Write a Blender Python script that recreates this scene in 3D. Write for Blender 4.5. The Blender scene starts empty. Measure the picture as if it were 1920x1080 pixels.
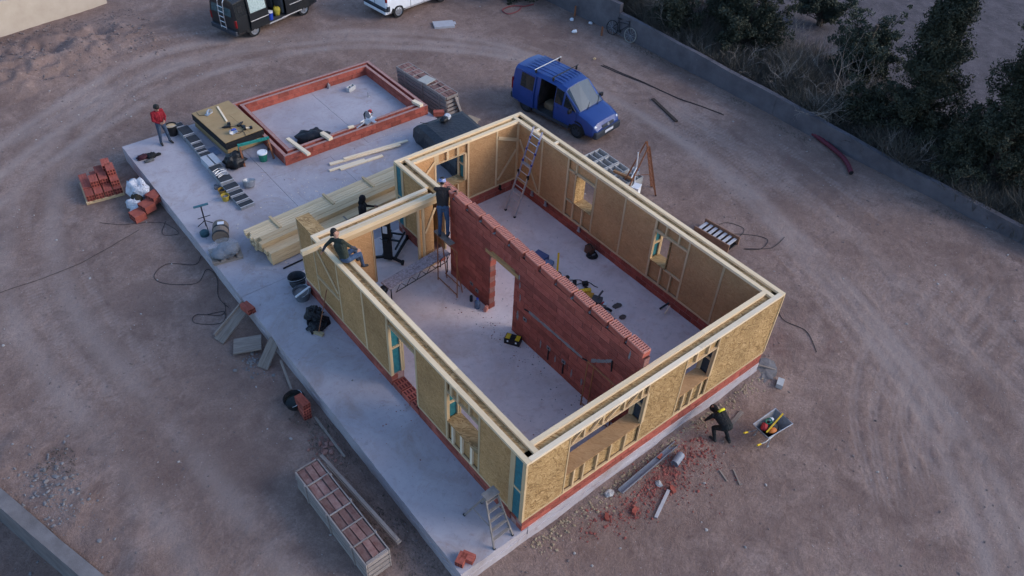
import bpy, bmesh, math, random
import numpy as np
from mathutils import Vector, Matrix, Euler
from mathutils import noise as mnoise

SC = bpy.context.scene
COL = SC.collection
R = math.radians
# ------------------------------------------------------------------ camera
cam = bpy.data.cameras.new('camera')
cam.sensor_width = 36.0
cam.lens = 36.0 * 1520.61 / 1920.0
cam.clip_start = 0.1
cam.clip_end = 3000
camo = bpy.data.objects.new('camera', cam)
COL.objects.link(camo)
_r = Vector((0.778638, -0.626134, 0.040976)); _u = Vector((0.405565, 0.552024, 0.728551)); _d = Vector((0.47879, 0.550659, -0.683765))
camo.matrix_world = Matrix(((_r.x, _u.x, -_d.x, -7.7442), (_r.y, _u.y, -_d.y, -8.0083), (_r.z, _u.z, -_d.z, 19.1662), (0, 0, 0, 1)))
SC.camera = camo
# ------------------------------------------------------------------ light
SUN_AZ = R(134)      # compass angle of the sun, clockwise from +Y
SUN_EL = R(27)
world = bpy.data.worlds.new('World'); SC.world = world; world.use_nodes = True
wn = world.node_tree.nodes; wl = world.node_tree.links
bg = wn['Background']
sky = wn.new('ShaderNodeTexSky'); sky.sky_type = 'NISHITA'; sky.sun_disc = False
sky.sun_elevation = SUN_EL; sky.sun_rotation = SUN_AZ
sky.air_density = 1.0; sky.dust_density = 1.5; sky.ozone_density = 4.5
wl.new(sky.outputs['Color'], bg.inputs['Color'])
bg.inputs['Strength'].default_value = 0.092
sun = bpy.data.lights.new('sun', 'SUN'); sun.energy = 0.40; sun.angle = R(26); sun.color = (1.0, 0.83, 0.69)
suno = bpy.data.objects.new('sun', sun); COL.objects.link(suno)
_sd = Vector((math.sin(SUN_AZ) * math.cos(SUN_EL), math.cos(SUN_AZ) * math.cos(SUN_EL), math.sin(SUN_EL)))
suno.rotation_euler = (-_sd).to_track_quat('-Z', 'Y').to_euler()
suno.location = (20, -20, 20)
SC.view_settings.view_transform = 'Standard'
SC.view_settings.look = 'None'
SC.view_settings.exposure = 1.76
SC.view_settings.gamma = 1.0

# ------------------------------------------------------------------ materials
MATS = {}
def nd(nt, t, **kw):
    n = nt.nodes.new(t)
    for k, v in kw.items():
        setattr(n, k, v)
    return n
def M(name, col, rough=0.85, var=0.12, scale=5.0, bump=0.0, bscale=40.0, rand=0.0, metal=0.0, col2=None, stretch=None, spec=0.3, alpha=1.0, trans=0.0, dist=0.01):
    """procedural material: base colour broken up by noise, object-to-object variation, fine bump"""
    if name in MATS: return MATS[name]
    m = bpy.data.materials.new(name); m.use_nodes = True
    nt = m.node_tree; L = nt.links
    b = nt.nodes['Principled BSDF']
    tc = nd(nt, 'ShaderNodeTexCoord')
    vec = tc.outputs['Object']
    if stretch:
        mp = nd(nt, 'ShaderNodeMapping'); mp.inputs['Scale'].default_value = stretch
        L.new(vec, mp.inputs['Vector']); vec = mp.outputs['Vector']
    oi = nd(nt, 'ShaderNodeObjectInfo')
    if rand:
        ad = nd(nt, 'ShaderNodeVectorMath', operation='MULTIPLY_ADD')
        L.new(vec, ad.inputs[0]); ad.inputs[1].default_value = (1, 1, 1)
        cb = nd(nt, 'ShaderNodeMath', operation='MULTIPLY'); L.new(oi.outputs['Random'], cb.inputs[0]); cb.inputs[1].default_value = 37.0
        L.new(cb.outputs[0], ad.inputs[2]); vec = ad.outputs[0]
    nz = nd(nt, 'ShaderNodeTexNoise'); nz.inputs['Scale'].default_value = scale; nz.inputs['Detail'].default_value = 6; nz.inputs['Roughness'].default_value = 0.65
    L.new(vec, nz.inputs['Vector'])
    mr = nd(nt, 'ShaderNodeMapRange'); mr.inputs[1].default_value = 0.3; mr.inputs[2].default_value = 0.7
    L.new(nz.outputs['Fac'], mr.inputs[0])
    c2 = col2 if col2 else tuple(min(1, c * (1 + var)) for c in col)
    c1 = col if col2 else tuple(c * (1 - var) for c in col)
    mx = nd(nt, 'ShaderNodeMix', data_type='RGBA')
    L.new(mr.outputs[0], mx.inputs['Factor']); mx.inputs['A'].default_value = (*c1, 1); mx.inputs['B'].default_value = (*c2, 1)
    out = mx.outputs['Result']
    if rand:
        hs = nd(nt, 'ShaderNodeHueSaturation')
        mr2 = nd(nt, 'ShaderNodeMapRange'); mr2.inputs[3].default_value = 1 - rand; mr2.inputs[4].default_value = 1 + rand
        L.new(oi.outputs['Random'], mr2.inputs[0]); L.new(mr2.outputs[0], hs.inputs['Value'])
        L.new(out, hs.inputs['Color']); out = hs.outputs['Color']
    L.new(out, b.inputs['Base Color'])
    b.inputs['Roughness'].default_value = rough; b.inputs['Metallic'].default_value = metal
    b.inputs['Specular IOR Level'].default_value = spec
    if trans: b.inputs['Transmission Weight'].default_value = trans
    if alpha < 1: b.inputs['Alpha'].default_value = alpha
    if bump:
        n2 = nd(nt, 'ShaderNodeTexNoise'); n2.inputs['Scale'].default_value = bscale; n2.inputs['Detail'].default_value = 5
        L.new(vec, n2.inputs['Vector'])
        bp = nd(nt, 'ShaderNodeBump'); bp.inputs['Strength'].default_value = bump; bp.inputs['Distance'].default_value = dist
        L.new(n2.outputs['Fac'], bp.inputs['Height']); L.new(bp.outputs['Normal'], b.inputs['Normal'])
    MATS[name] = m
    return m

def osb_mat(name, dark, mid, light, s=1.0):
    m = bpy.data.materials.new(name); m.use_nodes = True
    nt = m.node_tree; L = nt.links; b = nt.nodes['Principled BSDF']
    tc = nd(nt, 'ShaderNodeTexCoord'); sp = nd(nt, 'ShaderNodeSeparateXYZ'); L.new(tc.outputs['Object'], sp.inputs[0])
    def math_(op, a, bb):
        n = nd(nt, 'ShaderNodeMath', operation=op)
        for i, v in enumerate((a, bb)):
            if isinstance(v, (int, float)): n.inputs[i].default_value = v
            else: L.new(v, n.inputs[i])
        return n.outputs[0]
    u = math_('ADD', sp.outputs[0], sp.outputs[1])
    d = math_('SUBTRACT', sp.outputs[0], sp.outputs[1])
    v = math_('ADD', sp.outputs[2], math_('MULTIPLY', d, 0.31))
    oi0 = nd(nt, 'ShaderNodeObjectInfo'); u = math_('ADD', u, math_('MULTIPLY', oi0.outputs['Random'], 50.0))
    cb = nd(nt, 'ShaderNodeCombineXYZ'); L.new(u, cb.inputs[0]); L.new(v, cb.inputs[1])
    nz = nd(nt, 'ShaderNodeTexNoise'); nz.inputs['Scale'].default_value = 3.5; nz.inputs['Detail'].default_value = 2
    L.new(cb.outputs[0], nz.inputs['Vector'])
    va = nd(nt, 'ShaderNodeVectorMath', operation='MULTIPLY_ADD'); L.new(nz.outputs['Color'], va.inputs[0]); va.inputs[1].default_value = (0.35, 0.35, 0); L.new(cb.outputs[0], va.inputs[2])
    cols = []
    for rot, sc in ((R(75), (5.5, 26, 1)), (R(105), (6.5, 30, 1)), (R(15), (5, 24, 1))):
        mp = nd(nt, 'ShaderNodeMapping'); mp.inputs['Rotation'].default_value = (0, 0, rot)
        L.new(va.outputs[0], mp.inputs['Vector'])
        m2 = nd(nt, 'ShaderNodeMapping'); m2.inputs['Scale'].default_value = tuple(q * s for q in sc); L.new(mp.outputs[0], m2.inputs['Vector'])
        vo = nd(nt, 'ShaderNodeTexVoronoi'); vo.inputs['Scale'].default_value = 1.0
        L.new(m2.outputs[0], vo.inputs['Vector'])
        s2 = nd(nt, 'ShaderNodeSeparateColor'); L.new(vo.outputs['Color'], s2.inputs[0]); cols.append((s2, vo))
    f = math_('MULTIPLY', math_('ADD', cols[0][0].outputs[0], cols[1][0].outputs[0]), 0.5)
    sel = math_('GREATER_THAN', cols[2][0].outputs[1], 0.62)
    mxs = nd(nt, 'ShaderNodeMix'); L.new(sel, mxs.inputs[0]); L.new(f, mxs.inputs[2]); L.new(cols[2][0].outputs[0], mxs.inputs[3])
    cr = nd(nt, 'ShaderNodeValToRGB')
    e = cr.color_ramp.elements; e[0].position = 0.12; e[0].color = (*dark, 1); e[1].position = 0.9; e[1].color = (*light, 1)
    k = e.new(0.45); k.color = (*mid, 1)
    L.new(mxs.outputs[0], cr.inputs[0])
    n3 = nd(nt, 'ShaderNodeTexNoise'); n3.inputs['Scale'].default_value = 0.9; n3.inputs['Detail'].default_value = 3; L.new(tc.outputs['Object'], n3.inputs['Vector'])
    hs = nd(nt, 'ShaderNodeHueSaturation'); mr = nd(nt, 'ShaderNodeMapRange'); mr.inputs[1].default_value = .3; mr.inputs[2].default_value = .7; mr.inputs[3].default_value = 0.85; mr.inputs[4].default_value = 1.12
    oi = nd(nt, 'ShaderNodeObjectInfo'); r3 = nd(nt, 'ShaderNodeMapRange'); r3.inputs[3].default_value = .86; r3.inputs[4].default_value = 1.14; L.new(oi.outputs['Random'], r3.inputs[0])
    L.new(n3.outputs['Fac'], mr.inputs[0]); L.new(math_('MULTIPLY', mr.outputs[0], r3.outputs[0]), hs.inputs['Value']); L.new(cr.outputs[0], hs.inputs['Color'])
    L.new(hs.outputs[0], b.inputs['Base Color'])
    b.inputs['Roughness'].default_value = 0.75; b.inputs['Specular IOR Level'].default_value = 0.25
    bp = nd(nt, 'ShaderNodeBump'); bp.inputs['Strength'].default_value = 0.35; bp.inputs['Distance'].default_value = 0.01
    L.new(mxs.outputs[0], bp.inputs['Height']); L.new(bp.outputs[0], b.inputs['Normal'])
    MATS[name] = m
    return m

# ------------------------------------------------------------------ mesh helpers
BOXF = ((0, 3, 2, 1), (4, 5, 6, 7), (0, 1, 5, 4), (1, 2, 6, 5), (2, 3, 7, 6), (3, 0, 4, 7))
class MB:
    def __init__(s): s.v = []; s.f = []; s.m = []
    def add(s, vs, fs, m=0):
        o = len(s.v); s.v.extend([tuple(p) for p in vs])
        for f in fs: s.f.append(tuple(i + o for i in f)); s.m.append(m)
        return s
    def box(s, c, d, rz=0.0, rot=None, m=0):
        hx, hy, hz = d[0] / 2, d[1] / 2, d[2] / 2
        ps = [Vector(p) for p in ((-hx, -hy, -hz), (hx, -hy, -hz), (hx, hy, -hz), (-hx, hy, -hz), (-hx, -hy, hz), (hx, -hy, hz), (hx, hy, hz), (-hx, hy, hz))]
        if rot is not None: mt = Euler(rot).to_matrix()
        elif rz: mt = Matrix.Rotation(rz, 3, 'Z')
        else: mt = None
        if mt: ps = [mt @ p for p in ps]
        c = Vector(c)
        return s.add([p + c for p in ps], BOXF, m)
    def ab(s, a, b, m=0):
        return s.box([(a[i] + b[i]) / 2 for i in range(3)], [abs(b[i] - a[i]) for i in range(3)], m=m)
    def bar(s, p0, p1, w, h, m=0, up=(0, 0, 1)):
        p0 = Vector(p0); p1 = Vector(p1); d = (p1 - p0).normalized()
        r = d.cross(Vector(up))
        if r.length < 1e-4: r = d.cross(Vector((1, 0, 0)))
        r.normalize(); u = r.cross(d)
        q = []
        for p in (p0, p1):
            for a, b in ((-1, -1), (1, -1), (1, 1), (-1, 1)):
                q.append(p + r * (a * w / 2) + u * (b * h / 2))
        return s.add(q, ((0, 1, 2, 3), (7, 6, 5, 4), (0, 4, 5, 1), (1, 5, 6, 2), (2, 6, 7, 3), (3, 7, 4, 0)), m)
    def tube(s, pts, r, n=8, closed=False, m=0, caps=True):
        pts = [Vector(p) for p in pts]; k = len(pts)
        rs = r if isinstance(r, (list, tuple)) else [r] * k
        prev = None; vs = []
        for i, p in enumerate(pts):
            if closed: t = pts[(i + 1) % k] - pts[i - 1]
            else: t = pts[min(i + 1, k - 1)] - pts[max(i - 1, 0)]
            if t.length < 1e-7: t = Vector((0, 0, 1))
            t.normalize()
            if prev is None:
                a = t.cross(Vector((0, 0, 1)))
                if a.length < 1e-3: a = t.cross(Vector((1, 0, 0)))
            else:
                a = prev - t * prev.dot(t)
                if a.length < 1e-5: a = t.cross(Vector((0, 0, 1)))
            a.normalize(); prev = a; b = t.cross(a)
            for j in range(n):
                g = 2 * math.pi * j / n
                vs.append(p + (a * math.cos(g) + b * math.sin(g)) * rs[i])
        fs = []
        for i in range(k if closed else k - 1):
            i2 = (i + 1) % k
            for j in range(n):
                j2 = (j + 1) % n
                fs.append((i * n + j, i * n + j2, i2 * n + j2, i2 * n + j))
        if caps and not closed:
            fs.append(tuple(range(n - 1, -1, -1))); fs.append(tuple((k - 1) * n + j for j in range(n)))
        return s.add(vs, fs, m)
    def lathe(s, prof, n=16, c=(0, 0, 0), rot=None, m=0, sx=1, sy=1):
        vs = []; k = len(prof); mt = Euler(rot).to_matrix() if rot is not None else None; c = Vector(c)
        for r, z in prof:
            for j in range(n):
                g = 2 * math.pi * j / n; p = Vector((r * math.cos(g) * sx, r * math.sin(g) * sy, z))
                if mt: p = mt @ p
                vs.append(p + c)
        fs = []
        for i in range(k - 1):
            for j in range(n):
                j2 = (j + 1) % n; fs.append((i * n + j, i * n + j2, (i + 1) * n + j2, (i + 1) * n + j))
        if prof[0][0] > 1e-5: fs.append(tuple(range(n - 1, -1, -1)))
        if prof[-1][0] > 1e-5: fs.append(tuple((k - 1) * n + j for j in range(n)))
        return s.add(vs, fs, m)
    def prism(s, poly, a, b, axis='z', m=0):
        n = len(poly); vs = []
        for t in (a, b):
            for x, y in poly:
                vs.append({'z': (x, y, t), 'y': (x, t, y), 'x': (t, x, y)}[axis])
        fs = [tuple(range(n - 1, -1, -1)), tuple(range(n, 2 * n))]
        for i in range(n):
            j = (i + 1) % n; fs.append((i, j, n + j, n + i))
        return s.add(vs, fs, m)
    def blob(s, c, rad, amp=0.2, seed=0, nu=14, nv=9, freq=1.6, m=0, flat=None):
        vs = []; c = Vector(c); off = Vector((seed * 7.3, seed * 3.1, seed * 5.7))
        for i in range(nv + 1):
            th = math.pi * i / nv
            for j in range(nu):
                ph = 2 * math.pi * j / nu
                d = Vector((math.sin(th) * math.cos(ph), math.sin(th) * math.sin(ph), math.cos(th)))
                k = 1 + amp * mnoise.noise(d * freq + off) + amp * 0.5 * mnoise.noise(d * freq * 2.7 + off)
                p = Vector((d.x * rad[0], d.y * rad[1], d.z * rad[2])) * k
                if flat is not None and p.z < flat: p.z = flat
                vs.append(c + p)
        fs = []
        for i in range(nv):
            for j in range(nu):
                j2 = (j + 1) % nu
                fs.append((i * nu + j, (i + 1) * nu + j, (i + 1) * nu + j2, i * nu + j2))
        return s.add(vs, fs, m)
    def mesh(s, name, mats, smooth=False):
        me = bpy.data.meshes.new(name)
        me.from_pydata(s.v, [], s.f)
        for q in (mats if isinstance(mats, (list, tuple)) else [mats]): me.materials.append(q)
        if any(s.m): me.polygons.foreach_set('material_index', s.m)
        if smooth: me.polygons.foreach_set('use_smooth', [True] * len(me.polygons))
        me.validate(); me.update()
        return me
    def build(s, name, mats, parent=None, loc=(0, 0, 0), rz=0.0, rot=None, smooth=False):
        return link(name, s.mesh(name, mats, smooth), parent, loc, rz, rot)
def link(name, me, parent=None, loc=(0, 0, 0), rz=0.0, rot=None):
    o = bpy.data.objects.new(name, me); COL.objects.link(o)
    o.location = loc; o.rotation_euler = rot if rot is not None else (0, 0, rz)
    if parent: o.parent = parent
    return o
def tag(o, label=None, cat=None, group=None, kind=None):
    if label: o['label'] = label
    if cat: o['category'] = cat
    if group: o['group'] = group
    if kind: o['kind'] = kind
    return o
def thing(name, label, cat, group=None, loc=(0, 0, 0), rz=0.0, rot=None):
    o = bpy.data.objects.new(name, None); COL.objects.link(o); o.empty_display_size = 0.2
    o.location = loc; o.rotation_euler = rot if rot is not None else (0, 0, rz)
    return tag(o, label, cat, group)
def dup(root, loc, rz=None, rot=None, label=None, group=None):
    r = root.copy(); COL.objects.link(r); r.location = loc
    if rot is not None: r.rotation_euler = rot
    elif rz is not None: r.rotation_euler = (0, 0, rz)
    if label: r['label'] = label
    if group: r['group'] = group
    for ch in root.children:
        c = ch.copy(); COL.objects.link(c); c.parent = r
        for g in ch.children:
            d = g.copy(); COL.objects.link(d); d.parent = c
    return r
_BARM = {}
def beam(name, p0, p1, w, h, mat, parent=None, up=(0, 0, 1)):
    """a straight piece of timber as one object, its local x along its length so the grain follows it"""
    p0 = Vector(p0); p1 = Vector(p1); L = (p1 - p0).length; d = (p1 - p0) / L
    r = Vector(up).cross(d)
    if r.length < 1e-4: r = Vector((0, 1, 0)) if abs(d.z) > .9 else Vector((0, 0, 1)).cross(d)
    r.normalize(); u = d.cross(r)
    key = (round(L, 3), round(w, 3), round(h, 3), mat.name)
    if key not in _BARM:
        mb = MB(); mb.box((L / 2, 0, 0), (L, w, h)); _BARM[key] = mb.mesh('timber', mat)
    o = bpy.data.objects.new(name, _BARM[key]); COL.objects.link(o)
    mt = Matrix(((d.x, r.x, u.x, p0.x), (d.y, r.y, u.y, p0.y), (d.z, r.z, u.z, p0.z), (0, 0, 0, 1)))
    o.matrix_local = mt
    if parent: o.parent = parent
    return o

# ------------------------------------------------------------------ colours
OSB = osb_mat('osb', (0.215, 0.122, 0.048), (0.36, 0.22, 0.09), (0.50, 0.33, 0.155), 1.45)
OSBF = osb_mat('osb_smooth', (0.39, 0.205, 0.085), (0.44, 0.24, 0.105), (0.50, 0.285, 0.13), 1.9)
OSBL = osb_mat('osb_weathered', (0.345, 0.183, 0.066), (0.43, 0.235, 0.09), (0.525, 0.305, 0.132), 2.0)
WOOD = M('pine_timber', (0.48, 0.32, 0.165), 0.75, 0.14, 3.0, 0.15, 30, rand=0.13, col2=(0.62, 0.45, 0.26), stretch=(0.6, 9, 9))
WOODP = M('pale_planed_timber', (0.74, 0.56, 0.36), 0.7, 0.1, 3.0, 0.1, 30, rand=0.08, col2=(0.84, 0.68, 0.48), stretch=(0.6, 9, 9))
WOODC = M('cream_timber', (0.70, 0.50, 0.285), 0.7, 0.1, 3.0, 0.1, 30, rand=0.10, col2=(0.80, 0.61, 0.385), stretch=(0.6, 9, 9))
WOODO = M('old_grey_board', (0.17, 0.13, 0.105), 0.9, 0.25, 3.0, 0.3, 30, rand=0.2, col2=(0.30, 0.25, 0.21), stretch=(0.7, 10, 10))
FILM = M('teal_membrane', (0.02, 0.11, 0.13), 0.5, 0.4, 8, 0.4, 14, col2=(0.03, 0.19, 0.21))
FILMD = M('dark_membrane', (0.03, 0.045, 0.06), 0.5, 0.4, 8, 0.4, 14)
BRICK = M('red_hollow_brick', (0.245, 0.054, 0.038), 0.9, 0.2, 5, 0.4, 60, rand=0.24, col2=(0.37, 0.10, 0.068))
BRICKT = M('brick_cut_face', (0.46, 0.17, 0.125), 0.9, 0.2, 8, 0.3, 60, rand=0.1, col2=(0.55, 0.23, 0.17))
BRICKIN = M('brick_hole', (0.085, 0.015, 0.013), 0.95)
MORTAR = M('mortar', (0.22, 0.20, 0.195), 0.95, 0.25, 12, 0.5, 50)
MORTARR = M('reddish_mortar', (0.36, 0.21, 0.18), 0.95, 0.25, 12, 0.5, 50)
CONC = M('concrete_grey', (0.30, 0.29, 0.28), 0.92, 0.18, 2.2, 0.4, 50, col2=(0.42, 0.41, 0.40))
CBLOCK = M('concrete_block', (0.36, 0.35, 0.34), 0.95, 0.18, 6, 0.5, 60, rand=.1, col2=(0.46, 0.45, 0.43))
BLACKP = M('black_plastic', (0.012, 0.012, 0.014), 0.45, 0.3, 6)
BLACKR = M('black_rubber', (0.015, 0.015, 0.016), 0.8, 0.3, 6)
BLACKM = M('black_metal', (0.02, 0.021, 0.024), 0.45, 0.3, 6, metal=0.4)
STEEL = M('galvanised_steel', (0.42, 0.43, 0.45), 0.4, 0.15, 8, metal=0.8)
ALU = M('aluminium', (0.55, 0.55, 0.56), 0.38, 0.1, 8, metal=0.75)
RUST = M('rusty_steel', (0.17, 0.065, 0.035), 0.9, 0.35, 9, 0.3, 50, col2=(0.27, 0.11, 0.055))
ORANGE = M('orange_painted_steel', (0.36, 0.13, 0.045), 0.75, 0.3, 6, col2=(0.24, 0.10, 0.05))
YELLOW = M('yellow_plastic', (0.62, 0.40, 0.02), 0.5, 0.1)
WHITE = M('white_plastic', (0.72, 0.72, 0.72), 0.5, 0.06)
BLUEP = M('blue_plastic', (0.02, 0.06, 0.38), 0.45, 0.1)
GREENP = M('green_plastic', (0.02, 0.16, 0.11), 0.5, 0.1)
REDP = M('red_plastic', (0.45, 0.03, 0.03), 0.5, 0.1)
PAPER = M('pale_paper', (0.62, 0.62, 0.64), 0.8, 0.08)
CABLE = M('black_cable', (0.015, 0.015, 0.017), 0.6, 0.2)
# ------------------------------------------------------------------ ground
GZ = -0.65
def seg_side(x, y):
    # signed distance to the retaining wall line in the near left corner (positive = site side)
    ax, ay, bx, by = -10.32, 10.4, -8.75, 5.4
    nx, ny = (by - ay), -(bx - ax); l = math.hypot(nx, ny)
    return -((x - ax) * nx + (y - ay) * ny) / l
rng = np.random.RandomState(4)
def vnoise(x, y, f, seed):
    x = x * f + seed * 13.7; y = y * f + seed * 7.9
    xi = np.floor(x).astype(int); yi = np.floor(y).astype(int); fx = x - xi; fy = y - yi
    fx = fx * fx * (3 - 2 * fx); fy = fy * fy * (3 - 2 * fy)
    def h(a, b):
        n = (a * 374761393 + b * 668265263 + seed * 1274126177) & 0x7fffffff
        n = ((n ^ (n >> 13)) * 1274126177) & 0x7fffffff
        return ((n ^ (n >> 16)) & 0xffff) / 65535.0
    return (h(xi, yi) * (1 - fx) + h(xi + 1, yi) * fx) * (1 - fy) + (h(xi, yi + 1) * (1 - fx) + h(xi + 1, yi + 1) * fx) * fy
def sst(a, b, x): 
    t = np.clip((x - a) / (b - a), 0, 1); return t * t * (3 - 2 * t)
TRACKS = []   # polylines of wheel ruts
def arc(cx, cy, r, a0, a1, n=60): return [(cx + r * math.cos(R(a0 + (a1 - a0) * i / n)), cy + r * math.sin(R(a0 + (a1 - a0) * i / n))) for i in range(n + 1)]
def curve(pts, n=50):
    out = []
    P = [Vector((*p, 0)) for p in pts]
    for i in range(len(P) - 1):
        p0 = P[max(i - 1, 0)]; p1 = P[i]; p2 = P[i + 1]; p3 = P[min(i + 2, len(P) - 1)]
        for k in range(n):
            t = k / n
            q = 0.5 * ((2 * p1) + (p2 - p0) * t + (2 * p0 - 5 * p1 + 4 * p2 - p3) * t * t + (3 * p1 - p0 - 3 * p2 + p3) * t ** 3)
            out.append((q.x, q.y))
    out.append((P[-1].x, P[-1].y)); return out
def passes(ctrl, n=24, track=1.55, treads=(-.11, 0, .11), w=.055, dep=.03, jit=0):
    """one vehicle pass: two wheel ruts, each a bundle of narrow tread lines"""
    base = curve(ctrl, n); P = np.array(base); d = np.gradient(P, axis=0); d /= np.maximum(1e-6, np.linalg.norm(d, axis=1))[:, None]; nr = np.stack([-d[:, 1], d[:, 0]], -1)
    for o in (0, track):
        for tr in treads: TRACKS.append((P + nr * (o + tr), w, dep))
LOOPC = [(-16, 17), (-9, 21.5), (-3.5, 25.5), (3, 28), (9, 27.6), (14, 24.5), (17.5, 20), (18.5, 13), (17.8, 6), (15.5, -1), (12.5, -7), (8, -12)]
for off in (0, .8, 2.1, 3.3): passes([(x - (.25 * off if x > 12 else 0), y + off * (1.0 if x < 4 else .6)) for x, y in LOOPC], 40)
for off in (0, 2.0): passes([(x - off * .9, y - off * .25) for x, y in ((21.5, 20), (20.8, 13), (20, 6), (18.5, 0), (16, -6), (13, -12))], 40)
for off in (0, 1.5, 2.6): passes([(-4.3 - off, -4), (-4.6 - off, 5), (-5.2 - off, 11), (-5.6 - off * 1.2, 17), (-3.8 - off, 24), (1 - off, 29.5)], 40)
for k in range(4): passes([(9.0 - k * .3, -7.5 - k * .6), (12, -4.2 - k * .7), (15.5, -2.6 - k * .9), (20.5, -1.5 - k * 1.1)], 40, treads=(-.08, .08))
passes([(-12, 25), (-6, 27), (0, 29.6), (6, 30), (12, 26.5)], 40); passes([(-12, 28), (-6, 28.6), (2, 30.2), (10, 29)], 40)
PATHS = [([(x, y + o * (1.0 if x < 4 else .6)) for x, y in LOOPC], .32, .8) for o in (.2, 1.8, 3.6)] + [([(-5.0 - o, -4), (-5.4 - o, 5), (-6 - o, 11), (-6.4 - o, 17), (-4.6 - o, 23.5), (0 - o, 29)], .4, .55) for o in (0, 1.7)] + [([(21 - o, 20), (20.3 - o, 13), (19.5 - o, 6), (18 - o, 0), (15.5 - o, -6), (12.5 - o, -12)], .3, .32) for o in (0, 1.7)] + [([(-14, 25.5), (-6, 27.6), (2, 30), (9, 29.3), (15, 26)], .5, .6)]
def build_ground():
    st = 0.085
    xs = np.arange(-15, 27, st); ys = np.arange(-13, 45, st)
    X, Y = np.meshgrid(xs, ys)
    def height(X, Y):
        Z = np.full_like(X, GZ)
        Z += (vnoise(X, Y, .18, 1) - .5) * .12 + (vnoise(X, Y, .6, 2) - .5) * .05 + (vnoise(X, Y, 2.2, 3) - .5) * .02 + (vnoise(X, Y, 4.3, 5) - .5) * .012
        # soil heaped against the front of the slab
        b = sst(-1.3, -0.05, Y) * (Y < .4) * sst(1.0, 4, X) * (1 - sst(9.9, 10.6, X))
        Z += b * (.10 + .12 * vnoise(X, Y, 1.5, 8))
        Z += .10 * np.exp(-((X - 10.2) ** 2 + (Y + .2) ** 2) / .6)
        # spoil bank in the far left corner
        bank = np.exp(-(((X + 3.0) * .35 + (Y - 34.3) * -.05) ** 2) / 3.5 - ((Y - 34.2 - .1 * X) ** 2) / 5.5)
        Z += bank * (.75 + .5 * (vnoise(X, Y, .9, 6) - .5)) + bank * .35 * (vnoise(X, Y, 2.5, 7) - .5)
        for (px, py, rx, d) in ((-1.6, 34.6, 1.0, .55), (0.4, 35.3, .9, .4), (-2.6, 33.2, 1.1, .25)):
            Z -= d * np.exp(-((X - px) ** 2 / (rx * 1.3) ** 2 + (Y - py) ** 2 / (rx * .7) ** 2))
        # rough ground beyond the boundary wall
        far = sst(24.0, 25.5, X)
        Z += far * (.25 * (vnoise(X, Y, .5, 9) - .5))
        # lower ground outside the retaining wall
        ax, ay, bx, by = -10.32, 10.4, -8.75, 5.4
        nx, ny = -(by - ay), (bx - ax); l = math.hypot(nx, ny)
        sd = ((X - ax) * nx + (Y - ay) * ny) / l
        low = 1 - sst(-.22, -.12, sd)
        Z = Z * (1 - low) + (-2.3 + (vnoise(X, Y, .8, 11) - .5) * .3) * low
        rim = np.exp(-((sd - .7) / .9) ** 2) * (sd > -.1)
        Z += rim * (vnoise(X, Y, 1.7, 12)) * .16
        return Z
    Z = height(X, Y)
    TR = np.zeros_like(X)
    for pts, w, dep in TRACKS:
        P = np.array(pts)
        for i in range(0, len(P)):
            x, y = P[i]
            i0, i1 = np.searchsorted(xs, x - .6), np.searchsorted(xs, x + .6); j0, j1 = np.searchsorted(ys, y - .6), np.searchsorted(ys, y + .6)
            if i1 <= i0 or j1 <= j0: continue
            d = np.hypot(X[j0:j1, i0:i1] - x, Y[j0:j1, i0:i1] - y)
            TR[j0:j1, i0:i1] = np.maximum(TR[j0:j1, i0:i1], np.exp(-(d / (w * 1.15)) ** 2) * dep)
    brk = np.clip(vnoise(X, Y, .42, 21) * 2.6 - .9, 0, 1) * np.clip(.35 + vnoise(X, Y, 3.5, 23), 0, 1)
    TR *= brk
    Z -= TR * (Z > -1.5)
    Z += .25 * TR * (vnoise(X, Y, 5, 22) - .2)
    nx, ny = len(xs), len(ys)
    V = np.stack([X.ravel(), Y.ravel(), Z.ravel()], -1)
    idx = np.arange(nx * ny).reshape(ny, nx)
    F = np.stack([idx[:-1, :-1].ravel(), idx[:-1, 1:].ravel(), idx[1:, 1:].ravel(), idx[1:, :-1].ravel()], -1)
    # skirt out to the horizon
    ring = [idx[0, :], idx[:, -1], idx[-1, ::-1], idx[::-1, 0]]
    loop = np.concatenate([r[:-1] for r in ring])
    n0 = len(V); n = len(loop)
    far = []
    for q in (6, 40, 200, 1500):
        base = V[loop].copy(); c = np.array([6, 16, 0]); dd = base - c; dd[:, 2] = 0
        dd /= np.linalg.norm(dd, axis=1)[:, None]; e = base + dd * q; e[:, 2] = GZ + (vnoise(e[:, 0], e[:, 1], .1, 31) - .5) * .5 - (.8 if q > 20 else 0)
        lowmask = (base[:, 2] < -1.5); e[lowmask, 2] = -2.4
        far.append(e)
    V = np.concatenate([V] + far)
    FF = [F]
    prev = loop
    for k in range(4):
        cur = n0 + k * n + np.arange(n)
        FF.append(np.stack([prev, cur, np.roll(cur, -1), np.roll(prev, -1)], -1)); prev = cur
    F = np.concatenate(FF)
    me = bpy.data.meshes.new('ground')
    me.vertices.add(len(V)); me.vertices.foreach_set('co', V.ravel())
    me.loops.add(F.size); me.polygons.add(len(F))
    me.loops.foreach_set('vertex_index', F.ravel().astype(np.int32))
    me.polygons.foreach_set('loop_start', np.arange(0, F.size, 4, dtype=np.int32)); me.polygons.foreach_set('loop_total', np.full(len(F), 4, dtype=np.int32))
    me.polygons.foreach_set('use_smooth', np.ones(len(F), dtype=bool))
    at = me.attributes.new('rut', 'FLOAT', 'POINT')
    tv = np.zeros(len(V)); tv[:nx * ny] = np.clip(TR.ravel() / .03, 0, 1); at.data.foreach_set('value', tv)
    dv = np.zeros(len(V)); x_, y_ = V[:, 0], V[:, 1]
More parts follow.
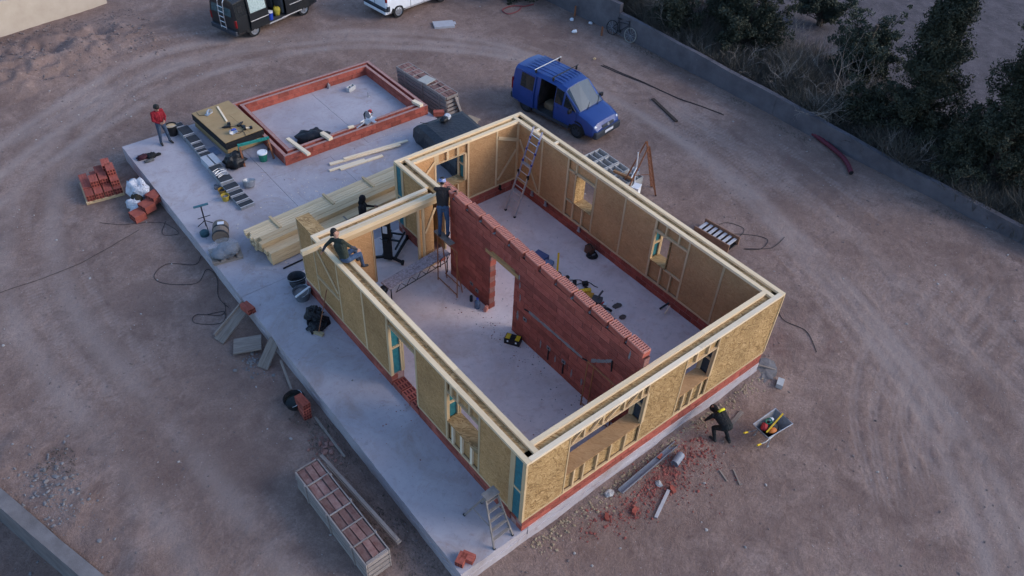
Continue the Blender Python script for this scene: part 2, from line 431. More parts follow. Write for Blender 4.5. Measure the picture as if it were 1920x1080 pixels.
    for (cx, cy, sx, sy, k) in ((4.7, -.9, 1.0, .35, .75), (6.1, -.75, .6, .3, .6), (3.0, -1.0, .6, .25, .5), (7.4, -1.0, 1.2, .5, .25), (11.5, 1.0, .9, 1.2, .35), (-2.5, 9.5, .5, 1.0, .2)):
        dv = np.maximum(dv, k * np.exp(-((x_ - cx) / sx) ** 2 - ((y_ - cy) / sy) ** 2))
    dv *= np.clip(vnoise(x_, y_, 2.3, 41) * 1.3 + vnoise(x_, y_, 6., 42) * .6 - .35, 0, 1)
    pv = np.zeros_like(X)
    for ctrl, w, k in PATHS:
        for (x, y) in curve(ctrl, 60):
            i0, i1 = np.searchsorted(xs, x - 2.2 * w), np.searchsorted(xs, x + 2.2 * w); j0, j1 = np.searchsorted(ys, y - 2.2 * w), np.searchsorted(ys, y + 2.2 * w)
            if i1 <= i0 or j1 <= j0: continue
            d2 = ((X[j0:j1, i0:i1] - x) ** 2 + (Y[j0:j1, i0:i1] - y) ** 2) / (w * w); pv[j0:j1, i0:i1] = np.maximum(pv[j0:j1, i0:i1], k * np.exp(-d2))
    pv *= np.clip(.25 + 1.1 * vnoise(X, Y, .5, 61) + .35 * (vnoise(X, Y, 3, 62) - .5), 0, 1)
    pa = np.zeros(len(V)); pa[:nx * ny] = pv.ravel(); me.attributes.new('path', 'FLOAT', 'POINT').data.foreach_set('value', pa)
    me.attributes.new('dust', 'FLOAT', 'POINT').data.foreach_set('value', dv)
    me.attributes.new('field', 'FLOAT', 'POINT').data.foreach_set('value', sst(23.6, 24.6, x_ + (vnoise(x_, y_, .5, 43) - .5)) * .95)
    me.update(calc_edges=True)
    return me, xs, ys, Z
def ground_mat():
    m = bpy.data.materials.new('dry_soil'); m.use_nodes = True; nt = m.node_tree; L = nt.links; b = nt.nodes['Principled BSDF']
    tc = nd(nt, 'ShaderNodeTexCoord')
    def noise_(s, det=6, ro=.6, vec=None, dist=0):
        n = nd(nt, 'ShaderNodeTexNoise'); n.inputs['Scale'].default_value = s; n.inputs['Detail'].default_value = det; n.inputs['Roughness'].default_value = ro; n.inputs['Distortion'].default_value = dist
        L.new(vec or tc.outputs['Object'], n.inputs['Vector']); return n.outputs['Fac']
    def ramp(f, a, b_, lo=0., hi=1.):
        r = nd(nt, 'ShaderNodeMapRange'); r.inputs[1].default_value = a; r.inputs[2].default_value = b_; r.inputs[3].default_value = lo; r.inputs[4].default_value = hi; L.new(f, r.inputs[0]); return r.outputs[0]
    def mix(f, A, B):
        x = nd(nt, 'ShaderNodeMix', data_type='RGBA')
        if isinstance(f, float): x.inputs['Factor'].default_value = f
        else: L.new(f, x.inputs['Factor'])
        for k, v in (('A', A), ('B', B)):
            if isinstance(v, tuple): x.inputs[k].default_value = (*v, 1)
            else: L.new(v, x.inputs[k])
        return x.outputs['Result']
    c = mix(ramp(noise_(.22, 5), .35, .65), (0.202, 0.133, 0.109), (0.300, 0.207, 0.169))
    c = mix(ramp(noise_(.55, 6, .7, dist=.6), .45, .72), c, (0.392, 0.281, 0.233))
    c = mix(ramp(noise_(1.4, 8, .78, dist=.8), .5, .7), c, (0.169, 0.108, 0.088))
    c = mix(ramp(noise_(5.5, 6, .75), .45, .75, 0, .55), c, (0.147, 0.095, 0.078))
    c = mix(ramp(noise_(16, 5, .7), .35, .7, 0, .55), c, (0.131, 0.085, 0.070))
    c = mix(ramp(noise_(30, 4, .7), .52, .75, 0, .5), c, (0.327, 0.246, 0.214))
    # reddish brick dust patches
    c = mix(ramp(noise_(.4, 6, .7, dist=1.2), .6, .75, 0, .5), c, (0.205, 0.115, 0.098))
    du = nd(nt, 'ShaderNodeAttribute', attribute_name='dust')
    c = mix(du.outputs['Fac'], c, (0.19, 0.075, 0.062))
    # darker bluish tilled soil of the field beyond the wall
    fa = nd(nt, 'ShaderNodeAttribute', attribute_name='field')
    fcol = mix(ramp(noise_(1.1, 7, .75), .4, .65), (0.072, 0.064, 0.07), (0.125, 0.108, 0.115))
    c = mix(fa.outputs['Fac'], c, fcol)
    pt = nd(nt, 'ShaderNodeAttribute', attribute_name='path')
    c = mix(ramp(pt.outputs['Fac'], 0, 1, 0, .75), c, (0.36, 0.285, 0.25))
    # scattered pale pebbles
    vo = nd(nt, 'ShaderNodeTexVoronoi'); vo.inputs['Scale'].default_value = 7.0; L.new(tc.outputs['Object'], vo.inputs['Vector'])
    peb = nd(nt, 'ShaderNodeMath', operation='LESS_THAN'); L.new(vo.outputs['Distance'], peb.inputs[0]); peb.inputs[1].default_value = 0.11
    sx = nd(nt, 'ShaderNodeSeparateColor'); L.new(vo.outputs['Color'], sx.inputs[0])
    sel = nd(nt, 'ShaderNodeMath', operation='GREATER_THAN'); L.new(sx.outputs[0], sel.inputs[0]); sel.inputs[1].default_value = 0.86
    pm = nd(nt, 'ShaderNodeMath', operation='MULTIPLY'); L.new(peb.outputs[0], pm.inputs[0]); L.new(sel.outputs[0], pm.inputs[1])
    c = mix(pm.outputs[0], c, (0.36, 0.32, 0.29))
    at = nd(nt, 'ShaderNodeAttribute', attribute_name='rut')
    c = mix(ramp(at.outputs['Fac'], .1, 1, 0, .6), c, (0.36, 0.275, 0.235))
    # fine dry stubble lines beyond the boundary wall and scuffs: stretched noise
    L.new(c, b.inputs['Base Color']); b.inputs['Roughness'].default_value = 0.97; b.inputs['Specular IOR Level'].default_value = 0.1
    h1 = nd(nt, 'ShaderNodeMath', operation='MULTIPLY'); L.new(noise_(3.2, 8, .75), h1.inputs[0]); h1.inputs[1].default_value = .07
    h2 = nd(nt, 'ShaderNodeMath', operation='MULTIPLY_ADD'); L.new(noise_(28, 4, .6), h2.inputs[0]); h2.inputs[1].default_value = .022; L.new(h1.outputs[0], h2.inputs[2])
    bp = nd(nt, 'ShaderNodeBump'); bp.inputs['Strength'].default_value = 1.0; bp.inputs['Distance'].default_value = 1.0
    L.new(h2.outputs[0], bp.inputs['Height']); L.new(bp.outputs[0], b.inputs['Normal'])
    MATS['dry_soil'] = m
    return m
gme, GXS, GYS, GZZ = build_ground()
gme.materials.append(ground_mat())
tag(link('ground', gme), kind='structure')
def gz(x, y):
    i = min(max(int((x - GXS[0]) / .085), 0), len(GXS) - 1); j = min(max(int((y - GYS[0]) / .085), 0), len(GYS) - 1)
    return float(GZZ[j, i])

# ------------------------------------------------------------------ slab
def slab_mat(k=(1, 1, 1)):
    m = bpy.data.materials.new('slab_concrete'); m.use_nodes = True; nt = m.node_tree; L = nt.links; b = nt.nodes['Principled BSDF']
    tc = nd(nt, 'ShaderNodeTexCoord')
    def nz(s, det=6, ro=.6, dist=0.):
        n = nd(nt, 'ShaderNodeTexNoise'); n.inputs['Scale'].default_value = s; n.inputs['Detail'].default_value = det; n.inputs['Roughness'].default_value = ro; n.inputs['Distortion'].default_value = dist
        L.new(tc.outputs['Object'], n.inputs['Vector']); return n.outputs['Fac']
    def rp(f, a, b_, lo=0., hi=1.):
        r = nd(nt, 'ShaderNodeMapRange'); r.inputs[1].default_value = a; r.inputs[2].default_value = b_; r.inputs[3].default_value = lo; r.inputs[4].default_value = hi; L.new(f, r.inputs[0]); return r.outputs[0]
    def mx(f, A, B):
        x = nd(nt, 'ShaderNodeMix', data_type='RGBA'); L.new(f, x.inputs['Factor'])
        for k, v in (('A', A), ('B', B)):
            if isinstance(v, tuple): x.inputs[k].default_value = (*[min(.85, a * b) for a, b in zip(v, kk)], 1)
            else: L.new(v, x.inputs[k])
        return x.outputs['Result']
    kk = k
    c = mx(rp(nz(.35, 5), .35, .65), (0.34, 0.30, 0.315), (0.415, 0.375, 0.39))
    c = mx(rp(nz(1.3, 7, .7), .45, .75, 0, .6), c, (0.46, 0.42, 0.43))
    c = mx(rp(nz(.5, 7, .75, 1.0), .5, .7, 0, .8), c, (0.30, 0.235, 0.215))     # soil trodden in
    c = mx(rp(nz(2.3, 7, .75, .8), .56, .76, 0, .7), c, (0.27, 0.165, 0.145))        # brick dust
    c = mx(rp(nz(6, 7, .8, .5), .54, .74, 0, .6), c, (0.19, 0.178, 0.18))
    L.new(c, b.inputs['Base Color']); b.inputs['Roughness'].default_value = .8; b.inputs['Specular IOR Level'].default_value = .3
    bp = nd(nt, 'ShaderNodeBump'); bp.inputs['Strength'].default_value = .3; bp.inputs['Distance'].default_value = .02
    L.new(nz(20, 5), bp.inputs['Height']); L.new(bp.outputs[0], b.inputs['Normal'])
    MATS['slab'] = m; return m
SLAB = slab_mat()
slab = thing('concrete_slab', None, None); tag(slab, kind='structure')
X0, X1, XD = -1.93, 9.86, 3.0
def slabpiece(a, b, top=0.0):
    mb = MB(); rr = random.Random(int(a[0] * 31 + a[1] * 17))
    # front and left edges slightly irregular: subdivide the rim
    nx = max(2, int((b[0] - a[0]) / .35)); ny = max(2, int((b[1] - a[1]) / .35))
    ring = [(a[0] + (b[0] - a[0]) * i / nx, a[1]) for i in range(nx)] + [(b[0], a[1] + (b[1] - a[1]) * i / ny) for i in range(ny)] + \
           [(b[0] - (b[0] - a[0]) * i / nx, b[1]) for i in range(nx)] + [(a[0], b[1] - (b[1] - a[1]) * i / ny) for i in range(ny)]
    n = len(ring); vs = []
    outx = a[0] < X0 + .01; outy = a[1] < .01
    def jit(p, s):
        x, y = p
        if outx and x <= a[0] + 1e-6: x += rr.uniform(-s, s)
        if outy and y <= a[1] + 1e-6: y += rr.uniform(-s, s)
        return x, y
    for z, s in ((top, .008), (-.04, .01), (-.28, .014), (-.31, .03), (-.33, .012), (-1.6, .02)):
        for p in ring:
            x, y = jit(p, s)
            if z == -.31:
                if outx and p[0] <= a[0] + 1e-6: x += rr.choice((0, .02, .05, .06))
                if outy and p[1] <= a[1] + 1e-6: y += rr.choice((0, .02, .05, .06))
            vs.append((x, y, z))
    fs = [tuple(range(n))]
    for k in range(5):
        for i in range(n):
            j = (i + 1) % n; fs.append((k * n + j, k * n + i, (k + 1) * n + i, (k + 1) * n + j))
    mb.add(vs, fs)
    return mb.build('slab_panel', SLAB, slab)
G_ = .006
ysp = (0.0, 6.2, 12.45, 18.1, 23.45)
YS0 = -0.0
slabpiece((X0, -.0, 0), (0.24 - G_, 12.45 - G_, 0))
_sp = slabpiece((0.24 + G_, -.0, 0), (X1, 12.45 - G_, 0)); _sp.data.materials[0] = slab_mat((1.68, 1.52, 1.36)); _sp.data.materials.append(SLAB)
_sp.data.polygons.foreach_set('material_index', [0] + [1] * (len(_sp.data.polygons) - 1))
slabpiece((X0, 12.45 + G_, 0), (1.95 - G_, 18.0 - G_, 0))
slabpiece((1.95 + G_, 12.45 + G_, 0), (4.6 - G_, 18.0 - G_, 0))
slabpiece((4.6 + G_, 12.45 + G_, 0), (X1, 18.0 - G_, 0))
slabpiece((X0, 18.0 + G_, 0), (1.95 - G_, 23.5, 0))
slabpiece((1.95 + G_, 18.0 + G_, 0), (6.4 - G_, 23.5, 0))
slabpiece((6.4 + G_, 18.0 + G_, 0), (X1, 23.5, 0))

# ------------------------------------------------------------------ boundary walls
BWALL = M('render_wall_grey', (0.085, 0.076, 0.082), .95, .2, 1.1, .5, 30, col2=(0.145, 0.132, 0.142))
TANW = M('sunlit_render_wall', (0.42, 0.34, 0.26), .95, .15, 1.2, .3, 30, col2=(0.50, 0.42, 0.33))
def wall_run(name, pts, thick, z0, tops, mat, label):
    root = thing(name, label, 'wall', loc=(pts[0][0], pts[0][1], z0))
    rr = random.Random(3); o = Vector((pts[0][0], pts[0][1], z0))
    mb = MB(); cap = MB()
    for k in range(len(pts) - 1):
        a = Vector((*pts[k], 0)); b = Vector((*pts[k + 1], 0)); d = (b - a); Ln = d.length; d.normalize(); nrm = Vector((-d.y, d.x, 0))
        n = max(2, int(Ln / .9)); vs = []
        for i in range(n + 1):
            q = a + d * (Ln * i / n); tz = tops[k] + (tops[k + 1] - tops[k]) * i / n + rr.uniform(-.025, .025)
            for s in (0, thick):
                e = q + nrm * s + nrm * rr.uniform(-.012, .012)
                vs.append((e.x - o.x, e.y - o.y, -1.8)); vs.append((e.x - o.x, e.y - o.y, tz - o.z))
        fs = []
        for i in range(n):
            c = i * 4; e = c + 4
            fs += [(c, c + 1, e + 1, e), (c + 1, c + 3, e + 3, e + 1), (c + 3, c + 2, e + 2, e + 3)]
        fs += [(0, 2, 3, 1), (n * 4, n * 4 + 1, n * 4 + 3, n * 4 + 2)]
        mb.add(vs, fs)
    mb.build('wall_face', mat, root)
    return root
wall_run('boundary_wall', [(24.3, -9), (23.95, -2), (23.75, 4), (23.6, 10), (23.45, 16), (23.4, 20.3)], -.25, GZ, [.0, .0, .05, .3, .45, .5], BWALL, 'long low grey concrete wall between the yard and the trees')
wall_run('tall_wall', [(23.38, 20.32), (23.1, 23), (22.6, 30)], -.25, GZ, [1.0, .95, 1.1], BWALL, 'taller grey wall section behind the leaning bicycle')
wall_run('render_wall', [(2.55, 38.75), (-3.1, 37.45), (-16, 34.6)], -.3, GZ - .4, [.35, 1.2, 2.2], TANW, 'pale tan rendered wall behind the spoil bank in the far corner')
rw = wall_run('retaining_wall', [(-11.6, 14.5), (-10.4, 10.45), (-8.82, 5.4), (-7.2, .2)], -.36, -2.3, [-.5, -.52, -.54, -.56], M('grimy_concrete', (0.115, 0.10, 0.095), .95, .3, 1.5, .6, 30, col2=(0.21, 0.19, 0.185)), 'bare concrete retaining wall along the lower left corner')
# ------------------------------------------------------------------ timber frame house
H = 3.07; HB = 0.47; T = 0.48
house = thing('timber_frame_house', 'roofless timber frame house with strand board walls on a red brick plinth', 'house')
class WallF:
    """local frame of a wall: s along, t inwards from the outer face"""
    def __init__(w, o, d, n): w.o = Vector(o); w.d = Vector(d); w.n = Vector(n)
    def P(w, s, t, z): q = w.o + w.d * s + w.n * t; return Vector((q.x, q.y, z))
    def ab(w, name, s0, s1, t0, t1, z0, z1, mat, parent=house):
        mb = MB(); mb.ab(w.P(s0, t0, z0), w.P(s1, t1, z1)); return mb.build(name, mat, parent)
    def hor(w, name, s0, s1, t, z0, z1, width, mat=WOOD):
        return beam(name, w.P(s0, t, (z0 + z1) / 2), w.P(s1, t, (z0 + z1) / 2), width, z1 - z0, mat, house)
    def ver(w, name, s, t, z0, z1, ws, wt, mat=WOOD):
        up = w.d  # height axis of the section along the wall
        return beam(name, w.P(s, t, z0), w.P(s, t, z1), wt, ws, mat, house, up=up)
    def diag(w, name, s0, z0, s1, z1, t, wid, thick, mat=WOOD):
        return beam(name, w.P(s0, t, z0), w.P(s1, t, z1), thick, wid, mat, house, up=(w.P(s1, t, z1) - w.P(s0, t, z0)).cross(w.n))
FR = WallF((0, 0, 0), (1, 0, 0), (0, 1, 0))            # front, s = x
RI = WallF((9.89, 0, 0), (0, 1, 0), (-1, 0, 0))        # right, s = y
BA = WallF((4.24, 12.36, 0), (1, 0, 0), (0, -1, 0))    # back, s = x - 4.24
DF = WallF((4.24, 9.97, 0), (0, 1, 0), (1, 0, 0))      # recess side, s = y - 9.97
EF = WallF((0, 10.45, 0), (1, 0, 0), (0, -1, 0))       # recess front, s = x
LE = WallF((0, 0, 0), (0, 1, 0), (1, 0, 0))            # left, s = y
RW = 0.14
def rails(w, s0, s1, si0, si1, mats=(WOODC, WOODC), split=None, ch=True, c0=None, c1=None):
    """two top rails with a recessed channel board between them, in lengths"""
    def run(a, b, t, mt, cuts):
        xs = [a] + [c for c in cuts if a + .3 < c < b - .3] + [b]
        for i in range(len(xs) - 1):
            w.hor('top_rail', xs[i] + .001, xs[i + 1] - .001, t, H - .09 + (i % 2) * -.0, H - (i % 2) * .004, RW, mt)
    run(s0, s1, RW / 2, mats[0], split or []); run(si0, si1, T - RW / 2, mats[1], [c + .5 for c in (split or [])])
    if ch: w.ab('channel_board', (c0 if c0 is not None else s0), (c1 if c1 is not None else s1), RW + .002, T - RW - .002, H - .15, H - .085, OSB)
rails(FR, 0.145, 9.745, T, 9.41, mats=(WOODP, WOODC), split=[3.1, 6.2], c0=.15, c1=9.74)
rails(RI, 0.0, 12.36, .143, 12.21, split=[2.4, 5.6, 8.8], c0=.15, c1=12.2)
rails(BA, 0.0, 5.505, .485, 5.165, split=[2.5], c0=.15, c1=5.49)
rails(DF, .482, 2.245, .01, 2.24, split=[], c0=.15, c1=2.2)
rails(LE, 0.0, 10.305, .143, 9.96, split=[2.9, 5.9], c0=.15, c1=10.3)
EF.hor('top_rail', 0.0, 4.24, RW / 2, H - .088, H + .004, RW, WOODP)
EF.hor('top_rail', 0.145, 4.24, T - RW / 2 - .002, H - .088, H + .003, RW - .004, WOODP)
EF.ab('channel_board', .15, 4.23, RW + .002, T - RW - .002, H - .15, H - .075, OSB)
EF.hor('ceiling_beam', -0.60, 4.7, T + .072, H - .10, H + .06, .135, WOODC)
EF.hor('ceiling_beam', 0.49, 4.7, T + .045, H - .30, H - .105, .085, WOOD)
# short blocks across the channel of the right wall
for y in (11.0, 9.95): RI.ab('rail_block', y, y + .1, RW + .003, T - RW - .003, H - .12, H - .012, WOODP)

def face(w, t_out, inward, breaks, opens, zb=HB, zt=H - .09, mat=OSB, studw=.075, studs=True, skip=()):
    """one skin of a wall: bottom plate, studs at the breaks, a strand board panel per bay, cut round openings.
    t_out = depth of the skin's visible face, inward = +1 when the wall core lies at larger t"""
    k = inward
    def tt(a, b): return (t_out + k * a, t_out + k * b)
    a0, b0 = tt(.0, .05)
    for i in range(len(breaks) - 1):
        s0, s1 = breaks[i], breaks[i + 1]
        if (i in skip): continue
        op = [o for o in opens if o[0] >= s0 - .02 and o[1] <= s1 + .02]
        pa, pb = tt(.014, .032)
        inner = studw / 2 if studs else 0.0
        if not op:
            w.ab('strand_board', s0 + inner, s1 - inner, pa, pb, zb + .07, zt, mat)
        else:
            o = op[0]
            if o[2] > zb + .2: w.ab('strand_board', s0 + inner, s1 - inner, *tt(.075, .095), zb + .07, o[2] - .03, mat)
            if o[3] < zt - .1: w.ab('strand_board', s0 + inner, s1 - inner, *tt(.075, .095), o[3] + .03, zt, mat)
            if o[0] > s0 + .12: w.ab('strand_board', s0 + inner, o[0] - .05, *tt(.05, .068), o[2] - .02, o[3] + .02, mat)
            if o[1] < s1 - .12: w.ab('strand_board', o[1] + .05, s1 - inner, *tt(.05, .068), o[2] - .02, o[3] + .02, mat)
        if not (op and op[0][2] < zb + .1):
            w.hor('bottom_plate', s0, s1, t_out + k * .025, zb, zb + .07, .05)
    if studs:
        for s in breaks:
            w.ver('stud', s, t_out + k * .025, zb + .07, zt, studw, .05)
def opening(w, s0, s1, z0, z1, sill=True, jamb=('b', 'b'), film=FILM, sillmat=OSB):
    """box reveal through the wall: sill and head boards, and jambs of two posts with membrane between or a board"""
    e = .003
    if sill: w.ab('window_sill', s0 - .03, s1 + .03, e, T - e, z0 - .03, z0, sillmat)
    w.ab('window_head', s0 - .03, s1 + .03, e, T - e, z1, z1 + .035, WOOD)
    for s, sg, kind in ((s0, -1, jamb[0]), (s1, 1, jamb[1])):
        if kind == 'b':
            w.ab('jamb_board', s, s + sg * .025, e, T - e, z0, z1, OSB)
        else:
            for t in (.055, T - .055): w.ver('jamb_post', s + sg * .045, t, z0, z1, .09, .104)
            w.hor('jamb_nogging', s + min(0, sg * .06) + (0.001 if sg > 0 else 0), s + max(0, sg * .06), T / 2, z0 + (z1 - z0) * .5 - .035, z0 + (z1 - z0) * .5 + .035, T - .22) if False else w.ab('jamb_nogging', s + sg * .004, s + sg * .07, .11, T - .11, z0 + (z1 - z0) * .52 - .03, z0 + (z1 - z0) * .52 + .03, WOOD)
            w.ab('membrane', s + sg * .055, s + sg * .065, .108, T - .108, z0, z1, film)
def substuds(w, ss, t, z0, z1, wid=.06, mat=WOOD):
    for s in ss: w.ver('short_stud', s, t, z0, z1, wid, .07, mat)

# front wall
f_br = [0.03, 1.41, 4.20, 5.68, 7.02, 9.86]
W1 = (1.42, 4.19, 1.33, 2.56); W2 = (5.70, 7.0, 1.33, 2.56)
face(FR, 0.0, 1, f_br, [W1, W2], studw=.04)
opening(FR, *W1, jamb=('b', 'f'), film=FILMD, sillmat=OSBF); opening(FR, *W2, jamb=('b', 'f'), film=FILMD, sillmat=OSBF)
substuds(FR, [1.75, 2.1, 2.6, 3.1, 3.65], .04, HB + .07, 1.30); substuds(FR, [6.0, 6.35, 6.75], .04, HB + .07, 1.30)
substuds(FR, [1.9, 2.55, 3.3, 3.95], .04, 2.6, H - .09)
for a, b in ((1.5, 1.85), (2.15, 2.5), (2.7, 3.2), (3.45, 3.85)): FR.diag('header_brace', a, 2.62, b, H - .1, .035, .05, .05)
substuds(FR, [6.1, 6.6], .04, 2.6, H - .09)
face(FR, T, -1, [.48, 1.41, 4.20, 5.68, 7.02, 8.4, 9.41], [W1, W2], mat=OSBF)
# right wall
W3 = (7.66, 8.56, 1.30, 2.52); W4 = (4.06, 4.72, 1.33, 2.52)
r_br = [.5, 1.91, 3.31, 4.75, 6.17, 7.60, 9.05, 10.48, 11.86]
face(RI, T, -1, r_br, [W3, W4], mat=OSBF)
face(RI, 0.0, 1, [.03, 1.91, 3.31, 4.75, 6.17, 7.60, 9.05, 10.48, 12.33], [W3, W4])
opening(RI, *W3, jamb=('b', 'b')); opening(RI, *W4, jamb=('b', 'f'))
substuds(RI, [8.12, 8.62], T - .04, HB + .07, 1.27); substuds(RI, [8.62], T - .04, 1.3, 2.95); 
substuds(RI, [3.75, 4.2], T - .04, HB + .07, 1.30); substuds(RI, [3.75, 4.3], T - .04, 2.6, H - .09)
RI.hor('nogging', 3.35, 4.1, T - .035, 1.26, 1.325, .06); RI.hor('nogging', 3.35, 4.72, T - .035, 2.54, 2.61, .06)
RI.hor('nogging', 8.6, 9.02, T - .035, 1.2, 1.26, .06); RI.hor('nogging', 8.6, 9.02, T - .035, 2.5, 2.57, .06); RI.hor('nogging', 7.64, 8.6, T - .035, 2.545, 2.61, .06)
RI.diag('brace', 11.75, 2.35, 10.55, .62, T + .012, .085, .03)
# back wall
W5 = (1.42, 2.70, 1.42, 2.58)
face(BA, T, -1, [.48, 1.40, 2.86, 4.18, 5.17], [W5], mat=OSBF)
face(BA, 0.0, 1, [.03, 1.40, 2.86, 4.18, 5.62], [W5])
opening(BA, *W5, jamb=('b', 'f'))
substuds(BA, [1.85, 2.4], T - .04, HB + .07, 1.38); substuds(BA, [1.5, 1.95, 2.4], T - .04, 2.62, H - .09, .1)
BA.diag('brace', 4.22, 2.68, 5.14, 2.28, T + .012, .13, .03); BA.diag('brace', 5.12, 1.85, 4.24, .78, T + .012, .09, .03)
BA.diag('brace', .55, 1.95, 1.36, 2.75, T + .012, .09, .03)
for s, z in ((3.0, 2.93), (3.5, 2.93)): pass
# recess side wall
face(DF, 0.0, 1, [.50, 1.91], [], mat=OSBL); face(DF, T, -1, [.02, 1.9], [], mat=OSBF)
# membrane and posts at the free ends of walls (front end at the near corner, back end at the recess)
def wall_end(w, s0, t, out):
    """end grain of a wall seen from outside: two posts with membrane and a nogging, in the plane s; w.P(s..)"""
    pass
def end_post(x, y0, y1, sx, film):
    # posts at y0 and y1 on plane x, membrane between, facing -x
    beam('end_post', (x + .03, y0 + .065, HB), (x + .03, y0 + .065, H - .091), .13, .062, WOOD, house, up=(1, 0, 0))
    beam('end_post', (x + .03, y1 - .075, HB), (x + .03, y1 - .075, H - .091), .15, .062, WOOD, house, up=(1, 0, 0))
    mb = MB(); mb.ab((x + .018, y0 + .12, HB), (x + .03, y1 - .14, H - .1)); mb.build('membrane', film, house)
    beam('nogging', (x + .012, y0 + .13, 1.72), (x + .012, y1 - .15, 1.72), .03, .07, WOOD, house)
end_post(-.012, -.005, .56, 1, FILM)
end_post(4.228, 11.80, 12.365, 1, FILM)
# left wall
W6 = (1.88, 3.30, 1.33, 2.56); D1 = (4.77, 6.17, HB, 2.66)
face(LE, 0.0, 1, [.56, 1.86, 3.32, 4.75, 6.19, 7.52, 8.97, 10.42], [W6, D1], skip=(3,), mat=OSBL)
LE.ab('strand_board', 4.79, 6.15, .075, .095, 2.70, H - .09, OSBL)
opening(LE, *W6, jamb=('b', 'f')); opening(LE, *D1, sill=False, jamb=('b', 'f'))
substuds(LE, [2.2, 2.65, 3.05], .04, HB + .07, 1.30, .09, WOODP); substuds(LE, [2.3, 2.8, 3.1], .04, 2.6, H - .09, .08)
LE.diag('brace', 10.25, 2.8, 9.04, 1.7, -.008, .09, .03); LE.hor('nogging', 9.0, 10.4, -.004, 1.42, 1.5, .05)
face(LE, T, -1, [.48, 1.86, 3.32, 4.75, 6.19, 7.52, 8.97, 9.95], [W6, D1], skip=(3,), mat=OSBF)
# wing wall beyond the recess, capped with strand board
face(LE, 0.05, 1, [10.47, 11.48], [], zt=H - .03, studw=.04, mat=OSBL)
LE.ab('strand_board', 10.455, 11.51, .05, .52, H - .03, H - .005, OSB)
LE.ab('strand_board', 11.47, 11.50, .06, .50, HB, H - .03, OSB); LE.ab('strand_board', 10.46, 11.49, .48, .50, HB, H - .03, OSB)
# recess front wall with its wide doorway
face(EF, T, -1, [.48, 1.87], [], zt=2.75, mat=OSBF); EF.ab('strand_board', .05, 1.87, .01, .03, HB, H - .1, OSB)
EF.ab('jamb_board', 1.87, 1.895, .0, T, HB, 2.75, OSBF)
EF.ab('door_head', 1.87, 3.6, .06, T - .003, 2.72, 2.76, OSBF)
for s in (3.62, 3.82): EF.ver('stud', s, T - .03, .07, 2.8, .085, .06)
EF.ab('strand_board', 3.86, 4.23, .02, .04, .07, H - .1, OSBF); EF.hor('bottom_plate', 3.57, 4.25, T / 2, .0, .07, T - .02)
EF.ab('strand_board', 3.90, 4.23, T - .05, T - .03, .07, 2.72, OSBF)
EF.diag('brace', 3.88, 1.6, 4.3, 2.5, T - .015, .08, .03)
EF.ab('strand_board', 1.9, 3.6, .012, .03, 2.76, H - .1, OSB)
EF.hor('bottom_plate', .48, 1.87, T - .025, HB, HB + .001, .05) if False else None

# brick plinth: two courses of hollow bricks under every wall
BL, BH = .52, .225
def brick_mesh(L, W, Hh, mat=BRICK, name='brick'):
    key = ('brk', round(L, 3), round(W, 3), round(Hh, 3), mat.name)
    if key not in _BARM:
        mb = MB(); g = .006; L2, W2, H2 = L - .014, W, Hh - .014
        # two shallow horizontal grooves run along each long face like extruded clay
        prof = [(-W2 / 2, 0), (W2 / 2, 0), (W2 / 2, H2 * .3), (W2 / 2 - g, H2 * .33), (W2 / 2, H2 * .36), (W2 / 2, H2 * .63), (W2 / 2 - g, H2 * .66), (W2 / 2, H2 * .69), (W2 / 2, H2),
                (-W2 / 2, H2), (-W2 / 2, H2 * .69), (-W2 / 2 + g, H2 * .66), (-W2 / 2, H2 * .63), (-W2 / 2, H2 * .36), (-W2 / 2 + g, H2 * .33), (-W2 / 2, H2 * .3)]
        mb.prism(prof, 0, L2, 'x'); _BARM[key] = mb.mesh(name, mat)
    return _BARM[key]
def course(parent, p0, p1, W, z, off, Hh=BH, L=BL, mat=BRICK, rr=random.Random(7), jit=.004):
    p0 = Vector((p0[0], p0[1], z)); p1 = Vector((p1[0], p1[1], z)); d = p1 - p0; Ln = d.length; d.normalize(); a = math.atan2(d.y, d.x); n = Vector((-d.y, d.x, 0))
    s = -off
    while s < Ln - .02:
        a0 = max(s, 0); a1 = min(s + L, Ln)
        if a1 - a0 > .06:
            q = p0 + d * a0 + n * rr.uniform(-jit, jit)
            link('brick', brick_mesh(round(a1 - a0, 2), W, Hh, mat), parent, q, a + rr.uniform(-.004, .004))
        s += L
def mortar_run(parent, p0, p1, W, z0, z1, mat=MORTARR):
    p0 = Vector((*p0, 0)); p1 = Vector((*p1, 0)); mb = MB(); mb.bar((p0.x, p0.y, (z0 + z1) / 2), (p1.x, p1.y, (z0 + z1) / 2), W, z1 - z0); return mb.build('mortar', mat, parent)
def plinth(p0, p1, gaps=()):
    for k in range(2):
        course(house, p0, p1, T - .04, .008 + k * .23, .26 * k, mat=BRICK)
    mortar_run(house, p0, p1, T - .06, .0, HB - .004)
c_ = T / 2
plinth((.03, c_), (9.86, c_)); plinth((9.89 - c_, .5), (9.89 - c_, 12.33)); plinth((4.27, 12.36 - c_), (9.4, 12.36 - c_))
plinth((4.24 + c_, 9.99), (4.24 + c_, 11.87)); plinth((.5, 10.45 - c_), (1.85, 10.45 - c_))
plinth((c_, .5), (c_, 4.74)); plinth((c_, 6.2), (c_, 11.45))
# door threshold: one course of bricks with holes up
for i in range(3):
    mb = MB(); mb.box((.2, .22, .1), (.4, .43, .2))
    for a in range(4):
        for b in range(2): mb.box((.06 + a * .095, .11 + b * .21, .199), (.05, .15, .004), m=1)
    mb.build('brick', [BRICK, BRICKIN], house, loc=(.03, 4.78 + i * .47, 0))
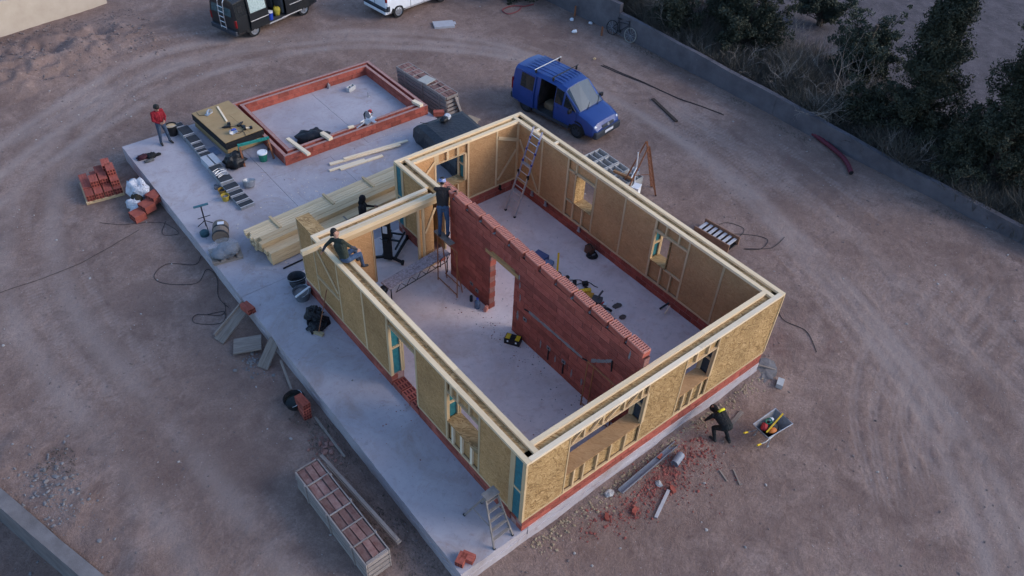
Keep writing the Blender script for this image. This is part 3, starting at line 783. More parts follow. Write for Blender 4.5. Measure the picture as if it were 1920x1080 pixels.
# electric boxes and brackets at the foot of the inner walls
for (x, y) in ((9.36, 8.1), (9.36, 10.0), (8.6, 11.83), (9.36, 10.8)):
    mb = MB(); mb.box((0, 0, 0), (.05, .09, .16)); mb.box((0, 0, -.1), (.07, .14, .05)); mb.build('anchor_bracket', STEEL if x > 9 else BLACKM, house, loc=(x, y, .43))

# ------------------------------------------------------------------ interior brick partition
part = thing('brick_partition_wall', 'half built red hollow brick wall with a doorway dividing the house interior', 'brick wall', loc=(4.52, 0.5, 0))
PX = 4.52; PW = .235; CH = .2385; PL = .715; NC = 14
def perforated(L, W, Hh):
    mb = MB(); mb.box((L / 2, 0, (Hh - .05) / 2), (L, W, Hh - .05), m=0)
    # rim and ribs standing above the recessed holes
    z0, z1 = Hh - .05, Hh
    mb.ab((0, -W / 2, z0), (L, -W / 2 + .012, z1), 1); mb.ab((0, W / 2 - .012, z0), (L, W / 2, z1), 1); mb.ab((.012, -.006, z0), (L - .012, .006, z1), 1)
    n = 8
    for i in range(n + 1):
        x = .006 + (L - .012) * i / n; mb.ab((x - .02, -W / 2 + .012, z0), (x + .02, W / 2 - .012, z1 - (0 if i in (0, n) else .002)), 1)
    for i in range(n): 
        x = .006 + (L - .012) * (i + .5) / n; mb.ab((x - .02, -W / 2 + .014, z0), (x + .02, W / 2 - .014, z0 + .003), 2)
    return mb.mesh('perforated_brick', [BRICK, BRICKT, BRICKIN])
rr = random.Random(11)
pts_start = .52; pts_end = 9.28
def part_rel(x, y, z): return (x - 4.52, y - .5, z)
for k in range(NC):
    z = k * CH + .004; s = pts_start - (PL / 2 if k % 2 else 0)
    segs = [(pts_start, pts_end)]
    if z < 2.40: segs = [(pts_start, 5.87), (7.07, pts_end)]
    for a, b in segs:
        st = pts_start - (PL / 2 if k % 2 else 0) - .18
        while st < b:
            y0 = max(st, a); y1 = min(st + PL, b)
            if 2.40 <= z < 2.55 and y0 < 7.3 and y1 > 5.7:   # lintel course
                if y0 < 5.7: y1 = 5.7
                elif y1 > 7.3: y0 = 7.3
                else: y1 = y0
            if y1 - y0 > .08:
                link('brick', brick_mesh(round(y1 - y0, 2), PW, CH), part, part_rel(PX + rr.uniform(-.003, .003), y0, z), R(90) + rr.uniform(-.003, .003))
            st += PL
mb = MB(); mb.ab(part_rel(PX - PW / 2 + .012, .5, 0), part_rel(PX + PW / 2 - .012, 5.86, CH * NC - .01)); mb.ab(part_rel(PX - PW / 2 + .012, 7.08, 0), part_rel(PX + PW / 2 - .012, 9.26, CH * NC - .01)); mb.ab(part_rel(PX - PW / 2 + .012, 5.85, 2.64), part_rel(PX + PW / 2 - .012, 7.09, CH * NC - .012)); mb.build('mortar_core', M('joint_red_mortar', (0.24, 0.11, 0.09), .95, .25, 12), part)
beam('lintel', part_rel(PX - .02, 5.68, 2.47), part_rel(PX - .02, 7.32, 2.47), .24, .13, M('lintel_timber', (0.40, 0.24, 0.10), .8, .15, 4, stretch=(.6, 9, 9)), part)
pm = perforated(.62, PW + .035, .235)
y = .56
for i in range(13):
    if i == 12: break
    link('perforated_brick', pm, part, part_rel(PX + rr.uniform(-.012, .012), y + rr.uniform(-.008, .008), CH * NC + .012 + rr.uniform(-.008, .016)), R(86.5) + rr.uniform(-.02, .02))
    mb = MB(); mb.blob((0, 0, 0), (.10, .06, .035), .5, i); mb.build('mortar_lump', MORTAR, part, loc=part_rel(PX + rr.uniform(-.04, .04), y + .69, CH * NC + .02))
    y += .713
link('perforated_brick', pm, part, part_rel(PX, y + .02, CH * NC + .012), R(90))
# mortared chases, conduit stubs and socket boxes on the left face
FX = PX - PW / 2
def chase(pts, w):
    mb = MB(); r2 = random.Random(5); n = 26; L_ = []
    P = [Vector(p) for p in pts]
    for i in range(n + 1):
        t = i / n * (len(P) - 1); k = min(int(t), len(P) - 2); q = P[k].lerp(P[k + 1], t - k); ww = w * r2.uniform(.7, 1.25)
        L_.append((q, ww))
    vs = []; fs = []
    for q, ww in L_: vs += [part_rel(FX - .004, q.x, q.y + ww / 2), part_rel(FX - .009, q.x, q.y), part_rel(FX - .004, q.x, q.y - ww / 2)]
    for i in range(n):
        for j in range(2): fs.append((i * 3 + j, i * 3 + j + 1, i * 3 + j + 4, i * 3 + j + 3))
    mb.add(vs, fs); mb.build('mortar_chase', MORTAR, part)
chase([(5.1, 1.46), (3.9, 1.50), (2.65, 1.52)], .12); chase([(2.3, 1.72), (1.9, 2.05), (1.55, 2.38)], .15)
for (ya, za, yb, zb) in ((5.3, 1.42, 5.1, 1.47), (2.62, 1.53, 2.4, 1.6), (1.53, 2.4, 1.5, 2.0), (4.05, .62, 4.05, .2), (3.35, .62, 3.36, .18)):
    mb = MB(); mb.tube([part_rel(FX - .02, ya, za), part_rel(FX - .03, (ya + yb) / 2, (za + zb) / 2 + .02), part_rel(FX - .02, yb, zb)], .022, 6); mb.build('conduit', CABLE, part)
for (y_, z_) in ((4.07, .7), (3.37, .7), (7.75, .35), (8.05, .45), (5.25, 1.0)):
    mb = MB(); mb.box((0, 0, 0), (.02, .16, .14), m=1); mb.box((-.006, 0, 0), (.012, .08, .08)); mb.build('socket_box', [BLACKP, MORTAR], part, loc=part_rel(FX - .008, y_, z_))
for (y_, z_, h_) in ((4.45, .55, .3), (3.75, .5, .28), (3.0, .5, .3), (2.55, .55, .25), (5.6, 2.2, .25), (5.55, 1.7, .3), (5.62, .9, .35), (5.65, 2.5, .2), (1.0, 3.1, .3)):
    mb = MB(); mb.blob((0, 0, 0), (.006, .03 if h_ < .31 else .05, h_ / 2), .9, int(y_ * 10), 12, 9, 2.5); mb.build('mortar_smear', MORTAR, part, loc=part_rel(FX, y_, z_))

# ------------------------------------------------------------------ low brick enclosure on the slab
enc = thing('brick_enclosure', 'low rectangular double wall of red hollow bricks on the far end of the slab', 'brick wall', loc=(2.83, 18.44, 0))
def er(x, y): return (x - 2.83, y - 18.44)
ex0, ex1, ey0, ey1 = 2.83, 9.75, 18.44, 23.42
LW = .15
def leaf(x0, y0, x1, y1, W=LW):
    h = W / 2
    for k in range(2):
        z = .006 + k * .222; o = .25 * k
        for (a, b) in (((x0, y0 + h), (x1, y0 + h)), ((x0, y1 - h), (x1, y1 - h)), ((x0 + h, y0 + W), (x0 + h, y1 - W)), ((x1 - h, y0 + W), (x1 - h, y1 - W))):
            course(enc, er(*a), er(*b), W, z, o, .222, .5)
    for (a, b) in (((x0, y0 + h), (x1, y0 + h)), ((x0, y1 - h), (x1, y1 - h)), ((x0 + h, y0 + W), (x0 + h, y1 - W)), ((x1 - h, y0 + W), (x1 - h, y1 - W))):
        mortar_run(enc, er(*a), er(*b), W - .03, 0, .438)
leaf(ex0, ey0, ex1, ey1); leaf(ex0 + .28, ey0 + .28, ex1 - .28, ey1 - .28)
# ------------------------------------------------------------------ vehicles
GLASS = M('car_glass', (0.015, 0.018, 0.02), 0.08, 0.1, spec=0.6)
GLASSL = M('windscreen_glass', (0.04, 0.055, 0.065), 0.06, 0.15, 2.0, spec=0.8)
def paint(name, col, rough=.32, dust=(0.20, 0.16, 0.15)):
    m = M(name, col, rough, .06, 2.0, spec=.5)
    m.node_tree.nodes['Principled BSDF'].inputs['Coat Weight'].default_value = .2
    m.node_tree.nodes['Principled BSDF'].inputs['Coat Roughness'].default_value = .15
    return m
PBLUE = paint('blue_paint', (0.012, 0.042, 0.185)); PWHITE = paint('white_paint', (0.72, 0.73, 0.74)); PBLACK = paint('black_paint', (0.014, 0.016, 0.018), .28)
BUMPER = M('grey_bumper', (0.035, 0.04, 0.05), .6, .15); LAMP = M('lamp_glass', (0.62, 0.64, 0.66), .15, .2, 20, spec=.7); REDL = M('tail_lamp', (0.20, 0.01, 0.012), .25)
DARKIN = M('cabin_dark', (0.06, 0.058, 0.06), .8, .5, 3); SEATC = M('seat_cloth', (0.15, 0.145, 0.15), .9, .3)
def vehicle(root, st, s, body, win_side, cut=None, cut_shift=(-.9, .07), wheels=((1.34, .31), (-1.34, .31)), wy=.80, hub=None, screen=None, rear_glass=True, cap=.05):
    """loft a body through stations (x, zb, zbelt, ztop, wm, wbelt, wtop). Ring of 14 points per station."""
    rings = []
    for (x, zb, zl, zt, wm, wl, wt) in st:
        h = [(0, zb), (wm * .88, zb), (wm * .985, zb + .13), (wm, zb + (zl - zb) * .55), (wl, zl), (wt + .03, zt - min(.10, (zt - zl) * .35)), (wt - .10, zt), (0, zt + cap * min(1, (zt - zl) / .5))]
        ring = [(y, z) for y, z in h] + [(-y, z) for y, z in h[-2:0:-1]]
        rings.append([(x * s, y * s, z * s) for y, z in ring])
    n = 14; ns = len(st)
    def q(i, j): return (i * n + j % n)
    V = [p for r in rings for p in r]
    removed = set(); glassq = {}
    # left side ring segs 4 (belt->roof); right side seg 9 ; right lower segs 10,11,12
    if cut:
        i0, i1 = cut
        for i in range(i0, i1):
            for j in (9, 10, 11): removed.add((i, j))
    F = []
    for i in range(ns - 1):
        for j in range(n):
            if (i, j) in removed: continue
            F.append((q(i, j), q(i + 1, j), q(i + 1, j + 1), q(i, j + 1)))
    F.append(tuple(q(0, j) for j in range(n))); F.append(tuple(q(ns - 1, j) for j in range(n - 1, -1, -1)))
    mb = MB(); mb.add(V, [f[::-1] for f in F]); bo = mb.build('body', body, root, smooth=False)
    bo.data.polygons.foreach_set('use_smooth', [True] * len(bo.data.polygons))
    es = bo.modifiers.new('bevel', 'BEVEL'); es.width = .075 * s; es.segments = 3; es.limit_method = 'ANGLE'; es.angle_limit = R(22)
    wnm = bo.modifiers.new('wn', 'WEIGHTED_NORMAL')
    def panel(name, idx, mat, off, inset=.1, parent=root, shift=(0, 0, 0)):
        """a pane or panel that follows a quad (or strip of quads) of the body, inset and standing off it"""
        m2 = MB()
        for quad in idx:
            P = [Vector(V[k]) for k in quad]; c = sum(P, Vector()) / 4; nn = (P[2] - P[0]).cross(P[3] - P[1]); nn.normalize()
            if nn.dot(c - Vector((c.x * .9, 0, .8 * s))) < 0: nn = -nn
            e = [c + (p - c) * (1 - inset) + nn * off * s + Vector(shift) * s for p in P]
            e2 = [p - nn * .03 * s for p in e]
            m2.add(e + e2, ((0, 1, 2, 3), (7, 6, 5, 4), (0, 4, 5, 1), (1, 5, 6, 2), (2, 6, 7, 3), (3, 7, 4, 0)))
        bm = bmesh.new(); me = m2.mesh(name, mat); bm.from_mesh(me); bmesh.ops.recalc_face_normals(bm, faces=bm.faces); bm.to_mesh(me); bm.free()
        return link(name, me, parent)
    def quad(i, j): return (q(i, j), q(i + 1, j), q(i + 1, j + 1), q(i, j + 1))
    for (i, sides) in win_side:
        if 'l' in sides: panel('side_window', [quad(i, 4)], GLASS, .006, .12)
        if 'r' in sides and not (cut and cut[0] <= i < cut[1]): panel('side_window', [quad(i, 9)], GLASS, .006, .12)
    if screen is not None:
        i = screen
        A = [Vector(V[q(i, k)]) for k in (5, 6, 7, 8, 9)] + [Vector(V[q(i + 1, k)]) for k in (9, 8, 7, 6, 5)]
        c = sum(A, Vector()) / 10; nn = (A[4] - A[0]).cross(A[9] - A[0]).normalized()
        if nn.z < 0: nn = -nn
        m2 = MB(); e = [c + (p - c) * .94 + nn * .022 * s for p in A]; e2 = [p - nn * .03 * s for p in e]
        m2.add(e + e2, [(k, k + 1, 8 - k, 9 - k) for k in range(4)] + [(10 + k, 19 - k, 18 - k, 11 + k) for k in range(4)] + [(k, 10 + k, 10 + (k + 1) % 10, (k + 1) % 10) for k in range(10)])
        bm = bmesh.new(); me = m2.mesh('windscreen', GLASSL); bm.from_mesh(me); bmesh.ops.recalc_face_normals(bm, faces=bm.faces); bm.to_mesh(me); bm.free()
        link('windscreen', me, root)
    if cut:
        door = panel('sliding_door', [quad(i, j) for i in range(*cut) for j in (10, 11)], body, .012, .015, shift=(cut_shift[0], -cut_shift[1], 0))
        panel('door_frame', [quad(i, 9) for i in range(*cut)], body, .008, .01, parent=door, shift=(cut_shift[0], -cut_shift[1], 0))
        panel('door_window', [quad(i, 9) for i in range(*cut)], MATS.get('door_glass_' + root.name, GLASS), .016, .16, parent=door, shift=(cut_shift[0], -cut_shift[1], 0))
        xa, xb = st[cut[0]][0] * s, st[cut[1]][0] * s; zb = st[cut[0]][1] * s; zt = st[cut[0]][3] * s; w = st[cut[0]][4] * s
        m2 = MB(); m2.ab((xa - .3, -w * .97, zb + .06), (xb + .1, w * .9, zb + .10)); m2.ab((xa - .3, w * .84, zb + .1), (xb + .3, w * .87, zt - .35)); m2.ab((xa - .35, -w * .75, zb + .1), (xa - .3, w * .8, zt - .3)); m2.build('cabin_lining', DARKIN, root)
        m2 = MB(); m2.ab((xb - .02, -w * .7, zb + .15), (xb + .1, -w * .1, zb + .95 * s)); m2.ab((xb - .02, w * .1, zb + .15), (xb + .1, w * .7, zb + .95 * s)); m2.build('front_seats', SEATC, root)
        m2 = MB(); m2.ab((xa, -w * .99, zb + .03), (xb, -w * .93, zb + .13)); m2.build('door_sill', BUMPER, root)
    for (wx, wr) in wheels:
        for sy in (-1, 1):
            m2 = MB(); m2.lathe([(0, -.09), (wr * .62, -.09), (wr * .66, -.10), (wr * .96, -.095), (wr, -.06), (wr, .06), (wr * .96, .095), (wr * .66, .10), (wr * .6, .07), (0, .07)], 22, rot=(R(-90) * sy, 0, 0))
            wh = m2.build('wheel', BLACKR, root, loc=(wx * s, sy * wy * s, wr * s), smooth=False); wh.scale = (s, s, s)
            m3 = MB(); m3.lathe([(0, .085), (wr * .16, .09), (wr * .2, .075), (wr * .2, .07)], 12, rot=(R(-90) * sy, 0, 0)); m3.lathe([(wr * .56, .072), (wr * .62, .104), (wr * .66, .101), (wr * .6, .07)], 20, rot=(R(-90) * sy, 0, 0))
            for k in range(6):
                g = k * math.pi / 3; a = Vector((math.cos(g) * wr * .15, sy * .085, math.sin(g) * wr * .15)); b = Vector((math.cos(g) * wr * .6, sy * .09, math.sin(g) * wr * .6)); m3.bar(a, b, wr * .2, .02, up=(0, 1, 0))
            m3.build('rim', hub or STEEL, wh)
            m4 = MB(); pr_ = []
            R0, R1 = wr + .02, wr + .10; pts = []
            for k in range(15): g = math.pi * (k / 14) ; pts.append((math.cos(g), math.sin(g)))
            vs = []
            yb = sy * (st[1][4] + .004)
            for (cx, cz) in pts: vs += [(wx + cx * R1, yb, wr + cz * R1), (wx + cx * .05, yb, wr + cz * .05), (wx + cx * R1, yb - sy * .05, wr + cz * R1)]
            fs = []
            for k in range(14): fs += [(k * 3, k * 3 + 3, k * 3 + 4, k * 3 + 1), (k * 3, k * 3 + 2, k * 3 + 5, k * 3 + 3)]
            m4.add([tuple(c * s for c in v) for v in vs], fs); m4.build('wheel_arch', BLACKR, root)
    return panel, quad, V, q
def bx(root, name, c, d, mat, s, rot=None):
    m = MB(); m.box((0, 0, 0), tuple(k * s for k in d)); o = m.build(name, mat, root, loc=tuple(k * s for k in c), rot=rot)
    bv = o.modifiers.new('bevel', 'BEVEL'); bv.width = min(d) * s * .25; bv.segments = 2
    return o

# blue van
S1 = 1.138
car = thing('parked_car', 'blue delivery van with roof bars and open sliding door beside the house', 'van', loc=(15.40, 15.62, gz(15.4, 15.6) - .01), rz=R(-81.9))
st = [(-2.19, .38, 1.02, 1.58, .80, .80, .64), (-2.10, .24, 1.06, 1.74, .87, .86, .70), (-1.55, .22, 1.05, 1.80, .885, .87, .72), (-.70, .22, 1.04, 1.82, .89, .87, .73), (.10, .22, 1.03, 1.80, .89, .87, .73), (.52, .22, 1.02, 1.73, .885, .865, .70), (1.30, .22, .98, 1.04, .88, .80, .68), (1.72, .22, .88, .96, .87, .78, .64), (2.06, .24, .72, .82, .83, .76, .58), (2.20, .30, .55, .62, .70, .66, .50)]
panel, quad, V, q = vehicle(car, st, S1, PBLUE, [(1, 'l'), (3, 'lr'), (4, 'lr'), (2, 'l')], cut=(3, 4), cut_shift=(-1.02, .045), screen=5, hub=BUMPER)
# front side windows (behind the A pillar) as triangles
for sy, jj in ((1, (4, 5)), (-1, (10, 9))):
    m = MB(); A = Vector(V[q(5, jj[0])]); B = Vector(V[q(5, jj[1])]); C = Vector(V[q(6, jj[0])]); c = (A + B + C) / 3
    e = [c + (p - c) * .74 + Vector((0, sy * .012, 0)) for p in (A, B, C)]; m.add(e + [p - Vector((0, sy * .03, 0)) for p in e], ((0, 1, 2), (3, 5, 4), (0, 3, 4, 1), (1, 4, 5, 2), (2, 5, 3, 0))); m.build('side_window', GLASS, car)
for sy in (-1, 1):
    m = MB(); m.blob((0, 0, 0), (.11, .16, .075), .05, 2); m.build('headlight', LAMP, car, loc=(2.02 * S1, sy * .60 * S1, .70 * S1), rot=(0, R(30), sy * R(-28)), smooth=True)
    bx(car, 'mirror', (1.0, sy * .98, 1.06), (.10, .20, .16), BLACKP, S1)
    bx(car, 'tail_light', (-2.13, sy * .80, 1.0), (.09, .14, .5), REDL, S1)
bx(car, 'bumper', (2.14, 0, .38), (.24, 1.56, .30), BUMPER, S1); bx(car, 'bumper', (-2.17, 0, .42), (.16, 1.66, .26), BUMPER, S1)
bx(car, 'grille', (2.15, 0, .63), (.12, .72, .14), BUMPER, S1, rot=(0, R(-18), 0)); bx(car, 'number_plate', (2.275, 0, .44), (.015, .5, .11), PAPER, S1)
m = MB(); m.lathe([(.0, 0), (.072, 0), (.072, .018), (.058, .018), (.058, .008), (0, .008)], 18, rot=(0, R(72), 0)); m.bar((.016, -.045, .04), (.018, 0, -.04), .012, .012); m.bar((.016, .045, .04), (.018, 0, -.04), .012, .012); m.build('emblem', ALU, car, loc=(2.2 * S1, 0, .665 * S1))
for x in (-1.05, -.15):
    m = MB(); m.tube([(x * S1, -.80 * S1, 1.96 * S1), (x * S1, .80 * S1, 1.96 * S1)], .022, 8); m.build('roof_bar', STEEL if x < -.5 else BLACKM, car)
    for sy in (-1, 1): bx(car, 'roof_bar_foot', (x, sy * .70, 1.88), (.07, .07, .17), BLACKP, S1)
bx(car, 'side_skirt', (0, -.895, .30), (1.9, .03, .14), BUMPER, S1); bx(car, 'side_skirt', (0, .895, .30), (1.9, .03, .14), BUMPER, S1)
for k in range(-3, 4): bx(car, 'roof_rib', (-.75, k * .19, 1.862 - .004 * k * k), (2.0, .05, .007), PBLUE, S1)
bx(car, 'dash_paper', (1.10, -.12, 1.12), (.22, .36, .012), PAPER, S1, rot=(0, R(20), 0))
for xs_ in (-.72, .12, 1.28): bx(car, 'door_seam', (xs_, -.893, .66), (.012, .012, .72), BLACKP, S1)
bx(car, 'hood_seam', (1.34, 0, 1.075), (.015, 1.2, .012), BUMPER, S1); bx(car, 'cargo_box', (-.45, -.30, .46), (.5, .45, .3), M('cargo_carton', (0.22, 0.16, 0.10), .9), S1); bx(car, 'dust_sheet', (-.2, .2, .6), (.7, .5, .25), M('cargo_cloth', (0.20, 0.20, 0.22), .9), S1)
bx(car, 'door_handle', (.30, -.905, .92), (.16, .035, .04), PBLUE, S1)
for sy in (-.3, .3):
    m = MB(); m.tube([(1.36 * S1, sy * S1, 1.045 * S1), (1.2 * S1, (sy + .28) * S1, 1.16 * S1), (1.05 * S1, (sy + .5) * S1, 1.27 * S1)], .012, 6); m.build('wiper', BLACKP, car)

# white van
S2 = 1.148
wv = thing('parked_car', 'white van at the top edge of the yard, seen from behind', 'van', loc=(16.11, 29.62, gz(16.1, 29.6) - .01), rz=R(6.1))
st = [(-2.05, .36, 1.02, 1.55, .78, .78, .64), (-1.97, .26, 1.06, 1.74, .88, .87, .70), (-1.4, .24, 1.06, 1.80, .90, .88, .72), (-.62, .24, 1.05, 1.82, .905, .88, .73), (.18, .24, 1.05, 1.80, .905, .88, .73), (.62, .24, 1.04, 1.74, .90, .87, .70), (1.35, .24, 1.02, 1.08, .89, .82, .70), (1.8, .25, .92, 1.0, .87, .8, .66), (2.12, .27, .72, .82, .80, .74, .56), (2.22, .32, .55, .64, .68, .64, .5)]
panel, quad, V, q = vehicle(wv, st, S2, PWHITE, [(3, 'lr'), (4, 'lr'), (1, 'lr')], wheels=((1.35, .315), (-1.35, .315)), screen=5)
bx(wv, 'bumper', (-2.03, 0, .52), (.16, 1.72, .17), BUMPER, S2); bx(wv, 'bumper', (-2.0, 0, .36), (.2, 1.66, .16), PWHITE, S2); bx(wv, 'bumper', (2.16, 0, .40), (.22, 1.5, .28), BUMPER, S2)
for sy in (-1, 1):
    bx(wv, 'bumper_corner', (-1.93, sy * .87, .56), (.16, .07, .25), BUMPER, S2); bx(wv, 'tail_light', (-2.0, sy * .80, 1.15), (.09, .14, .55), REDL, S2); bx(wv, 'mirror', (1.05, sy * 1.0, 1.1), (.10, .22, .18), BLACKP, S2)
    bx(wv, 'side_moulding', (.42, sy * .912, .62), (.62, .025, .07), BUMPER, S2)
    m = MB(); m.blob((0, 0, 0), (.14, .18, .09), .05, 3); m.build('headlight', LAMP, wv, loc=(2.05 * S2, sy * .58 * S2, .74 * S2), smooth=True)
for x in (-.62, .2, 1.3): bx(wv, 'door_seam', (x, -.908, .64), (.012, .012, .62), BUMPER, S2)
bx(wv, 'rear_door_seam', (-2.055, 0, .95), (.012, .015, .75), BUMPER, S2)
for sy in (-.38, .38): bx(wv, 'rear_window', (-2.055, sy, 1.28), (.02, .55, .36), GLASS, S2, rot=(0, R(6), 0))

# black van
S3 = 1.15
bv_ = thing('parked_car', 'black van with rear ladder and open side door at the top edge', 'van', loc=(8.74, 32.12, gz(8.7, 32.1) - .01), rz=R(14.4))
m_ = M('reflective_sunshade', (0.30, 0.42, 0.40), .35, .5, 14, .6, 12, metal=.4, col2=(0.62, 0.72, 0.70)); MATS['door_glass_' + bv_.name] = m_
st = [(-2.36, .40, 1.08, 1.66, .84, .84, .70), (-2.30, .30, 1.10, 1.84, .90, .89, .76), (-1.7, .28, 1.10, 1.92, .915, .90, .78), (-.62, .28, 1.10, 1.94, .92, .90, .79), (.42, .28, 1.09, 1.93, .92, .90, .78), (.95, .28, 1.08, 1.86, .915, .89, .74), (1.62, .28, 1.04, 1.10, .90, .84, .72), (2.05, .28, .90, .98, .88, .8, .68), (2.28, .3, .72, .8, .82, .76, .6), (2.38, .34, .56, .62, .72, .68, .52)]
panel, quad, V, q = vehicle(bv_, st, S3, PBLACK, [(1, 'lr'), (2, 'l'), (4, 'lr')], cut=(3, 4), cut_shift=(-1.06, .07), wheels=((1.46, .33), (-1.46, .33)), screen=5)
bx(bv_, 'bumper', (-2.38, 0, .42), (.16, 1.7, .22), BUMPER, S3); bx(bv_, 'bumper', (2.34, 0, .42), (.2, 1.5, .26), BUMPER, S3)
for sy in (-1, 1):
    bx(bv_, 'tail_light', (-2.33, sy * .82, .86), (.08, .13, .34), REDL, S3); bx(bv_, 'mirror', (1.35, sy * 1.02, 1.15), (.10, .22, .2), BLACKP, S3)
bx(bv_, 'rear_window', (-2.36, 0, 1.38), (.03, 1.3, .5), M('tinted_rear_glass', (0.05, 0.09, 0.10), .1, .3), S3, rot=(0, R(8), 0))
bx(bv_, 'door_trim', (-1.15, -1.005, .80), (1.0, .02, .03), ALU, S3); bx(bv_, 'door_trim', (1.2, -.925, .80), (1.1, .02, .03), ALU, S3); bx(bv_, 'side_skirt', (.7, -.93, .36), (1.2, .03, .05), ALU, S3)
m = MB(); m.ab((-.62 * S3, -.92 * S3, .30 * S3), (.42 * S3, -.1 * S3, .36 * S3)); m.build('cargo_floor', CONC, bv_)
m = MB()
for sy in (-.33, .02):
    m.tube([(-2.50 * S3, sy * S3, .55 * S3), (-2.52 * S3, sy * S3, 1.2 * S3), (-2.46 * S3, sy * S3, 1.75 * S3), (-2.25 * S3, sy * S3, 2.02 * S3), (-2.0 * S3, sy * S3, 2.02 * S3)], .022, 6)
for z in (.62, .85, 1.08, 1.31, 1.54): m.tube([(-2.51 * S3, -.33 * S3, z * S3), (-2.51 * S3, .02 * S3, z * S3)], .018, 6)
m.build('rear_ladder', ALU, bv_)
def from_local(root, p):
    a = root.rotation_euler.z; return (root.location.x + p[0] * math.cos(a) - p[1] * math.sin(a), root.location.y + p[0] * math.sin(a) + p[1] * math.cos(a), root.location.z + p[2])
pb = thing('bucket', 'blue bucket with white lid in the black van side door', 'bucket', loc=from_local(bv_, (-.35 * S3, -.68 * S3, .362 * S3)))
m = MB(); m.lathe([(0, 0), (.13, 0), (.16, .40), (0, .40)], 18); m.build('bucket_body', BLUEP, pb); m = MB(); m.lathe([(.165, .39), (.168, .44), (0, .445)], 18); m.build('lid', WHITE, pb)
m = MB(); m.blob((0, 0, .26), (.2, .17, .28), .35, 4, flat=-.26); o = m.build('sack', M('yellow_sack', (0.33, 0.27, 0.03), .7, .3, 9, .5, 12), loc=from_local(bv_, (.10 * S3, -.60 * S3, .362 * S3)), smooth=True)
tag(o, 'yellow sack standing in the black van side door', 'sack')
# ------------------------------------------------------------------ people
SKIN = M('skin', (0.36, 0.19, 0.13), .6, .1, 8); HAIRD = M('dark_hair', (0.018, 0.013, 0.011), .7, .3, 30)
JEANS = M('denim', (0.028, 0.05, 0.095), .9, .3, 7, .3, 60, col2=(0.06, 0.095, 0.16)); DJEANS = M('dark_denim', (0.03, 0.045, 0.075), .9, .3, 7, .3, 60, col2=(0.06, 0.09, 0.14))
SHOE = M('work_shoe', (0.03, 0.028, 0.027), .8, .3, 9)
FOLDED = set()
def fold(m):
    # soft cloth folds as relief
    if m.name in FOLDED: return
    FOLDED.add(m.name); nt = m.node_tree; tc = nd(nt, 'ShaderNodeTexCoord'); n2 = nd(nt, 'ShaderNodeTexNoise'); n2.inputs['Scale'].default_value = 9; n2.inputs['Detail'].default_value = 3; n2.inputs['Distortion'].default_value = 1.5
    nt.links.new(tc.outputs['Object'], n2.inputs['Vector']); bp = nd(nt, 'ShaderNodeBump'); bp.inputs['Strength'].default_value = 1.0; bp.inputs['Distance'].default_value = .05
    nt.links.new(n2.outputs['Fac'], bp.inputs['Height']); nt.links.new(bp.outputs['Normal'], nt.nodes['Principled BSDF'].inputs['Normal'])
def capsule(mb, p0, r0, p1, r1, n=12):
    p0 = Vector(p0); p1 = Vector(p1); d = p1 - p0
    if d.length < 1e-4: d = Vector((0, 0, 1e-3)); p1 = p0 + d
    t = d.normalized(); pts = []; rs = []
    for k in range(4): g = R(-90 + k * 28); pts.append(p0 + t * (r0 * math.sin(g))); rs.append(max(r0 * math.cos(g), .0015))
    for k in range(1, 5): f = k / 5; pts.append(p0.lerp(p1, f)); rs.append(r0 + (r1 - r0) * f)
    for k in range(4): g = R(6 + k * 28); pts.append(p1 + t * (r1 * math.sin(g))); rs.append(max(r1 * math.cos(g), .0015))
    mb.tube(pts, rs, n)
for _n in ('denim', 'dark_denim'): pass
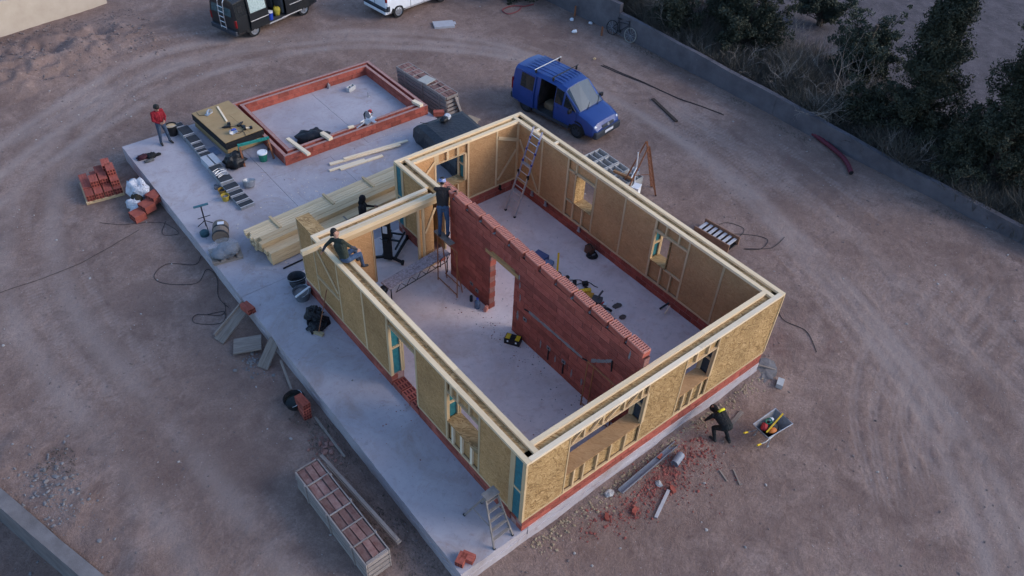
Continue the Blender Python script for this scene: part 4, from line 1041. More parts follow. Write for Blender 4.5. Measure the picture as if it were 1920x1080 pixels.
def person(label, loc, rz, J, tone, hair='short', cap=None, scale=1.08, vox=.0125, gaze=None):
    """J: joint positions in metres (x forward, y left, z up from the soles / seat). tone: material for shirt, arm, pants, shoe, hair, skin.
    All limbs are fused into one continuous surface by a voxel remesh, then coloured by the nearest limb."""
    V_ = lambda k: Vector(J[k])
    caps = []
    def add(a, ra, b, rb, t): caps.append((Vector(a), ra, Vector(b), rb, t))
    pel, che, nek, hed = V_('pelvis'), V_('chest'), V_('neck'), V_('head')
    ls, rs_ = V_('ls'), V_('rs'); lat = (ls - rs_).normalized()
    lh, rh = V_('lh'), V_('rh'); lath = (lh - rh).normalized()
    add(lh, .105, rh, .105, 'pants'); add(pel - lath * .04, .12, pel + lath * .04, .12, 'pants')
    for sg in (-1, 1):
        add(pel + lath * .065 * sg + (che - pel) * .22, .108, che + lat * .075 * sg, .125, 'shirt')
    add(pel + (che - pel) * .18, .125, che, .135, 'shirt')
    add(ls, .066, rs_, .066, 'shirt'); add(che, .12, nek, .06, 'shirt')
    add(nek, .052, hed, .056, 'skin')
    hu = (hed - nek).normalized(); fw = Vector(gaze).normalized() if gaze else lat.cross(hu) * 1.0
    if not gaze: fw = lat.cross(Vector((0, 0, 1))).normalized() if abs(hu.z) > .3 else hu
    fw = (fw - hu * fw.dot(hu)).normalized(); sd = hu.cross(fw)
    add(hed + hu * .03, .078, hed + hu * .115 - fw * .015, .092, 'skin')
    add(hed + hu * .0 + fw * .03, .052, hed + hu * .05 + fw * .035, .062, 'skin')                      # jaw
    add(hed + hu * .075 + fw * .09, .010, hed + hu * .045 + fw * .108, .014, 'skin')                  # nose
    add(hed + hu * .012 + fw * .088, .010, hed + hu * .012 + fw * .09, .010, 'lips')
    for sg in (-1, 1):
        add(hed + hu * .055 + sd * .088 * sg, .012, hed + hu * .085 + sd * .094 * sg - fw * .01, .014, 'skin')
        add(hed + hu * .082 + fw * .082 + sd * .032 * sg, .008, hed + hu * .082 + fw * .084 + sd * .034 * sg, .008, 'eye')
    if hair == 'hood':
        add(hed + hu * .03 - fw * .012, .105, hed + hu * .115 - fw * .022, .112, 'hood'); add(nek - fw * .03, .085, hed - fw * .02, .092, 'hood')
    elif hair:
        add(hed + hu * .125 - fw * .022, .094, hed + hu * .13 - fw * .018, .094, 'hair'); add(hed + hu * .06 - fw * .045, .073, hed + hu * .12 - fw * .03, .085, 'hair')
    if hair == 'bun': add(hed + hu * .05 - fw * .11, .035, hed + hu * .03 - fw * .115, .032, 'hair')
    for s_ in 'lr':
        sh = ls if s_ == 'l' else rs_; el = V_(s_ + 'e'); wr = V_(s_ + 'w'); ha = V_(s_ + 'ha'); sg = 1 if s_ == 'l' else -1
        add(sh, .062, el, .045, 'shirt'); add(el, .046, wr, .031, 'arm')
        d = (ha - wr).normalized()
        up = (lat * sg - d * d.dot(lat * sg));
        up = up.normalized() if up.length > .05 else Vector((0, 0, 1)).cross(d).normalized()
        w_ = d.cross(up).normalized()                       # across the palm
        pc = wr + d * .055
        for k in (-1, 0, 1): add(wr + d * .015 + w_ * .012 * k, .016, wr + d * .085 + w_ * .026 * k, .017, 'hand')
        curl = up * -.35
        for k, ln in ((-1.5, .055), (-.5, .07), (.5, .075), (1.5, .062)):
            a = wr + d * .09 + w_ * .021 * k; b = a + (d + curl * .5).normalized() * ln * .55; c = b + (d + curl * 1.8).normalized() * ln * .55
            add(a, .0115, b, .0108, 'hand'); add(b, .0108, c, .0098, 'hand')
        a = wr + d * .03 + w_ * .03; b = a + (d * .6 + w_ * .8 + curl * .4).normalized() * .05; add(a, .014, b, .0115, 'hand'); add(b, .0115, b + (d + w_ * .2 + curl).normalized() * .03, .0105, 'hand')
    for s_ in 'lr':
        hp = lh if s_ == 'l' else rh; kn = V_(s_ + 'k'); an = V_(s_ + 'a'); to = V_(s_ + 't')
        add(hp, .098, kn, .064, 'pants'); add(kn, .064, kn + (an - kn) * .35, .06, 'pants'); add(kn + (an - kn) * .35, .06, an, .047, 'pants')
        f = (to - an).normalized(); add(an, .047, an + Vector((0, 0, -.02)) - f * .03, .048, 'shoe'); add(an + Vector((0, 0, -.02)), .048, to, .04, 'shoe')
    mb = MB()
    for (a, ra, b, rb, t) in caps: capsule(mb, a, ra, b, rb)
    me = mb.mesh('person', SKIN); tmp = bpy.data.objects.new('tmp_person', me); COL.objects.link(tmp)
    rm = tmp.modifiers.new('r', 'REMESH'); rm.mode = 'VOXEL'; rm.voxel_size = vox
    sm = tmp.modifiers.new('s', 'SMOOTH'); sm.iterations = 2; sm.factor = .5
    dg = bpy.context.evaluated_depsgraph_get(); ev = tmp.evaluated_get(dg)
    out = bpy.data.meshes.new_from_object(ev); bpy.data.objects.remove(tmp)
    out.materials.clear(); names = ['shirt', 'arm', 'pants', 'shoe', 'hair', 'skin', 'hand', 'lips', 'eye', 'hood']
    tn = dict(arm=tone['shirt'], skin=SKIN, hand=SKIN, lips=M('lips', (0.30, 0.12, 0.10), .6), eye=M('eye', (0.03, 0.025, 0.02), .3), hair=HAIRD, hood=tone['shirt'], shoe=SHOE); tn.update(tone)
    for nme in names: out.materials.append(tn[nme])
    for key_ in ('shirt', 'pants', 'arm'): fold(tn[key_])
    nf = len(out.polygons); C = np.zeros(nf * 3); out.polygons.foreach_get('center', C); C = C.reshape(-1, 3)
    best = np.full(nf, 1e9); bi = np.zeros(nf, int)
    for (a, ra, b, rb, t) in caps:
        a = np.array(a); b = np.array(b); ab = b - a; L2 = max(ab @ ab, 1e-9); u = np.clip(((C - a) @ ab) / L2, 0, 1)
        dist = np.linalg.norm(C - (a + u[:, None] * ab), axis=1) - (ra + (rb - ra) * u)
        if t in ('lips', 'eye'): dist -= .004
        k = dist < best; best[k] = dist[k]; bi[k] = names.index(t)
    out.polygons.foreach_set('material_index', bi.astype(np.int32)); out.polygons.foreach_set('use_smooth', [True] * nf)
    root = thing('person', label, 'person', loc=loc, rz=rz); root.scale = (scale,) * 3
    bo = bpy.data.objects.new('body', out); COL.objects.link(bo); bo.parent = root
    if cap:
        m = MB(); m.lathe([(.104, .06), (.108, .10), (.098, .155), (.06, .195), (0, .205)], 16); m.prism([(.06, -.085), (.15, -.075), (.185, -.03), (.185, .03), (.15, .075), (.06, .085)], .072, .084, 'z')
        q = Matrix((fw, sd, hu)).transposed().to_4x4(); o = m.build('cap', cap, root, smooth=True); o.matrix_local = Matrix.Translation(hed - fw * .01) @ q
    return root
def stand(spread=.12, hz=.0):
    return dict(pelvis=(0, 0, .95), chest=(.01, 0, 1.27), neck=(0, 0, 1.44), head=(.02, 0, 1.53), ls=(0, .185, 1.40), rs=(0, -.185, 1.40), lh=(0, .085, .92), rh=(0, -.085, .92),
                lk=(.03, .085 + spread * .5, .50), rk=(.03, -.085 - spread * .5, .50), la=(0, .085 + spread, .09), ra=(0, -.085 - spread, .09), lt=(.15, .10 + spread, .04), rt=(.15, -.10 - spread, .04))
# red shirt, looking at a phone
J = stand(.11); J.update(head=(.06, 0, 1.52), le=(.04, .25, 1.13), lw=(.24, .10, 1.06), lha=(.33, .02, 1.08), re=(.04, -.25, 1.13), rw=(.24, -.11, 1.05), rha=(.33, -.04, 1.07), ra=(-.10, -.12, .09), rt=(.05, -.16, .04), rk=(.0, -.12, .5))
p = person('person in a red sweater and jeans standing on the slab corner looking at a phone', (-.42, 22.68, .002), R(-80), J, dict(shirt=M('red_sweater', (0.22, 0.012, 0.02), .9, .2, 8), pants=DJEANS), cap=None, scale=1.09, gaze=(1, 0, -.5))
m = MB(); m.lathe([(.101, .07), (.106, .11), (.098, .16), (.06, .2), (0, .21)], 16); o = m.build('beanie', M('dark_beanie', (0.02, 0.025, 0.022), .9), p, loc=(.045, 0, 1.53), rot=(0, R(18), 0), smooth=True)
ph = MB(); ph.box((0, 0, 0), (.15, .075, .012)); tag(ph.build('phone', BLACKP, loc=(-.42 + .36 * math.cos(R(-80)), 22.68 + .36 * math.sin(R(-80)), 1.19), rot=(0, R(-30), R(-80))), 'dark phone held by the person in red', 'phone')
# dark hooded person behind the beam
J = stand(.06); J.update(le=(.12, .24, 1.15), lw=(.36, .20, 1.16), lha=(.46, .18, 1.18), re=(.16, -.24, 1.14), rw=(.40, -.16, 1.20), rha=(.50, -.15, 1.24), head=(.03, 0, 1.53))
BLKC = M('black_hoodie', (0.013, 0.012, 0.014), .95, .3, 8)
person('person in a black hoodie between the timber stack and the house wall', (3.02, 12.70, .002), R(-35), J, dict(shirt=BLKC, pants=M('black_trousers', (0.015, 0.016, 0.02), .9, .3, 8), hood=BLKC), hair='hood', scale=1.10)
# seated on the wall, seen from behind
J = dict(pelvis=(0, 0, .11), chest=(.02, .17, .42), neck=(.04, .30, .58), head=(.05, .35, .665), ls=(-.02, .45, .50), rs=(.06, .11, .60), lh=(.03, .09, .10), rh=(.03, -.09, .10),
         lk=(.44, .15, .10), rk=(.42, -.12, .08), la=(.52, .14, -.32), ra=(.48, -.13, -.36), lt=(.64, .15, -.38), rt=(.60, -.15, -.42), le=(-.16, .58, .30), lw=(-.22, .66, .10), lha=(-.24, .70, .03), re=(.22, -.02, .40), rw=(.38, -.06, .24), rha=(.44, -.08, .18))
VEST = M('dark_green_vest', (0.03, 0.036, 0.026), .9, .3, 8); SLV = M('grey_sleeve', (0.05, 0.05, 0.06), .9, .3, 8)
person('person in a dark vest and jeans seated on the left wall top', (.25, 8.80, H + .002), R(8), J, dict(shirt=VEST, arm=SLV, pants=JEANS), hair='bun', scale=1.10, gaze=(.9, -.5, 0))
# worker with a cap leaning on the end of the partition
def rel(p, o, a): 
    d = Vector(p) - Vector(o); c, s = math.cos(-a), math.sin(-a); return ((d.x * c - d.y * s), (d.x * s + d.y * c), d.z)
o_ = (3.95, 9.02, 2.06); a_ = R(50); k_ = 1 / 1.10
def L_(x, y, z): v = rel((x, y, z), o_, a_); return tuple(c * k_ for c in v)
hip = Vector((4.13, 9.28, 3.06)); lv = Vector((-math.sin(a_), math.cos(a_), 0))
J = dict(pelvis=L_(*hip), chest=L_(4.24, 9.44, 3.42), neck=L_(4.29, 9.52, 3.60), head=L_(4.33, 9.57, 3.70), ls=L_(*(Vector((4.27, 9.49, 3.57)) + lv * .205)), rs=L_(*(Vector((4.27, 9.49, 3.57)) - lv * .205)),
         lh=L_(*(hip + lv * .095 - Vector((0, 0, .03)))), rh=L_(*(hip - lv * .095 - Vector((0, 0, .03)))), lk=L_(*(Vector((4.06, 9.15, 2.60)) + lv * .11)), rk=L_(*(Vector((4.06, 9.15, 2.60)) - lv * .13)),
         la=L_(*(Vector((3.95, 9.02, 2.16)) + lv * .12)), ra=L_(*(Vector((3.95, 9.02, 2.16)) - lv * .14)), lt=L_(*(Vector((4.07, 9.15, 2.11)) + lv * .13)), rt=L_(*(Vector((4.07, 9.15, 2.11)) - lv * .16)),
         le=L_(4.30, 9.72, 3.42), lw=L_(4.48, 9.52, 3.56), lha=L_(4.53, 9.42, 3.60), re=L_(4.52, 9.28, 3.46), rw=L_(4.54, 9.10, 3.62), rha=L_(4.52, 9.00, 3.63))
person('person in a blue and white cap, dark top and jeans at the partition wall end', o_, a_, J, dict(shirt=M('dark_brown_top', (0.022, 0.018, 0.018), .9, .3, 8), pants=JEANS), cap=M('blue_white_cap', (0.03, 0.08, 0.36), .8, .1, 9, col2=(0.62, 0.64, 0.68)), scale=1.10)
# worker bending over outside the front wall
o_ = (6.93, -.92, gz(6.93, -.92)); a_ = R(78); k_ = 1 / 1.08
J = dict(pelvis=(-.20, 0, .76), chest=(.14, 0, .86), neck=(.31, 0, .86), head=(.40, -.02, .82), ls=(.23, .19, .86), rs=(.25, -.19, .84), lh=(-.17, .09, .73), rh=(-.17, -.09, .73), lk=(.10, .16, .45), rk=(.04, -.17, .43), la=(-.06, .15, .09), ra=(-.26, -.19, .09), lt=(.10, .17, .04), rt=(-.10, -.23, .04),
         le=(.34, .24, .60), lw=(.44, .17, .38), lha=(.47, .15, .30), re=(.34, -.25, .58), rw=(.42, -.13, .36), rha=(.45, -.10, .28))
pp = person('person in black work clothes with a yellow collar bending over by the front plinth', o_, a_, J, dict(shirt=M('black_jacket', (0.014, 0.014, 0.015), .9, .3, 8), pants=M('black_work_trousers', (0.013, 0.015, 0.016), .9, .3, 8), hood=BLKC), hair='hood', scale=1.08)
m = MB(); m.tube([(.20, .06, .985), (.21, -.04, .99), (.22, -.12, .97), (.25, -.18, .91)], .04, 8); m.build('yellow_collar', M('hi_vis_yellow', (0.62, 0.55, 0.02), .7), pp, smooth=True)
# ------------------------------------------------------------------ things on the slab
rr = random.Random(21)
def one(mb, name, mats, label, cat, loc=(0, 0, 0), rz=0, rot=None, group=None, smooth=False):
    return tag(mb.build(name, mats, None, loc, rz, rot, smooth), label, cat, group)
def stick(name, label, cat, p0, p1, w, h, mat, group=None, up=(0, 0, 1)):
    return tag(beam(name, p0, p1, w, h, mat, None, up), label, cat, group)
WOODY = M('fresh_timber', (0.54, 0.39, 0.22), .75, .12, 3, .12, 30, rand=.12, col2=(0.70, 0.54, 0.34), stretch=(.6, 9, 9))
# timber stack: every length is its own piece
ORD = ('nearest', 'second', 'third', 'fourth', 'fifth', 'sixth', 'seventh', 'farthest'); LAY = ('bottom', 'second', 'third', 'fourth', 'fifth')
def stack(y0, cols, layers, x0, x1, w, h, z0, label, group, mat, jit=.12, skip=()):
    for k in range(layers):
        for c in range(cols):
            if (k, c) in skip: continue
            a = x0 + rr.uniform(-jit, jit) + (layers - k) * .03; y = y0 + c * (w + .012) + rr.uniform(-.004, .004); z = z0 + k * (h + .012) + h / 2
            ca, sa = math.cos(R(2.6)), math.sin(R(2.6)); 
            def rt_(x_, y_): return (-.4 + (x_ + .4) * ca - (y_ - 13.3) * sa, 13.3 + (x_ + .4) * sa + (y_ - 13.3) * ca)
            stick('timber', '%s, %s layer, %s from the house' % (label, 'top' if k == layers - 1 else LAY[k], ORD[c]), 'timber', (*rt_(a, y), z), (*rt_(x1 + rr.uniform(-.1, .1), y + rr.uniform(-.02, .02)), z), w, h, mat, group)
stack(13.32, 4, 4, -.42, 6.4, .20, .165, .06, 'heavy pine beam of the timber stack', 'heavy beams of the timber stack', WOOD, .10, skip=((3, 0), (3, 1)))
stack(14.20, 6, 5, -.50, 6.6, .105, .115, .06, 'narrow pale plank of the timber stack', 'narrow planks of the timber stack', WOODY, .10)
for i, x in enumerate((.48, 2.68, 4.43)):
    stick('batten', ('short batten lying across the near end of the timber stack', 'short batten lying across the middle of the timber stack', 'short batten across the timber stack near the recess corner')[i], 'batten', (x, 14.92 + x * .04, .725), (x + .03, 14.14 + x * .04, .725), .09, .06, WOOD)
for x, nm_ in ((.3, 'near end'), (3.0, 'middle'), (5.6, 'far end')): stick('bearer', 'wooden bearer under the %s of the long timber stack' % nm_, 'bearer', (x, 13.3, .03), (x, 15.0, .03), .1, .06, WOODO)
for i, (x, z) in enumerate(((1.15, .56), (2.7, .56))):
    stick('spacer', 'short wooden spacer sticking out of the heavy beams, %s' % ('behind the wing wall', 'beside the hooded person')[i], 'spacer', (x, 13.18, z), (x, 13.6, z + .002), .06, .045, WOODO)
# loose planks between the enclosure and the timber stack
stick('plank', 'longest pale plank lying loose on the slab below the brick enclosure', 'plank', (4.28, 17.50, .03), (7.35, 17.0, .09), .15, .05, WOODP)
stick('plank', 'pale plank crossing over the longest loose plank on the slab', 'plank', (4.9, 17.42, .10), (7.75, 17.05, .10), .12, .045, WOODP)
stick('plank', 'pale plank with a dark edge in the loose planks, nearest the house', 'plank', (4.45, 16.95, .03), (6.35, 16.80, .03), .14, .05, WOODP)
stick('plank', 'short pale plank leftmost of the loose planks on the slab', 'plank', (4.05, 17.12, .03), (5.6, 16.98, .03), .11, .05, WOODP)
# timbers lying on the enclosure
stick('timber_offcut', 'long pale offcut laid across the near left side of the brick enclosure', 'timber', (3.50, 19.46, .50), (3.66, 17.95, .50), .16, .09, WOODP)
stick('timber_offcut', 'short round ended pale offcut on the enclosure beside the black sheet', 'timber', (4.84, 19.02, .51), (4.92, 18.42, .51), .19, .12, WOODP)
stick('timber_offcut', 'short pale offcut on the right hand corner of the brick enclosure', 'timber', (9.36, 19.0, .51), (9.45, 18.48, .51), .19, .12, WOODP)
stick('timber_offcut', 'tiny pale offcut on the enclosure wall between saw and black sheet', 'timber', (5.95, 18.80, .48), (6.2, 18.76, .48), .13, .07, WOODP)
# black sheet over something inside the enclosure
SHEET = M('black_sheet', (0.016, 0.016, 0.019), .5, .4, 5, .6, 7, dist=.05)
m = MB(); m.blob((0, 0, .18), (.68, .36, .34), .35, 3, 22, 12, 1.8, flat=-.18); one(m, 'black_sheet', SHEET, 'crumpled black plastic sheet over a lump inside the brick enclosure', 'sheet', (4.60, 19.45, 0), R(-28), smooth=True)
# mitre saw standing on the enclosure wall
ms = thing('mitre_saw', 'red and grey mitre saw standing on the brick enclosure wall', 'saw', loc=(6.98, 18.72, .45), rz=R(20))
m = MB(); m.box((0, .05, .04), (.62, .30, .06)); m.box((0, -.12, .07), (.14, .34, .03)); m.box((-.55, .08, .06), (.5, .05, .03)); m.box((-.30, .19, .11), (.24, .03, .08)); m.box((.30, .19, .11), (.24, .03, .08)); m.build('base', ALU, ms)
m = MB(); m.lathe([(0, -.02), (.17, -.02), (.17, .02), (0, .02)], 22, (0, .12, .30), rot=(0, R(90), 0)); m.build('blade_guard', STEEL, ms)
m = MB(); m.lathe([(0, -.1), (.075, -.1), (.085, .08), (.06, .14), (0, .14)], 14, (.12, .14, .36), rot=(0, R(90), 0)); m.build('motor', REDP, ms)
m = MB(); m.tube([(.02, .1, .42), (.0, .0, .52), (.0, -.10, .52), (.0, -.16, .47)], .025, 8); m.build('handle', BLACKP, ms)
m = MB(); m.tube([(-.02, .26, .06), (-.02, .30, .26), (0, .22, .40)], .03, 8); m.tube([(.06, .3, .3), (.06, .1, .34)], .015, 6); m.build('arm', BLACKM, ms)
# hollow block and bits inside the enclosure
def hollow_block(name, label, cat, loc, rz, mat, L=.5, W=.22, Hh=.24, nx=2, ny=1, hole=BLACKM, group=None, up=True):
    t = thing(name, label, cat, group, loc, rz); m = MB(); e = .03
    def web(a, b): m.ab(a, b)
    m.ab((0, 0, 0), (L, e, Hh)); m.ab((0, W - e, 0), (L, W, Hh))
    for i in range(nx + 1): x = (L - e) * i / nx; m.ab((x, e, 0), (x + e, W - e, Hh - .001))
    for j in range(1, ny): y = W * j / ny; m.ab((e, y - .01, 0), (L - e, y + .01, Hh - .002))
    m.ab((e, e, .0), (L - e, W - e, .03)); m.build('block_shell', mat, t)
    return t
hollow_block('hollow_block', 'grey hollow concrete block alone on the enclosure floor', 'block', (7.85, 22.0, 0), R(20), CBLOCK, .45, .2, .2)
m = MB(); m.box((0, 0, .09), (.12, .09, .18)); m.box((.03, .04, .2), (.05, .04, .06)); one(m, 'pipe_stub', STEEL, 'small grey pipe stub standing on the enclosure floor', 'pipe', (7.3, 22.9, 0), .3)
m = MB(); m.tube([(0, 0, 0), (0, 0, .26)], .02, 6); m.tube([(0, 0, .0), (.1, 0, .012)], .016, 6); one(m, 'floor_pipe', STEEL, 'thin upright pipe in the middle of the enclosure floor', 'pipe', (8.35, 21.2, 0))
def red_brick(label, loc, rz, L=.5, W=.24, Hh=.22, group=None, rot=None, holes=True):
    t = thing('hollow_brick', label, 'brick', group, loc, rz, rot)
    key = ('hb', L, W, Hh)
    if key not in _BARM:
        m = MB(); g = .008
        prof = [(0, 0), (W, 0), (W, Hh * .3), (W - g, Hh * .33), (W, Hh * .36), (W, Hh * .64), (W - g, Hh * .67), (W, Hh * .7), (W, Hh), (W * .7, Hh), (W * .67, Hh - g), (W * .64, Hh), (W * .36, Hh), (W * .33, Hh - g), (W * .3, Hh), (0, Hh), (0, Hh * .7), (g, Hh * .67), (0, Hh * .64), (0, Hh * .36), (g, Hh * .33), (0, Hh * .3)]
        m.prism(prof, 0, L, 'x')
        _BARM[key] = m.mesh('brick_body', BRICK)
        m = MB()
        for i in range(3):
            for j in range(2):
                for xx in (-.001, L + .001): m.box((xx, W * (i + .5) / 3, Hh * (j + .5) / 2), (.004, W * .22, Hh * .34))
        _BARM[key + ('h',)] = m.mesh('brick_holes', BRICKIN)
    link('brick_body', _BARM[key], t); tag(link('brick_holes', _BARM[key + ('h',)], t), kind='stuff')
    return t
red_brick('single red brick lying at the right corner of the brick enclosure', (9.82, 18.12, 0), R(-30), .48, .24, .2)
# strand board pack with tools
pk = thing('board_pack', 'stack of yellow boards with black edged sheets on top beside the enclosure', 'board stack', loc=(1.98, 21.80, 0), rz=R(3.5))
YB = M('yellow_board', (0.33, 0.215, 0.10), .8, .12, 2, .2, 30, rand=.06, col2=(0.40, 0.27, 0.13)); BED = M('black_bitumen', (0.016, 0.016, 0.018), .7, .3)
for i in range(3): m = MB(); m.box((0, -1.1 + i * 1.1, .04), (1.6, .1, .08)); m.build('bearer', WOODO, pk)
for i in range(4): m = MB(); m.box((-.02 + .01 * i, -.02, .115 + i * .07), (1.64, 2.84, .062)); m.build('board', YB, pk)
for i in range(3): m = MB(); m.box((0, 0, .41 + i * .09), (1.70, 2.92, .085)); m.build('black_sheet_layer', BED, pk)
m = MB(); m.ab((-.84, -1.45, .672), (.30, .35, .69)); m.build('top_sheet', YB, pk); m = MB(); m.ab((.31, -1.45, .672), (.84, .35, .691)); m.build('top_sheet', YB, pk); m = MB(); m.ab((-.84, .36, .672), (.84, 1.45, .689)); m.build('top_sheet', YB, pk)
ZT = .692
def power_tool(label, loc, rz, c1, c2, kind=0):
    t = thing('power_tool', label, 'power tool', loc=loc, rz=rz); m = MB()
    if kind == 0:
        m.lathe([(0, -.17), (.05, -.17), (.055, .05), (.035, .13), (.02, .19), (0, .19)], 12, (0, 0, .06), rot=(0, R(90), 0)); m.build('motor_body', c1, t)
        m = MB(); m.bar((-.06, 0, .05), (-.10, -.20, .04), .05, .06); m.build('grip', c2, t); m = MB(); m.box((-.11, -.24, .05), (.13, .10, .08)); m.build('battery', BLACKP, t)
    else:
        m.lathe([(0, 0), (.10, 0), (.10, .03), (0, .03)], 16, (.1, 0, .09), rot=(R(90), 0, 0)); m.build('blade_guard', STEEL, t)
        m = MB(); m.box((0, .03, .02), (.34, .16, .02)); m.build('sole_plate', ALU, t); m = MB(); m.tube([(-.14, 0, .08), (-.05, .02, .16), (.08, .04, .17)], .035, 8); m.build('grip', c1, t)
    m = MB(); pts = [(-.1, .05, .03)] + [(-.1 - .12 * math.sin(k * .9) - .03 * k, .10 + .09 * k, .012) for k in range(1, 6)]; m.tube(pts, .009, 5); m.build('cord', CABLE, t)
    return t
power_tool('grey power tool with cord at the far left of the board stack', (1.62, 22.70, ZT), .5, STEEL, BLACKP, 1)
power_tool('black power tool lying across the middle of the board stack', (1.75, 21.30, ZT), R(160), BLACKM, BLACKP, 0)
power_tool('dark tool with looped cord near the right edge of the board stack', (2.30, 21.20, ZT), R(30), BLACKP, BLACKM, 0)
power_tool('blue power tool near the front edge of the board stack', (1.82, 20.82, ZT), R(200), BLUEP, STEEL, 1)
power_tool('dark sander with a pale grip beside the blue power tool', (2.32, 20.86, ZT), R(80), BLACKM, WOODP, 0)
stick('stick', 'slim pale stick lying lengthwise on the board stack', 'stick', (2.14, 23.05, ZT + .02), (1.96, 21.75, ZT + .02), .07, .035, WOODP)
# row of grey blocks with dark tops
DTOP = M('dark_felt', (0.035, 0.037, 0.042), .9, .3, 8); PSIDE = M('pale_block_side', (0.22, 0.225, 0.24), .9, .2, 6)
GB = 'dark topped blocks in a row along the slab'
row = [(.42, 23.35, .42, .34, .26), (.50, 22.72, .46, .72, .3), (.50, 21.95, .44, .58, .3), (.48, 21.42, .42, .34, .28), (.46, 21.05, .40, .26, .24), (.46, 20.72, .42, .28, .24), (.40, 19.40, .50, .60, .3), (.38, 18.72, .52, .56, .28), (.38, 18.15, .54, .40, .22), (.36, 17.68, .54, .30, .2), (.38, 17.32, .54, .36, .16), (.40, 16.94, .56, .30, .12)]
for i, (x, y, w, l, h) in enumerate(row):
    t = thing('dark_topped_block', 'grey block with dark felt top, %s in the row counted from the black bucket' % ('first', 'second', 'third', 'fourth', 'fifth', 'sixth', 'seventh', 'eighth', 'ninth', 'tenth', 'eleventh', 'last')[i], 'block', GB, (x, y, 0), rr.uniform(-.03, .03))
    m = MB(); m.box((0, 0, h / 2), (w, l, h)); m.build('block_body', PSIDE, t); m = MB(); m.box((0, 0, h + .008), (w - .03, l - .05, .016)); m.build('felt_top', DTOP, t)
    for k in (-1, 1): m = MB(); m.box((0, k * (l / 2 - .02), h + .004), (w + .004, .02, .016)); m.build('band', PAPER, t)
for i, dx in enumerate((-.14, .16)):
    m = MB(); m.box((0, 0, .15), (.24, .78, .30)); o = one(m, 'pale_block', M('pale_grey_block', (0.36, 0.38, 0.41), .85, .1, 6), ('pale grey block in the block row, on its left side', 'pale grey block in the block row, on the board stack side')[i], 'block', (.46 + dx, 20.15, 0), R(1.5))
m = MB(); m.box((0, 0, .01), (.34, .62, .02)); one(m, 'grey_sheet', M('blue_grey_sheet', (0.16, 0.19, 0.27), .8, .15), 'thin blue grey sheet lying between the block row and the board stack', 'sheet', (.95, 21.05, 0), .05)
m = MB()
for k in range(7): m.tube([(-.2 + rr.uniform(-.05, .05), -.25 + k * .08, .0), (.0, -.22 + k * .08 + rr.uniform(-.04, .04), .03), (.22, -.25 + k * .08, 0)], .012, 5)
one(m, 'wire_mesh', STEEL, 'crumpled strip of pale wire netting on the dark topped blocks', 'netting', (.40, 19.05, .315))
# sawhorse, buckets, bowl, pots
sh = thing('sawhorse', 'folding sawhorse with green top rail and rusty brown legs', 'sawhorse', loc=(2.12, 19.60, 0), rz=R(-8))
m = MB(); m.box((0, 0, .80), (1.22, .09, .09)); m.build('top_rail', M('green_wood', (0.02, 0.20, 0.16), .7, .2), sh); m = MB(); m.box((.60, 0, .70), (.07, .11, .3)); m.box((-.60, 0, .70), (.07, .11, .3)); m.build('end_bracket', MATS['green_wood'], sh)
for sx in (-1, 1):
    for sy in (-1, 1): m = MB(); m.bar((sx * .58, sy * .03, .76), (sx * .60, sy * .34, 0), .07, .05); m.build('leg', RUST, sh)
    m = MB(); m.bar((sx * .59, -.2, .33), (sx * .59, .2, .33), .05, .03); m.build('spreader', RUST, sh)
def bucket(name, label, loc, r, h, mat, inner=None, lid=None, handle=True, fill=.6, cat='bucket', rot=None):
    t = thing(name, label, cat, loc=loc, rz=rr.uniform(0, 6), rot=rot); m = MB(); m.lathe([(0, 0), (r * .78, 0), (r, h), (r * 1.04, h), (r * 1.04, h - .03), (r * .95, h - .03), (r * .95 - .01, h - .03), (r * .76, .02), (0, .02)], 22); m.build('bucket_body', mat, t)
    if lid: m = MB(); m.lathe([(r * 1.06, h - .03), (r * 1.06, h + .025), (r * .9, h + .03), (0, h + .03)], 22); m.build('lid', lid, t)
    elif inner: m = MB(); m.lathe([(r * .9, h * fill), (r * .4, h * fill + .02), (0, h * fill + .015)], 16); m.build('contents', inner, t)
    if handle: m = MB(); m.tube([(math.cos(g) * r * 1.05, math.sin(g) * r * .5 + r * .3 * math.sin(g), h - .02 + math.sin(g) * .05) for g in [math.pi * k / 10 for k in range(11)]], .008, 5); m.build('handle', STEEL, t)
    return t
bucket('bucket', 'green bucket with white lid under the sawhorse', (2.28, 19.32, 0), .19, .38, GREENP, lid=WHITE)
bucket('bucket', 'black bucket full of wood scraps beside the person in red', (.10, 23.20, 0), .23, .46, BLACKP, inner=WOOD, fill=.9)
bucket('steel_bowl', 'round galvanised bowl tipped beside the dark topped blocks', (1.02, 17.98, .03), .25, .26, STEEL, cat='bowl', handle=False, rot=(R(-18), R(12), 0))
bucket('pot', 'small orange pot beside the dark topped blocks', (.02, 18.18, 0), .15, .2, M('ochre_plastic', (0.28, 0.16, 0.03), .6, .15), inner=BLACKM, cat='pot', handle=False)
bucket('pot', 'small yellow pot nearest the end of the block row', (-.06, 17.72, 0), .15, .24, M('yellow_bucket', (0.42, 0.30, 0.05), .6, .15), inner=MORTAR, cat='pot', handle=False)
m = MB(); m.box((0, 0, .05), (.2, .12, .1)); m.box((.02, .16, .03), (.1, .14, .05)); one(m, 'glove', M('grey_glove', (0.12, 0.12, 0.13), .9), 'grey work glove lying left of the orange pot', 'glove', (-.02, 18.6, 0))
m = MB(); m.blob((0, 0, .2), (.40, .34, .34), .55, 9, 20, 12, 2.2, flat=-.2); one(m, 'rubbish_bag', M('black_bag', (0.012, 0.012, 0.014), .35, .3, 8, .8, 9, dist=.05), 'full black rubbish bag by the sawhorse legs', 'bag', (1.20, 19.62, 0), smooth=True)
